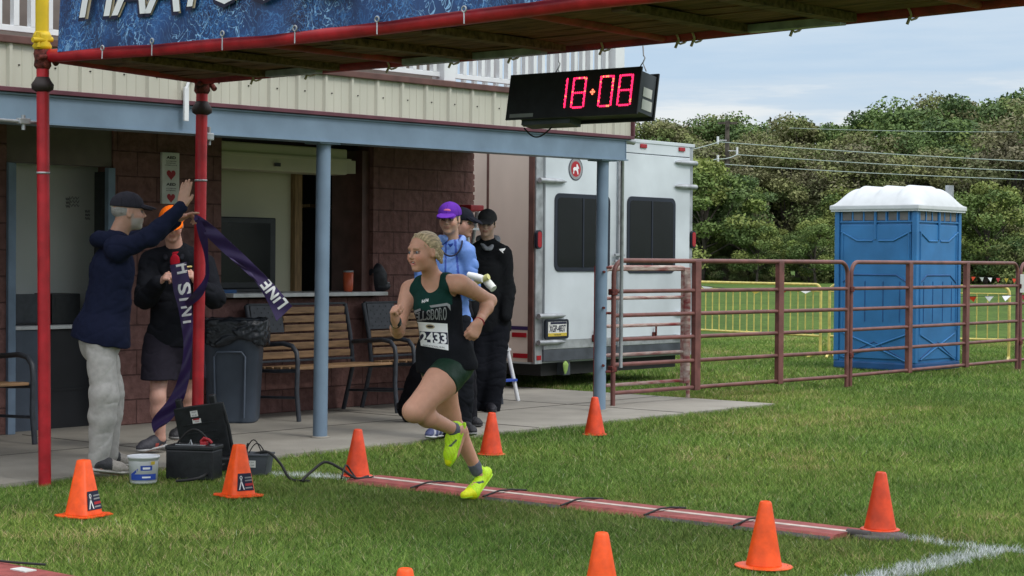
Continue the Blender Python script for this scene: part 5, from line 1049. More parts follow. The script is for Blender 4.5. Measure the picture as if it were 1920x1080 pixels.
for px in range(1090, 2200, 62):
    D = 124+tr_r.uniform(-3, 3); yt = 400+tr_r.uniform(-50, 40); q = J(px+tr_r.uniform(-18, 18), yt, D); tree('bright' if tr_r.random() < .45 else 'brush', q[0], q[1], q[2], 1.1)
for px in range(1100, 2200, 50):
    D = 118.5+tr_r.uniform(-2, 2); q = J(px+tr_r.uniform(-18, 18), 472+tr_r.uniform(-25, 18), D); tree('bush', q[0], q[1], q[2], 1.2)
for px, yt, k, D, l_ in ((1318, 305, 'bright', 119, 'bright green tree at the wood edge just right of the trailer'), (1250, 292, 'deep', 122, 'dark green tree rising behind the trailer roof'), (1386, 335, 'deep', 121, 'dark green tree standing second right of the trailer'), (1850, 352, 'bright', 119, 'broad yellow-green tree right of the toilet vent pipe'), (1420, 420, 'bright', 117, 'small pale green sapling at the wood edge between trailer and toilet'), (1530, 415, 'bright', 116, 'small bluish green sapling left of the toilet'), (1910, 215, 'brush', 128, 'tall thin brushy tree at the right edge of the wood')):
    q = J(px, yt, D); tree(k, q[0], q[1], q[2], 1.15, l_)
# ================================================================== GRASS
def grass_field():
    r = np.random.default_rng(5); P = []; zones = [(6.2, 9, 11500, 1.0), (9, 13, 8500, 1.05), (13, 20, 4200, 1.4), (20, 34, 1500, 2.0)]
    allp, alls = [], []
    for d0, d1, dens, sc_ in zones:
        half = .33; area = half*(d1**2-d0**2); n = int(area*dens); y = np.sqrt(r.uniform(d0**2, d1**2, n)); x = r.uniform(-half, half, n)*y
        allp.append(np.stack([x, y], 1)); alls.append(np.full(n, sc_))
    p = np.concatenate(allp); sc_ = np.concatenate(alls); u = p[:, 0]*UU[0]+p[:, 1]*UU[1]; w_ = p[:, 0]*WW[0]+p[:, 1]*WW[1]
    edge = EDGE-.02+.03*np.sin(u*9)+.02*np.sin(u*23+1); keep = ~((w_ > edge) & (u < 15.62+.03*np.sin(w_*11)) & (w_ < 17.5))
    keep &= ~((np.abs(u-uM) < .165) & (w_ > w0_) & (w_ < w1)); keep &= ~((u > uS-.44) & (u < uS-.02) & (w_ < ws_+.33) & (w_ > ws_-3))
    p, sc_, u, w_ = p[keep], sc_[keep], u[keep], w_[keep]; n = len(p)
    tone = .5+.5*np.sin(p[:, 0]*1.3+1.7*np.sin(p[:, 1]*.9))*np.sin(p[:, 1]*1.1+1.3*np.sin(p[:, 0]*.7+2)); tone2 = .5+.5*np.sin(p[:, 0]*5.1+2*np.sin(p[:, 1]*3.7))*np.sin(p[:, 1]*4.3+2*np.sin(p[:, 0]*3.3)); t3 = .5+.5*np.sin(p[:, 0]*19+3*np.sin(p[:, 1]*15))*np.sin(p[:, 1]*17+3*np.sin(p[:, 0]*13))
    h_ = (.018+.013*r.random(n)+.008*t3)*np.minimum(sc_, 1.6); wd = .0036*sc_*r.uniform(.7, 1.4, n); a = r.uniform(0, math.pi, n); lean = r.normal(size=(n, 2))*.75*h_[:, None]
    pal = np.array([(.058, .112, .019), (.078, .142, .024), (.040, .086, .016), (.108, .172, .034), (.138, .165, .052), (.20, .185, .10)]); pr = np.array([.34, .27, .2, .1, .055, .035]); ci = r.choice(6, n, p=pr); c = pal[ci]*r.uniform(.8, 1.2, n)[:, None]
    dry = (tone2*tone*(.6+.6*t3) > .45) & (r.random(n) < .24); c[dry] = np.array([.16, .16, .07])*r.uniform(.7, 1.2, dry.sum())[:, None]
    c *= 2.0*(.76+.30*tone+.16*tone2+.26*(t3-.5))[:, None]; c[:, 1] *= (1.04-.05*tone2); c[:, 0] *= .98+.22*tone
    c *= np.array([1.05, .96, 1.1]); worn = np.exp(-((u-uM+.45)/.55)**2)*((w_ > w0_-.3) & (w_ < w1+.3))*(.35+.65*t3*tone2); c = c*(1-.45*worn[:, None])+np.array([.135, .115, .055])*.45*worn[:, None]
    fl_ = r.random(n) < .004; c[fl_] = (.4, .45, .3)
    L0 = toF(G(1690, 997)); segs = [(G(1690, 1000)[:2], G(1866, 1026)[:2], .045), (G(1866, 1024)[:2], G(1600, 1086)[:2]*1.0, .075), (G(1600, 1086)[:2], 2*G(1600, 1086)[:2]-G(1866, 1024)[:2], .075), (G(1858, 1024)[:2], G(2050, 1032)[:2], .05), (G(515, 884)[:2], G(690, 893)[:2], .06)]
    for a_, b_, hw in segs:
        d = b_-a_; t = np.clip(((p-a_)@d)/(d@d), 0, 1); dist = np.linalg.norm(p-a_-t[:, None]*d, axis=1)+.012*np.sin(p[:, 0]*37)+.012*np.sin(p[:, 1]*29); m_ = (dist < hw*1.12+r.normal(size=n)*.02) & (r.random(n) < .88); c[m_] = np.array([.72, .77, .78])*r.uniform(.6, 1.1, m_.sum())[:, None]
    dx = np.cos(a)*wd/2; dy = np.sin(a)*wd/2; z0 = np.full(n, -.026); B0 = np.stack([p[:, 0]-dx, p[:, 1]-dy, z0], 1); B1 = np.stack([p[:, 0]+dx, p[:, 1]+dy, z0], 1); T_ = np.stack([p[:, 0]+lean[:, 0], p[:, 1]+lean[:, 1], z0+h_], 1)
    V_ = np.stack([B0, B1, T_], 1).reshape(-1, 3); Q = np.arange(n*3).reshape(-1, 3); np_obj('grass', V_, Q, 'blade', None, np.repeat(c, 3, 0), smooth=False, label='short mown green grass with white sprayed line marks', cat='grass', kind='stuff')
grass_field()
#==PEOPLE==
# ================================================================== PEOPLE
def proj(V_):
    q = (np.asarray(V_)-CP) @ R3; return 960-q[:, 0]/q[:, 2]*F_PX, 540+q[:, 1]/q[:, 2]*F_PX
def axes(f, u):
    f = nrm(f); u = nrm(np.asarray(u)-f*(np.asarray(u)@f)); return f, np.cross(u, f), u
Z3 = np.array([0, 0, 1.])
def skull(s, c, f, l, u, S=1., fem=False, mouth=False):
    P = lambda a, b, d: c+(f*a+l*b+u*d)*S
    A = np.array([f, l, u]); E = lambda p, r, k=.02, op='u': s.ell(P(*p), np.array(r)*S, A, k*S, op)
    E((-.014, 0, .036), (.094, .074, .080)); E((.022, 0, -.016), (.066, .062, .082), .03); E((.030, 0, -.066), (.050, .047, .036), .03)
    E((.062, 0, -.094), (.022, .022, .017), .025)
    for q in (-1, 1): E((.055, .036*q, -.028), (.030, .024, .026), .03)
    E((.076, 0, .028), (.014, .044, .010), .02)
    for q in (-1, 1): E((.094, .031*q, .004), (.017, .017, .012), .012, 's')
    s.cap(P(.086, 0, .010), P(.104, 0, -.024), .0065*S, .0105*S, .012*S)
    for q in (-1, 1): E((.093, .010*q, -.029), (.009, .007, .007), .008)
    E((.086, 0, -.050), (.010, .023, .0075), .010); E((.083, 0, -.064), (.011, .019, .0065), .010)
    if mouth: E((.094, 0, -.0575), (.018, .017, .0095), .004, 's')
    for q in (-1, 1): E((-.006, .074*q, -.004), (.019, .009, .031), .008); E((.0, .083*q, .0), (.009, .006, .015), .006, 's')
    return P
def torso(s, j, e=0., W=1., k=.04, hips=True):
    shm = (j['shL']+j['shR'])/2; pel = (j['hipL']+j['hipR'])/2; n = nrm(j['tf'])
    wst = pel*.60+shm*.40; ch = pel*.25+shm*.75
    s.cap(j['shL']*.9+j['shR']*.1, j['shR']*.9+j['shL']*.1, (.050+e)*W, (.050+e)*W, k)
    s.cap(ch, wst, (.145+e)*W, (.122+e)*W, k, n, .68)
    if hips: s.cap(wst, pel, (.122+e)*W, (.148+e)*W, k, nrm(j.get('pf', n)), .72)
    for q in ('shL', 'shR'): s.cap(j['nk'], j[q]*.7+j['nk']*.3, (.046+e*.6)*W, (.046+e)*W, k)
def limb(s, a, m, b, r0, r1, r2, r3, k=.02):
    s.cap(a, m, r0, r1, k); q = m+(b-m)*.32; s.cap(m, q, r1*.97, r2, k); s.cap(q, b, r2, r3, k)
def hand(s, wr, d, pn, th, S=1., curl=1., thumb='wrap', k=.006, fan=0.):
    d = nrm(d); pn = nrm(pn-d*(np.asarray(pn)@d)); th = nrm(np.asarray(th)-d*(np.asarray(th)@d)-pn*(np.asarray(th)@pn)); A = np.array([d, th, pn])
    s.cap(wr-d*.03*S, wr+d*.02*S, .026*S, .027*S, .015, pn, .72); s.ell(wr+d*.052*S, np.array([.050, .041, .0165])*S, A, .02)
    c4 = curl if hasattr(curl, '__len__') else [curl]*4
    for i in range(4):
        c = c4[i]; b = wr+(d*(.088-.004*abs(i-1.2))+th*(.030-.0195*i))*S; a = 0; sp_ = th*(.13*(1.5-i))*fan
        for j_, (L_, da) in enumerate(zip(np.array([.040, .025, .020])*[.95, 1.05, 1., .8][i], (68, 88, 48))):
            a += math.radians(da)*c; dr = nrm(math.cos(a)*d+math.sin(a)*pn+sp_*(1-c)); e_ = b+dr*L_*S; s.cap(b, e_, (.0094-.0008*j_)*S, (.0088-.0009*j_)*S, k if j_ else .010); b = e_
    b = wr+(d*.028+th*.030)*S; s.cap(wr+d*.01*S+th*.012*S, b, .016*S, .0135*S, .015)
    if thumb == 'wrap': p1, p2 = b+(d*.034+th*.006+pn*.018)*S, b+(d*.052-th*.014+pn*.030)*S
    elif thumb == 'up': p1, p2 = b+(d*.024+th*.030+pn*.004)*S, b+(d*.036+th*.054+pn*.006)*S
    else: p1, p2 = b+(d*.030+th*.018+pn*.006)*S, b+(d*.056+th*.024+pn*.010)*S
    s.cap(b, p1, .0120*S, .0105*S, k); s.cap(p1, p2, .0100*S, .0085*S, k)
def shoe_parts(root, heel, toe, up, col, solecol=(.6, .6, .6), S=1., extra=None, mname='shoe', ank=None, h=.005):
    heel, toe = np.asarray(heel, float), np.asarray(toe, float); d = nrm(toe-heel); up = nrm(np.asarray(up)-d*(np.asarray(up)@d)); sd_ = np.cross(up, d); L_ = np.linalg.norm(toe-heel)
    P = lambda a, b: heel+d*a*L_+up*b*S
    s = Sdf(); s.cap(P(.14, .045), P(.40, .050), .036*S, .038*S, .02, sd_, .9); s.cap(P(.40, .045), P(.74, .032), .038*S, .040*S, .03); s.cap(P(.72, .030), P(.90, .026), .040*S, .028*S, .03, up, .75); s.cap(P(.17, .06), ank if ank is not None else P(.2, .10), .034*S, .036*S, .02)
    if ank is not None: s.ell(ank+(ank-P(.17, .06))*.25, (.03, .03, .02), None, .01, 's')
    s.half(P(0, .010), -up, .006)
    for i in range(5): q = .34+.075*i; s.cap(P(q, .086-.085*(q-.34)*1.2)+sd_*.017, P(q+.02, .086-.085*(q-.34)*1.2)-sd_*.017, .0042, .0042, .003)
    def cf(V_):
        c = np.tile(np.array(col, float), (len(V_), 1)); a = ((V_-heel)@d)/L_; hgt = (V_-heel)@up
        if extra: c = extra(V_, c, a, hgt, (V_-heel)@sd_)
        return c
    o = sculpt('shoe', s, mname, root, cf, h)
    t = Sdf(); t.cap(P(.10, .012), P(.5, .010), .036*S, .034*S, .02, up, .36); t.cap(P(.5, .010), P(.80, .010), .034*S, .042*S, .02, up, .30); t.cap(P(.8, .010), P(.93, .014), .042*S, .024*S, .02, up, .36)
    sculpt('sole', t, 'shoe', o, solecol, h); return o
def skin_col(c, f, l, u, S, base, lips=(.38, .18, .14), brow=(.16, .10, .06), beard=None, blush=.12):
    base = np.array(base)
    def fn(V_):
        o = np.tile(base, (len(V_), 1)); q = (V_-c)/S; a, b, d = q@f, q@l, q@u; hd = (np.abs(a) < .13) & (np.abs(b) < .1) & (np.abs(d) < .13)
        bl = np.exp(-(((np.abs(b)-.042)/.022)**2+((d+.03)/.025)**2))*blush*(a > .02); o[:, 1] *= 1-bl*1.6; o[:, 2] *= 1-bl*1.6
        m = hd & (a > .074) & (np.abs(b) < .0225) & (d > -.0695) & (d < -.047); o[m] = lips
        m = hd & (a > .05) & (np.abs(b) > .012) & (np.abs(b) < .046) & (d > .019) & (d < .0245+.002*(np.abs(b) < .03)); o[m] = brow
        m = hd & (a > .055) & (np.abs(np.abs(b)-.031) < .019) & (np.abs(d-.003) < .010); o[m] *= .42
        if beard is not None:
            m = hd & (((d < -.044) & (a > .012)) | ((d < -.01) & (np.abs(b) > .055) & (a > .005) & (a < .025))) & ~((a > .07) & (np.abs(b) < .02) & (d > -.068) & (d < -.048)); wb = np.clip(np.minimum((-.030-d)/.018, (a-.0)/.02), 0, .85); wb = np.where(m, np.maximum(wb, .45), wb*(hd & (a > 0)))[:, None]; lipm = ((a > .07) & (np.abs(b) < .02) & (d > -.068) & (d < -.048))[:, None]; wb = np.where(lipm, 0, wb); o = o*(1-wb)+np.array(beard)*wb
        return o
    return fn
def eyes(root, P, f, S=1., iris=(.05, .07, .09)):
    for q in (-1, 1):
        c = P(.0768, .031*q, .002); s = Sdf(); s.ell(c, (.0098*S,)*3)
        def cf(V_, c=c):
            o = np.tile(np.array([.26, .23, .22]), (len(V_), 1)); o[nrm_rows(V_-c)@f > .78] = iris; o[nrm_rows(V_-c)@f > .965] = (.005, .005, .005); return o
        sculpt('eye', s, 'eye', root, cf, .003)
def nrm_rows(a): return a/np.maximum(np.linalg.norm(a, axis=1)[:, None], 1e-9)
def cap_hat(root, P, f, l, u, S, col, brimcol=None, tilt=.0, brim_dir=None, back=None):
    fb = brim_dir if brim_dir is not None else f; A = np.array([f, l, u]); s = Sdf(); s.ell(P(-.010, 0, .046), np.array([.106, .087, .086])*S, A, .01); s.half(P(0, 0, .030), -(u+f*.10), .006)
    s.ell(P(-.008, 0, .131), np.array([.008, .008, .006])*S, A, .004)
    def cf(V_):
        c = np.tile(np.array(col, float), (len(V_), 1)); q = (V_-P(-.010, 0, .046)); an = np.arctan2(q@l, q@f); c *= np.where(np.abs(np.sin(an*3)) < .05, .6, 1.)[:, None]; return c
    o = sculpt('cap', s, 'cloth', root, cf, .005)
    b = Sdf(); bu = nrm(u+fb*(.28+tilt)); bf = nrm(fb-bu*(fb@bu)); bl = np.cross(bu, bf); B = np.array([bf, bl, bu]); c0 = P(0, 0, .036)+(fb*.112)*S
    b.ell(c0, np.array([.068, .068, .009])*S, B, .01)
    for q in (-1, 1): b.ell(c0-bu*.014*S+bl*.044*q*S-bf*.014*S, np.array([.052, .028, .008])*S, B, .012)
    sculpt('brim', b, 'cloth', o, brimcol or col, .005); return o
def short_hair(root, P, f, l, u, col):
    s = Sdf(); A = np.array([f, l, u]); s.ell(P(-.016, 0, .018), (.091, .0785, .062), A, .02); s.half(P(.012, 0, .0), f+u*.15, .008); s.half(P(0, 0, .040), u, .005)
    for q in (-1, 1): s.ell(P(.022, .071*q, .012), (.012, .008, .024), A, .008)
    sculpt('hair', s, 'hair', root, col, .005, wrinkle(.0015, 120, 4))
def human(label, j, S=1., fem=False, skin=(.50, .28, .20), W=1., loc=None, hands=(), armr=1., legr=1., thr=1., midthigh=0, mouth=False, **kw):
    """one continuous body"""
    g0 = j['root']; root = thing('person', label, 'person', g0); f, l, u = axes(j['hf'], j.get('hu', Z3)); s = Sdf()
    P = skull(s, j['hc'], f, l, u, S, fem, mouth)
    s.cap(P(-.022, 0, -.045), j['nk'], (.050 if fem else .058)*S, (.052 if fem else .060)*S, .03)
    torso(s, j, -.012 if not fem else 0., W*S, .04)
    for q in 'LR':
        s.cap(j['sh'+q], j['sh'+q]+(j['el'+q]-j['sh'+q])*.3, .050*W*S*armr, .046*W*S*armr, .03)
        limb(s, j['sh'+q], j['el'+q], j['wr'+q], .046*W*S*armr, .036*W*S*armr, .037*W*S*armr, .0245*S, .02)
        limb(s, j['hip'+q], j['kn'+q], j['an'+q], .084*W*S*thr, .052*S*(.4+.6*thr), .054*S*legr, .034*S, .03)
        if midthigh: mt_ = j['hip'+q]+(j['kn'+q]-j['hip'+q])*.38; s.cap(j['hip'+q], mt_, midthigh*.92, midthigh, .04); s.cap(mt_, j['kn'+q], midthigh, .055, .04)
        an = j['an'+q]; s.cap(an, j['he'+q]*.75+j['to'+q]*.25+Z3*.03, .034*S, .03*S, .02); s.cap(j['he'+q]*.7+j['to'+q]*.3+Z3*.02, j['he'+q]*.25+j['to'+q]*.75+Z3*.012, .026*S, .024*S, .02)
    for h_ in hands: hand(s, **h_)
    o = sculpt('body', s, 'skin', root, skin_col(j['hc'], f, l, u, S, skin, **kw), .005 if not fem else .0045); return root, o, P, (f, l, u)
def sleeve_cap(s, j, q, e, W=1., cuff=.98, k=.02, r=(.050, .042, .040, .030)):
    w_ = j['el'+q]+(j['wr'+q]-j['el'+q])*cuff; limb(s, j['sh'+q], j['el'+q], w_, (r[0]+e)*W, (r[1]+e)*W, (r[2]+e)*W, r[3]+e, k)

# ---- the runner
j = dict(root=G(886, 932), hc=J(794, 473, 10.32), hf=(-.70, -.71, -.06), hu=(-.02, 0, 1), nk=J(812, 527, 10.42), tf=(-.42, -.9, -.02), pf=(-.6, -.8, 0),
         shL=J(864, 532, 10.30), shR=J(768, 543, 10.52), elL=J(919, 564, 10.52), wrL=J(897, 606, 10.36), elR=J(746, 622, 10.36), wrR=J(741, 600, 10.15),
         hipL=J(857, 684, 10.38), hipR=J(815, 682, 10.52), knL=J(776, 771, 10.14), anL=J(853, 806, 10.45), knR=J(843, 778, 10.66), anR=J(892, 877, 10.82),
         heL=J(874, 796, 10.49), toL=J(847, 876, 10.42), heR=J(916, 894, 10.90), toR=J(870, 934, 10.68))
hands_ = (dict(wr=j['wrL'], d=J(881, 641, 10.31)-j['wrL'], pn=(-.45, .9, 0), th=(-.9, -.3, -.2), S=.92, curl=.95),
          dict(wr=j['wrR'], d=J(737, 573, 10.09)-j['wrR'], pn=(.75, -.5, .1), th=(.1, .1, 1), S=.90, curl=.95, thumb='wrap'))
def bodycol_runner(base):
    return base
rn, rbody, P, (f, l, u) = human('blond woman runner mid-stride in a dark green and black racing vest with bib 2433', j, S=.96, fem=True, skin=(.57, .30, .205), W=.97, hands=hands_, armr=1.06, legr=1.0, thr=1.0, midthigh=.089, mouth=True, lips=(.50, .20, .17), brow=(.36, .22, .14), blush=.12)
eyes(rn, P, f, .96, (.06, .10, .14))
m_ = Sdf(); m_.ell(P(.082, 0, -.054), (.005, .013, .0035), np.array([f, l, u]), .002); sculpt('teeth', m_, 'eye', rn, (.6, .58, .54), .0025)
s = Sdf(); A = np.array([f, l, u]); s.ell(P(-.020, 0, .040), np.array([.098, .0805, .083])*.97, A, .02); s.half(P(.060, 0, .084), f*.80-u*.60, .012)
s.cap(P(-.095, 0, -.005), P(-.115, .004, -.012), .032, .026, .02); s.cap(P(-.11, .01, -.02), P(-.115, .025, -.065), .022, .010, .02)
for q in (-1, 1):
    for i in range(9):     # braids along both sides of the crown
        t = i/8; a = .030-.125*t; b = q*(.026+.034*math.sin(t*2.2)); d = .1065-.016*t-.060*t*t; s.ell(P(a, b, d), (.013, .009, .0065), np.array([nrm(f*.8+l*.5*(1 if i % 2 else -1)), nrm(l), u]), .004)
    s.cap(P(-.03, .074*q, -.02), P(-.075, .05*q, -.045), .014, .010, .02); s.cap(P(-.07, .045*q, -.03), P(-.10, .05*q, -.07), .006, .003, .01)
rh = np.random.default_rng(3)
m_ = MB()
for i in range(34):
    a0 = P(-.085+.03*rh.random(), .06*rh.normal()*.6, .01+.05*rh.normal()*.6); dv = -f*.03+u*(-.045+.03*rh.normal())+l*.015*rh.normal(); m_.tube([a0, a0+dv*.5+u*.004, a0+dv], [.0011, .0009, .0004], 4)
for i in range(12):
    a0 = P(.03+.03*rh.random(), (.06+.012*rh.random())*(1 if i % 3 else -1), .03+.03*rh.random()); dv = -f*.03-u*(.02+.02*rh.random()); m_.tube([a0, a0+dv*.5, a0+dv], [.001, .0009, .0004], 4)
X['strand'] = mat('hair_strand', (.55, .44, .28), .5); m_.build('loose_hair', 'strand', rn, kind='stuff')
def haircol(V_):
    c = np.tile(np.array([.52, .40, .24]), (len(V_), 1)); q = (V_-j['hc']); st = np.sin(q@l*520+np.sin(q@u*60)*2)*.5+.5; c *= (.72+.5*st)[:, None]; a = q@f; c[a > .045] *= .95; return c
sculpt('hair', s, 'hair', rn, haircol, .004, wrinkle(.0009, 120, 9, (1, 1, .3)))
s = Sdf(); shm = (j['shL']+j['shR'])/2; pel = (j['hipL']+j['hipR'])/2; up_t = nrm(shm-pel); tf = nrm(j['tf']); tl_ = np.cross(up_t, tf)
torso(s, j, .008, 1.0*.96, .04); s.cap(pel+up_t*.04, pel-up_t*.03, .150, .166, .05, nrm(j['pf']), .80); s.cap(j['hipL']+up_t*.07, j['hipL'], .100, .112, .05); s.cap(j['hipR']+up_t*.07, j['hipR'], .095, .102, .05)
wst = pel*.60+shm*.40; s.cap(wst+tf*.01+up_t*.17, wst+tf*.02+up_t*.15, .10, .10, .05, tf, .9)   # chest fullness
s.cap(shm+up_t*.05+tf*.07, shm-up_t*.002+tf*.13, .066, .068, .010, op='s'); s.cap(shm+up_t*.004+tf*.12-tl_*.024, shm+up_t*.004+tf*.12+tl_*.024, .058, .058, .010, op='s'); s.cap(shm+up_t*.09-tf*.02, shm+up_t*.10+tf*.1, .066, .07, .01, op='s')
for q in 'LR':
    o_ = j['sh'+q]; s.cap(o_+up_t*.05, o_-up_t*.040, .080 if q == 'L' else .077, .066 if q == 'L' else .060, .010, op='s')
s.half(J(832, 697, 10.4), -up_t+tf*.06, .006)
def tankcol(V_):
    x, y = proj(V_); c = np.tile(np.array([.010, .011, .014]), (len(V_), 1)); yt = np.interp(x, [765, 790, 800, 812, 850, 870], [590, 580, 584, 578, 570, 568]); g = (y < yt) & (x < 848+np.clip((545-y)*.6, 0, 30)); c[g] = (.009, .040, .033); return c
tank, tb_ = sculpt('vest', s, 'cloth', rn, tankcol, .0045, wrinkle(.0022, 34, 5), bvh=True)
q = J(852, 600, 10.3)
decal('chest_panel', 'grey_print', tank, tb_, [quad2d([(768, 586), (788, 578), (789, 582), (769, 591)], 6, 2)], .003)
decal('chest_panel', 'grey_print', tank, tb_, [quad2d([(805, 573), (838, 568), (839, 573), (808, 577)], 6, 2), quad2d([(838, 568), (844, 571), (845, 583), (838, 573)], 4, 3)], .003)
wp = []
word = 'WELLSBORO'; xs_ = np.linspace(773, 834, len(word)); 
for i, ch in enumerate(word):
    t = i/(len(word)-1); hh = 15+4*t+6*t*t; cy = 596-8*t-1.5*math.sin(math.pi*t); wp.append(text_px(ch, (xs_[i], cy), (7.2 if i else 8.4, -.4), (0, -hh), bold=.03))
decal('vest_lettering_edge', 'grey_print', tank, tb_, wp, .003)
wp = []
for i, ch in enumerate(word):
    t = i/(len(word)-1); hh = 15+4*t+6*t*t; cy = 596-8*t-1.5*math.sin(math.pi*t); wp.append(text_px(ch, (xs_[i], cy), (4.0, -.2), (0, -hh*.78)))
decal('vest_lettering', 'black_print', tank, tb_, wp, .0045)
lg = []
for cx in (794, 801): lg += [text_px('H', (cx-.5, 565-.3*(cx-794)), (5.2, -.6), (.6, -6), bold=.05)]
decal('vest_logo', 'white_print', tank, tb_, lg, .003)
bib = decal('race_bib', 'white_print', tank, tb_, [quad2d([(782, 603.5), (839, 607), (841, 657), (789, 648)], 14, 10)], .006)
decal('bib_number_band', 'navy', bib, DB[bib], [quad2d([(784.5, 621), (840, 623.5), (841, 646), (787, 640)], 14, 6)], .0015)
decal('bib_number', 'white_print', bib, DB[bib], [text_px('2433', (812.5, 633.3), (50, 3.6), (-1, -20), bold=.035)], .0035)
decal('bib_emblem', 'tan_print', bib, DB[bib], [poly_px([(806.5+8.5*math.cos(t), 612.3+4.2*math.sin(t)+.5*math.cos(t)) for t in np.linspace(0, 6.28, 20)[:-1]])], .0015)
decal('bib_emblem_centre', 'black_print', bib, DB[bib], [poly_px([(806.5+6*math.cos(t), 612.3+2.2*math.sin(t)+.3*math.cos(t)) for t in np.linspace(0, 6.28, 16)[:-1]])], .0025)
decal('bib_small_print', 'black_print', bib, DB[bib], [text_px('INVITATIONAL RUN', (813, 649.5), (40, 4.6), (-.3, -3.2))], .0015)
s = Sdf(); s.cap(wst*.4+pel*.6, pel, .118, .148, .03, nrm(j['pf']), .74); s.cap(j['hipL'], j['hipL']+(j['knL']-j['hipL'])*.34, .100, .104, .04); s.cap(j['hipR'], j['hipR']+(j['knR']-j['hipR'])*.16, .094, .088, .04)
dL = nrm(j['knL']-j['hipL']); s.ell(j['hipL']+dL*(.125+.22), (.22,)*3, None, .006, 's'); dR = nrm(j['knR']-j['hipR']); s.ell(j['hipR']+dR*(.105+.16)+np.array([-.02, -.0, 0]), (.16,)*3, None, .006, 's')
sculpt('shorts', s, 'nylon', rn, (.006, .030, .016), .005, wrinkle(.002, 40, 8))
for q, hq, kn in (('L', j['heL'], j['knL']), ('R', j['heR'], j['knR'])):
    a = j['an'+q]; d = nrm(kn-a); s = Sdf(); s.cap(a+d*.03, a-d*.02, .0385, .039, .02); s.half(a+d*.040, d, .004); sculpt('sock', s, 'cloth', rn, (.115, .125, .16), .004, wrinkle(.001, 120, 3))
def neoncol(V_, c, a, hgt, sd_):
    st = np.sin(a*60+hgt*300) > .75; c = c.copy(); c[st] = (.42, .62, .01); m = (a > .42) & (a < .62) & (np.abs(hgt-.045-(a-.5)*.12) < .007) & (np.abs(sd_) > .026); c[m] = (.03, .05, .07); m = (a > .9); c[m] = (.75, .80, .005); return c
for q, up_ in (('L', nrm(J(820, 830, 10.42)-J(865, 843, 10.46))), ('R', np.array([-.30, -.25, .9]))):
    if q == 'L': shoe_parts(rn, j['heL'], j['toL'], up_, (.50, .80, .01), (.42, .72, .02), 1.0, neoncol, 'neon', ank=j['anL'])
    else:       # pushing off: bent at the ball of the foot
        he, to = j['heR'], j['toR']; ball = J(889, 929, 10.77); upf = nrm(np.cross(ball-he, WW*-1)) ; upf = upf if upf[2] > 0 else -upf
        s = Sdf(); s.cap(he+upf*.034, ball+upf*.026, .033, .037, .03); s.cap(ball+upf*.024, to+np.array([0, 0, .018]), .037, .022, .03); s.cap(he*.8+ball*.2+upf*.04, j['anR'], .033, .037, .02); s.ell(j['anR']+nrm(j['anR']-he)*.02, (.026,)*3, None, .01, 's')
        for i in range(5): t = .35+.12*i; c_ = he*(1-t)+ball*t+upf*.062; s.cap(c_+WW*.015, c_-WW*.015, .004, .004, .003)
        L_ = .22; dd_ = nrm(ball-he)
        o = sculpt('shoe', s, 'neon', rn, lambda V_: neoncol(V_, np.tile(np.array([.50, .80, .01]), (len(V_), 1)), ((V_-he)@dd_)/L_, (V_-he)@upf, (V_-he)@WW), .0045)
        s = Sdf(); s.cap(he+upf*.006, ball+upf*.004, .030, .036, .01, upf, .3); s.cap(ball+upf*.004, to+np.array([0, 0, .004]), .036, .020, .01, Z3, .3); sculpt('sole', s, 'neon', o, (.40, .70, .02), .004)
# watch and bracelet
d = nrm(j['wrR']-j['elR']); s = Sdf(); c = j['wrR']-d*.035; s.cap(c-d*.012, c+d*.012, .033, .033, .004); s.ell(c+np.array([-.010, -.028, .01]), (.018, .012, .016), None, .008); wt_ = sculpt('watch', s, 'eye', rn, (.012, .03, .035), .004)
d = nrm(j['wrL']-j['elL']); s = Sdf(); c = j['wrL']-d*.012
for a in np.linspace(0, 6.283, 19)[:-1]:
    o1 = nrm(np.cross(d, Z3)); o2 = np.cross(d, o1); s.cap(c+(o1*math.cos(a)+o2*math.sin(a))*.0285, c+(o1*math.cos(a+.35)+o2*math.sin(a+.35))*.0285, .0032, .0032, .003)
sculpt('bracelet', s, 'cloth', rn, (.35, .01, .04), .003)

# ---- generic dressing
def jacket(root, j, col, e=.018, W=1., hem=.10, m='cloth', seed=1, cuffs=(.98, .98), amp=.005, arms='LR', k=.03, name='jacket', flare=0., h=.007, hemk=.006, belly=0., se=None):
    s = Sdf(); torso(s, j, e, W, .05); shm = (j['shL']+j['shR'])/2; pel = (j['hipL']+j['hipR'])/2; up = nrm(shm-pel); n = nrm(j['tf'])
    s.cap(pel, pel-up*(hem+.05), (.150+e+flare)*W, (.150+e+flare)*W, .05, nrm(j.get('pf', n)), .76)
    if belly: w_ = pel*.6+shm*.4; s.cap(w_+n*belly, w_*.5+pel*.5+n*belly, .12+e, .12+e, .06, n, .8)
    s.half(pel-up*hem, -up, hemk)
    for q in arms: sleeve_cap(s, j, q, e if se is None else se, W, cuffs['LR'.index(q)], k)
    return sculpt(name, s, m, root, col, h, wrinkle(amp, 20, seed, (1, 1, 1.6)), bvh=True)
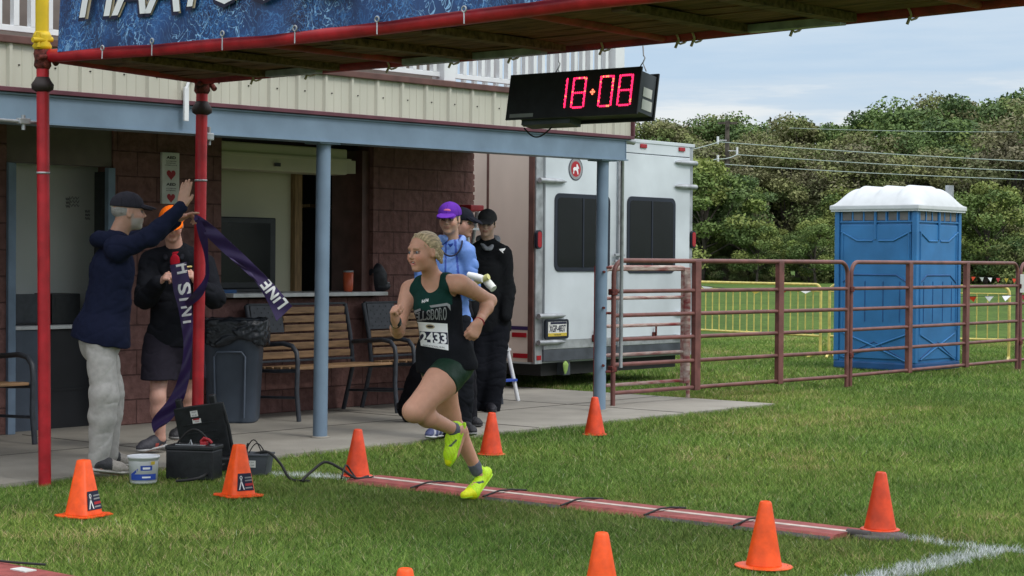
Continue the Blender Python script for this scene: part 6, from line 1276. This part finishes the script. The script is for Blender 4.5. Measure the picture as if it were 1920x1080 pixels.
def trousers(root, j, col, e=.012, cut=(1., 1.), W=1., r=(.095, .072, .070, .062), m='cloth', seed=2, amp=.005, name='trousers', top=.10, h=.007, cutz=None, split=False):
    s = Sdf(); shm = (j['shL']+j['shR'])/2; pel = (j['hipL']+j['hipR'])/2; up = nrm(shm-pel)
    s.cap(pel+up*top, pel-up*.02, .135*W+e, .150*W+e, .04, nrm(j.get('pf', j['tf'])), .78)
    for q, c in zip('LR', cut):
        if c > 1.0: b = j['an'+q]; limb(s, j['hip'+q], j['kn'+q], b+(b-j['kn'+q])*(c-1), r[0]*W+e, r[1]*W+e, r[2]*W+e, r[3]+e, .04)
        elif c >= .5: limb(s, j['hip'+q], j['kn'+q], j['kn'+q]+(j['an'+q]-j['kn'+q])*(2*c-1), r[0]*W+e, r[1]*W+e, r[2]*W+e, r[3]+e, .04)
        else: s.cap(j['hip'+q], j['hip'+q]+(j['kn'+q]-j['hip'+q])*c*2, r[0]*W+e, r[1]*W+e, .04)
    if split: cm = (j['knL']+j['knR'])/2; pm_ = pel*.45+cm*.55; s.cap(pm_, cm, .012, .034, .01, nrm(np.cross(j['knL']-j['knR'], Z3)), 3., 's')
    if cutz: s.half((0, 0, cutz), (0, 0, -1), .006)
    return sculpt(name, s, m, root, col, h, wrinkle(amp, 17, seed, (1, 1, 1.9)), bvh=True)
def hood(root, c, back, up, side, col, r=.05, name='hood', m='cloth', seed=3):
    s = Sdf()
    for t in np.linspace(-1, 1, 9): s.cap(c+side*.10*math.sin(t*1.5)-back*.02*(1-math.cos(t*1.5))*3-up*.02*abs(t), c+side*.10*math.sin((t+.25)*1.5)-back*.02*(1-math.cos((t+.25)*1.5))*3, r*(1-.25*abs(t)), r*(1-.25*abs(t)), .03)
    return sculpt(name, s, m, root, col, .007, wrinkle(.004, 30, seed))

# ---- man in navy hoodie, arms raised
j = dict(root=G(200, 886), hc=J(241, 398, 11.86), hf=(.93, .34, .02), hu=(.05, 0, 1), nk=J(218, 448, 11.86), tf=(.62, .78, -.02), pf=(.7, .7, 0),
         shR=J(222, 470, 11.70), shL=J(214, 462, 12.02), elR=J(282, 444, 11.64), wrR=J(341, 388, 11.66), elL=J(285, 440, 12.06), wrL=J(332, 412, 12.0),
         hipR=J(187, 634, 11.80), hipL=J(190, 634, 11.97), knR=J(196, 742, 11.74), anR=J(184, 862, 11.76), knL=J(206, 738, 11.98), anL=J(204, 848, 12.02),
         heR=J(172, 884, 11.72), toR=J(240, 889, 11.80), heL=J(192, 872, 12.02), toL=J(246, 874, 12.14))
hands_ = (dict(wr=j['wrR'], d=J(350, 340, 11.66)-j['wrR'], pn=(.35, .9, .1), th=(.9, -.3, .1), curl=.05, thumb='flat', fan=.03),
          dict(wr=j['wrL'], d=J(366, 398, 11.98)-j['wrL'], pn=(.2, -.1, -1), th=(.1, -1, .1), curl=[.12, .55, .7, .8], thumb='flat'))
p1_, bd, P, (f, l, u) = human('bearded man in navy hoodie and light grey trousers raising both arms beside the red post', j, skin=(.52, .30, .22), W=1.05, hands=hands_, beard=(.42, .41, .39), brow=(.3, .28, .26))
eyes(p1_, P, f)
cap_hat(p1_, P, f, l, u, 1.02, (.035, .034, .045))
s = Sdf(); A = np.array([f, l, u]); s.ell(P(-.022, 0, .015), (.088, .0775, .062), A, .02); s.half(P(-.0, 0, .0), f+u*.1, .01); s.half(P(0, 0, .035), u, .005); sculpt('hair', s, 'hair', p1_, (.40, .39, .37), .005, wrinkle(.002, 120, 4))
s = Sdf(); s.ell(P(-.098, 0, .045), (.016, .035, .020), A, .01); sculpt('cap_strap', s, 'cloth', p1_, (.5, .47, .4), .005)
jk, jb_ = jacket(p1_, j, (.013, .017, .042),   .024, 1.03, .022, seed=11, amp=.0045, name='hoodie', belly=.03, cuffs=(.9, .98), flare=.045, se=.012)
hood(p1_, j['nk']+np.array([-.075, -.075, .0]), np.array([-.6, -.8, 0]), Z3, np.array([.8, -.6, 0]), (.012, .016, .040), .045)
tr_, tb_ = trousers(p1_, j, (.47, .455, .43), .008, (1.04, 1.04), 1.0, (.084, .080, .072, .054), seed=5, amp=.0045, top=.0)
decal('pocket_flap', 'grey_print', tr_, tb_, [quad2d([(216, 626), (236, 626), (236, 640), (214, 646)], 4, 4)], .004)
decal('pocket_seam', 'mesh_grey', tr_, tb_, [quad2d([(140, 617), (156, 620), (156, 622), (140, 619)], 4, 2)], .004)
def shoe1(V_, c, a, hgt, sd_):
    c = c.copy(); c[a < .52] = (.045, .045, .05); c[(hgt < .022)] = (.42, .40, .37); return c
shoe_parts(p1_, j['heR'], j['toR'], Z3, (.36, .33, .29), (.50, .48, .44), 1.05, shoe1, ank=j['anR']-Z3*.0); shoe_parts(p1_, j['heL'], j['toL'], Z3, (.36, .33, .29), (.50, .48, .44), 1.05, shoe1, ank=j['anL'])

# ---- man in orange cap and black jacket, eating
j = dict(root=G(310, 846), hc=J(322, 421, 13.08), hf=(.22, -.93, -.28), hu=(.05, -.28, .95), nk=J(329, 472, 13.18), tf=(.15, -.98, -.05),
         shR=J(281, 494, 13.18), shL=J(383, 496, 13.22), elR=J(272, 560, 13.05), wrR=J(299, 532, 12.86), elL=J(402, 560, 13.08), wrL=J(369, 532, 12.88),
         hipR=J(302, 640, 13.2), hipL=J(350, 640, 13.24), knR=J(296, 745, 13.05), anR=J(301, 822, 13.1), knL=J(352, 740, 13.3), anL=J(347, 808, 13.42),
         heR=J(310, 838, 13.16), toR=J(258, 848, 12.98), heL=J(350, 820, 13.46), toL=J(322, 824, 13.25))
hands_ = (dict(wr=j['wrR'], d=J(313, 514, 12.80)-j['wrR'], pn=(.7, -.25, .2), th=(.3, .1, 1), curl=.78, thumb='flat', S=1.02), dict(wr=j['wrL'], d=J(358, 512, 12.82)-j['wrL'], pn=(-.7, -.25, .2), th=(-.3, .1, 1), curl=.78, thumb='flat', S=1.02))
p2_, bd, P, (f, l, u) = human('man in bright orange cap, black jacket and shorts looking down at food in his hands', j, skin=(.52, .29, .225), W=1.05, hands=hands_)
eyes(p2_, P, f); short_hair(p2_, P, f, l, u, (.10, .08, .06))
cap_hat(p2_, P, f, l, u, 1.04, (.90, .16, .01), (.9, .17, .01), .2)
s = Sdf()
for q in (-1, 1): s.ell(P(.088, .031*q, .002), (.006, .022, .014), np.array([f, l, u]), .004)
s.cap(P(.092, -.02, .008), P(.092, .02, .008), .003, .003, .003); s.cap(P(.085, .05, .008), P(0, .078, .01), .003, .003, .003); s.cap(P(.085, -.05, .008), P(0, -.078, .01), .003, .003, .003); sculpt('sunglasses', s, 'eye', p2_, (.006, .006, .008), .003)
jk, jb_ = jacket(p2_, j, (.010, .011, .015), .026, 1.06, .03, seed=21, amp=.007, belly=.03)
s = Sdf(); s.ell(j['nk']+nrm(j['tf'])*.035-Z3*.01, (.055, .045, .045), None, .02); sculpt('collar_shirt', s, 'cloth', p2_, (.36, .012, .025), .006, wrinkle(.002, 40, 2))
s = Sdf(); s.ell(j['nk']+nrm(j['tf'])*.115-Z3*.06, (.036, .014, .05), None, .02); sculpt('shirt_front', s, 'cloth', p2_, (.36, .012, .025), .006)
s = Sdf()
for q in (-1, 1): s.cap(j['nk']+np.array([.07*q, .02, .02]), j['nk']+np.array([.055*q, -.10, -.05]), .022, .016, .02)
s.cap(j['nk']+np.array([-.06, .05, .03]), j['nk']+np.array([.06, .05, .03]), .03, .03, .02); sculpt('jacket_collar', s, 'cloth', p2_, (.012, .013, .018), .006)
trousers(p2_, j, (.018, .016, .024), .014, (.49, .49), 1.06, (.105, .112, .07, .06), seed=7, name='shorts', top=.0, m='cloth', cutz=J(320, 712, 13.1)[2], amp=.004, split=True)
def shoe2(V_, c, a, hgt, sd_): c = c.copy(); c[(np.abs(a-.42) < .06) & (hgt < .045) & (np.abs(sd_) > .03)] = (.4, .06, .05); return c
shoe_parts(p2_, j['heR'], j['toR'], Z3, (.05, .05, .062), (.42, .42, .42), 1.08, shoe2, ank=j['anR']); shoe_parts(p2_, j['heL'], j['toL'], Z3, (.03, .03, .035), (.2, .2, .2), 1.05, ank=j['anL'])
for px, col, lb in ((322, (.55, .48, .30), 'small piece of food held between the fingers nearer the navy hoodie man'), (350, (.70, .55, .22), 'yellow snack held up in the hand nearest the red post')):
    c = J(px, 501, 12.78); s = Sdf(); s.cap(c, c+np.array([.03 if px > 330 else .012, 0, .004]), .011, .009, .004, Z3, .7); fd = thing('snack', lb, 'food', c); sculpt('food_piece', s, 'cloth', fd, col, .004, wrinkle(.002, 90, px))

# ---- hidden walker in black between the other two
j = dict(root=G(820, 790), hc=J(866, 419, 15.25), hf=(.93, -.36, -.05), hu=(.08, 0, 1), nk=J(856, 462, 15.35), tf=(.8, -.6, 0), pf=(.8, -.6, 0),
         shR=J(842, 486, 15.2), shL=J(862, 484, 15.55), elR=J(832, 545, 15.2), wrR=J(850, 590, 15.1), elL=J(862, 545, 15.6), wrL=J(878, 590, 15.55),
         hipR=J(838, 618, 15.35), hipL=J(850, 618, 15.5), knR=J(792, 702, 15.55), anR=J(762, 766, 15.78), knL=J(868, 706, 15.4), anL=J(876, 786, 15.38),
         heR=J(755, 770, 15.85), toR=J(772, 793, 15.72), heL=J(868, 796, 15.4), toL=J(902, 800, 15.30))
p4_, bd, P, (f, l, u) = human('mostly hidden person in black cap striding behind the purple cap man, seen in profile', j, skin=(.58, .33, .25), W=1.0)
eyes(p4_, P, f); short_hair(p4_, P, f, l, u, (.05, .035, .025)); cap_hat(p4_, P, f, l, u, 1.05, (.012, .014, .022), (.012, .013, .02), .25)
jacket(p4_, j, (.010, .010, .013), .018, 1.0, .05, seed=31); trousers(p4_, j, (.009, .009, .012), .014, (.99, 1.0), 1.0, (.105, .088, .085, .07), seed=8)
shoe_parts(p4_, j['heR'], j['toR'], (-.4, 0, .6), (.012, .012, .016), (.02, .02, .02), 1.0); shoe_parts(p4_, j['heL'], j['toL'], Z3, (.012, .012, .016), (.05, .05, .05), 1.0, ank=j['anL'])

# ---- man in purple cap and blue jacket
j = dict(root=G(840, 818), hc=J(843, 411, 14.3), hf=(-.22, -.96, -.08), hu=(0, -.05, 1), nk=J(846, 456, 14.38), tf=(-.05, -1, 0),
         shR=J(802, 476, 14.42), shL=J(876, 473, 14.34), elR=J(786, 545, 14.36), wrR=J(800, 590, 14.2), elL=J(884, 536, 14.34), wrL=J(886, 553, 14.12),
         hipR=J(824, 610, 14.4), hipL=J(862, 610, 14.38), knR=J(826, 712, 14.3), anR=J(824, 806, 14.32), knL=J(866, 712, 14.3), anL=J(868, 800, 14.34),
         heR=J(834, 818, 14.36), toR=J(800, 822, 14.10), heL=J(866, 812, 14.36), toL=J(889, 816, 14.12))
hands_ = (dict(wr=j['wrR'], d=(.1, -.1, -1), pn=(.6, -.3, 0), th=(.2, -1, 0), curl=.5, thumb='flat'), dict(wr=j['wrL'], d=(.3, -.6, -.2), pn=(-.2, 0, 1), th=(.9, -.2, 0), curl=.7, thumb='wrap'))
p3_, bd, P, (f, l, u) = human('man in purple cap and light blue running jacket standing behind the runner', j, skin=(.50, .30, .22), W=1.0, hands=hands_)
eyes(p3_, P, f); short_hair(p3_, P, f, l, u, (.20, .17, .14)); cp_ = cap_hat(p3_, P, f, l, u, 1.04, (.115, .028, .33), (.13, .03, .36), -.02)
s = Sdf(); s.ell(P(.088, .004, .072), (.008, .030, .014), np.array([f, l, u]), .004); sculpt('cap_emblem', s, 'cloth', cp_, (.62, .16, .28), .004)
def jc3(V_):
    c = np.tile(np.array([.13, .25, .62]), (len(V_), 1)); x, y = proj(V_); m = np.abs(x-(855+(y-470)*.10)) < 2.2; c[m & (y < 560)] = (.03, .07, .34); m = np.abs(x-(836-(y-470)*.03)) < 1.8; c[m] = (.03, .07, .34); return c
jk, jb_ = jacket(p3_, j, jc3, .020, 1.0, .02, 'nylon', seed=41, amp=.009, cuffs=(.96, .96))
s = Sdf(); nk = j['nk']
for t in np.linspace(0, 1, 8): a = math.pi*(-.15+1.3*t); s.cap(nk+np.array([.085*math.cos(a), .075*math.sin(a)-.01, .035-.03*(1-math.sin(max(0, min(math.pi, a))))]), nk+np.array([.085*math.cos(a+.5), .075*math.sin(a+.5)-.01, .035]), .030, .030, .02)
sculpt('hood', s, 'nylon', p3_, lambda V_: np.where(((V_-nk)[:, 0]**2+(V_-nk)[:, 1]**2 < .0075)[:, None], np.array([[.02, .05, .26]]), np.array([[.20, .32, .68]])), .006, wrinkle(.003, 40, 6))
s = Sdf(); s.ell(nk+np.array([-.005, -.045, -.012]), (.045, .04, .03), None, .01); sculpt('inner_shirt', s, 'cloth', p3_, (.02, .05, .26), .006)
m_ = MB(); m_.tube([nk+np.array([.088*math.cos(a)-.0, -.10-.03*math.sin(-a) if math.sin(a) < 0 else -.10, .02+.12*math.sin(a)]) for a in np.linspace(math.pi, 2*math.pi, 16)], .0075, 8); ld = m_.build('lanyard', 'navy', p3_)
trousers(p3_, j, (.010, .011, .015), .010, (1.0, 1.0), 1.0, (.095, .074, .072, .060), seed=9)
def shoe3(V_, c, a, hgt, sd_): c = c.copy(); c[np.sin(a*30+hgt*60) > .6] = (.35, .36, .42); return c
shoe_parts(p3_, j['heR'], j['toR'], Z3, (.06, .07, .16), (.5, .5, .52), 1.05, shoe3, ank=j['anR']); shoe_parts(p3_, j['heL'], j['toL'], Z3, (.012, .012, .016), (.3, .3, .3), 1.05, ank=j['anL'])
c = J(903, 528, 14.06); hb_ = thing('paper_roll', 'rolled white and pale yellow papers held beside the runner elbow', 'papers', c-np.array([0, 0, .06]))
for dx, dz, r_, mm, an in ((-.045, .035, .030, 'white_print', .3), (.0, .015, .026, 'paper_yellow', -.5), (.055, -.015, .032, 'paper', .9)):
    X.setdefault('paper_yellow', mat('paper_yellow', (.62, .60, .25), .7)); m_ = MB(); a_ = c+np.array([dx, 0, dz]); dv = np.array([math.cos(an)*.06, -.03, -math.sin(an)*.05]); m_.tube([a_-dv, a_, a_+dv], [r_*.85, r_, r_*.9], 12); m_.build('roll', mm, hb_)

# ---- young man in black jacket
j = dict(root=G(903, 772), hc=J(913, 419, 16.9), hf=(-.12, -.97, -.16), hu=(.06, -.12, 1), nk=J(915, 455, 16.98), tf=(-.05, -1, 0),
         shR=J(886, 479, 16.98), shL=J(944, 478, 16.95), elR=J(880, 545, 16.95), wrR=J(892, 590, 16.75), elL=J(951, 545, 16.95), wrL=J(948, 592, 16.85),
         hipR=J(907, 610, 16.98), hipL=J(932, 610, 16.96), knR=J(899, 692, 16.9), anR=J(882, 760, 16.95), knL=J(927, 692, 16.9), anL=J(921, 760, 16.92),
         heR=J(884, 770, 16.98), toR=J(876, 774, 16.72), heL=J(918, 770, 16.98), toL=J(923, 774, 16.70))
p5_, bd, P, (f, l, u) = human('young man in black zip jacket, grey hood and dark cap standing before the brown wall', j, skin=(.52, .345, .275), W=1.0, brow=(.06, .04, .03))
eyes(p5_, P, f); short_hair(p5_, P, f, l, u, (.035, .025, .02)); cap_hat(p5_, P, f, l, u, 1.02, (.045, .045, .048), (.055, .055, .058), .0)
jk, jb_ = jacket(p5_, j, (.009, .010, .012), .024, 1.06, .06, seed=51, amp=.006, cuffs=(1.02, 1.02))
s = Sdf(); nk = j['nk']
for q in (-1, 1): s.cap(nk+np.array([.078*q, .0, .018]), nk+np.array([.018*q, -.100, -.060]), .034, .017, .03, Z3, .8)
s.cap(nk+np.array([-.08, .05, .035]), nk+np.array([.08, .05, .035]), .036, .036, .02); sculpt('hood', s, 'cloth', p5_, (.20, .215, .24), .006, wrinkle(.003, 40, 7))
pm = [(938, 467), (943, 468.5), (947, 467.5), (950, 465), (948, 469), (945, 471), (946, 475), (944, 474), (943, 471), (940, 470.5)]
decal('jacket_logo', 'white_print', jk, jb_, [poly_px([(x-2, y) for x, y in pm])], .004)
trousers(p5_, j, (.008, .009, .013), .016, (1.02, 1.02), 1.0, (.105, .088, .085, .074), seed=10)
for q in 'RL': shoe_parts(p5_, j['he'+q], j['to'+q], Z3, (.010, .010, .016), (.015, .015, .018), 1.05, ank=j['an'+q])

# ------------------------------------------------------------------ finish ribbon
rb_ = thing('finish_ribbon', 'purple finish tape with white letters hanging from the raised hand and streaming right', 'ribbon', J(368, 404, 11.95)-np.array([0, 0, .02]))
def ribbon(name, L1, L2, Ds, sub=6, wav=.008, seed=0):
    def cr(pts):
        pts = np.array(pts, float); t = np.linspace(0, len(pts)-1, (len(pts)-1)*sub+1); o = []
        for s_ in t:
            i = min(int(s_), len(pts)-2); f_ = s_-i; p0, p1, p2, p3 = pts[max(i-1, 0)], pts[i], pts[i+1], pts[min(i+2, len(pts)-1)]; o.append(.5*((2*p1)+(-p0+p2)*f_+(2*p0-5*p1+4*p2-p3)*f_**2+(-p0+3*p1-3*p2+p3)*f_**3))
        return o
    A = cr([(x, y, d) for (x, y), d in zip(L1, Ds)]); B = cr([(x, y, d) for (x, y), d in zip(L2, Ds)]); G_ = []
    for k, (a, b) in enumerate(zip(A, B)):
        pa, pb = J(*a), J(*b); G_.append([pa*(1-t)+pb*t+np.array([0, wav*math.sin(k*.7+t*4+seed), 0]) for t in np.linspace(0, 1, 7)])
    m_ = MB(); m_.sheet(G_, thick=.0012); o = m_.build(name, 'purple', rb_); vs = [tuple(p) for p in m_.v]; return o, BVHTree.FromPolygons(vs, m_.f)
o1, bv1 = ribbon('tape_end', [(364, 400), (385, 412), (408, 431), (440, 461), (480, 499), (515, 535), (548, 574)], [(364, 412), (372, 424), (392, 448), (424, 478), (462, 506), (492, 548), (519, 602)], [11.95, 11.97, 12.0, 12.05, 12.1, 12.1, 12.08])
decal('tape_lettering', 'white_print', o1, bv1, [text_px('LINE', (514, 551), (-36, -46), (-19, 14), bold=.03, space=1.05)], .003)
X['purple_light'] = mat('purple_ribbon_underside', (.085, .04, .22), .45)  # lighter purple for the folded underside of the tape
ribbon('tape_fold', [(428, 480), (448, 494), (470, 511), (484, 530)], [(430, 483), (452, 503), (474, 522), (486, 535)], [12.02]*4)
ribbon('tape_loop', [(364, 408), (372, 440), (383, 480), (385, 515), (366, 545), (346, 566)], [(374, 408), (388, 440), (391, 490), (391, 524), (378, 556), (352, 578)], [11.95, 11.98, 12.05, 12.1, 12.15, 12.3])
o2, bv2 = ribbon('tape_body', [(318, 497), (325, 540), (335, 585), (343, 630), (340, 690), (318, 745), (285, 788), (289, 812)], [(350, 491), (357, 540), (361, 590), (361, 640), (356, 700), (346, 745), (322, 786), (297, 804)], [12.45, 12.42, 12.4, 12.38, 12.36, 12.36, 12.36, 12.36], wav=.012)
decal('tape_lettering', 'white_print', o2, bv2, [text_px(ch, c_, r_, u_, bold=.03) for ch, c_, r_, u_ in (('H', (343, 503), (-3, -18), (-24, 5)), ('S', (346, 541), (-3, -22), (-24, 5)), ('I', (348, 561), (-.6, -4.5), (-24, 3)), ('N', (351, 583), (-2, -19), (-22, 3)), ('I', (353, 603), (-.4, -4.5), (-20, 3)))], .003)
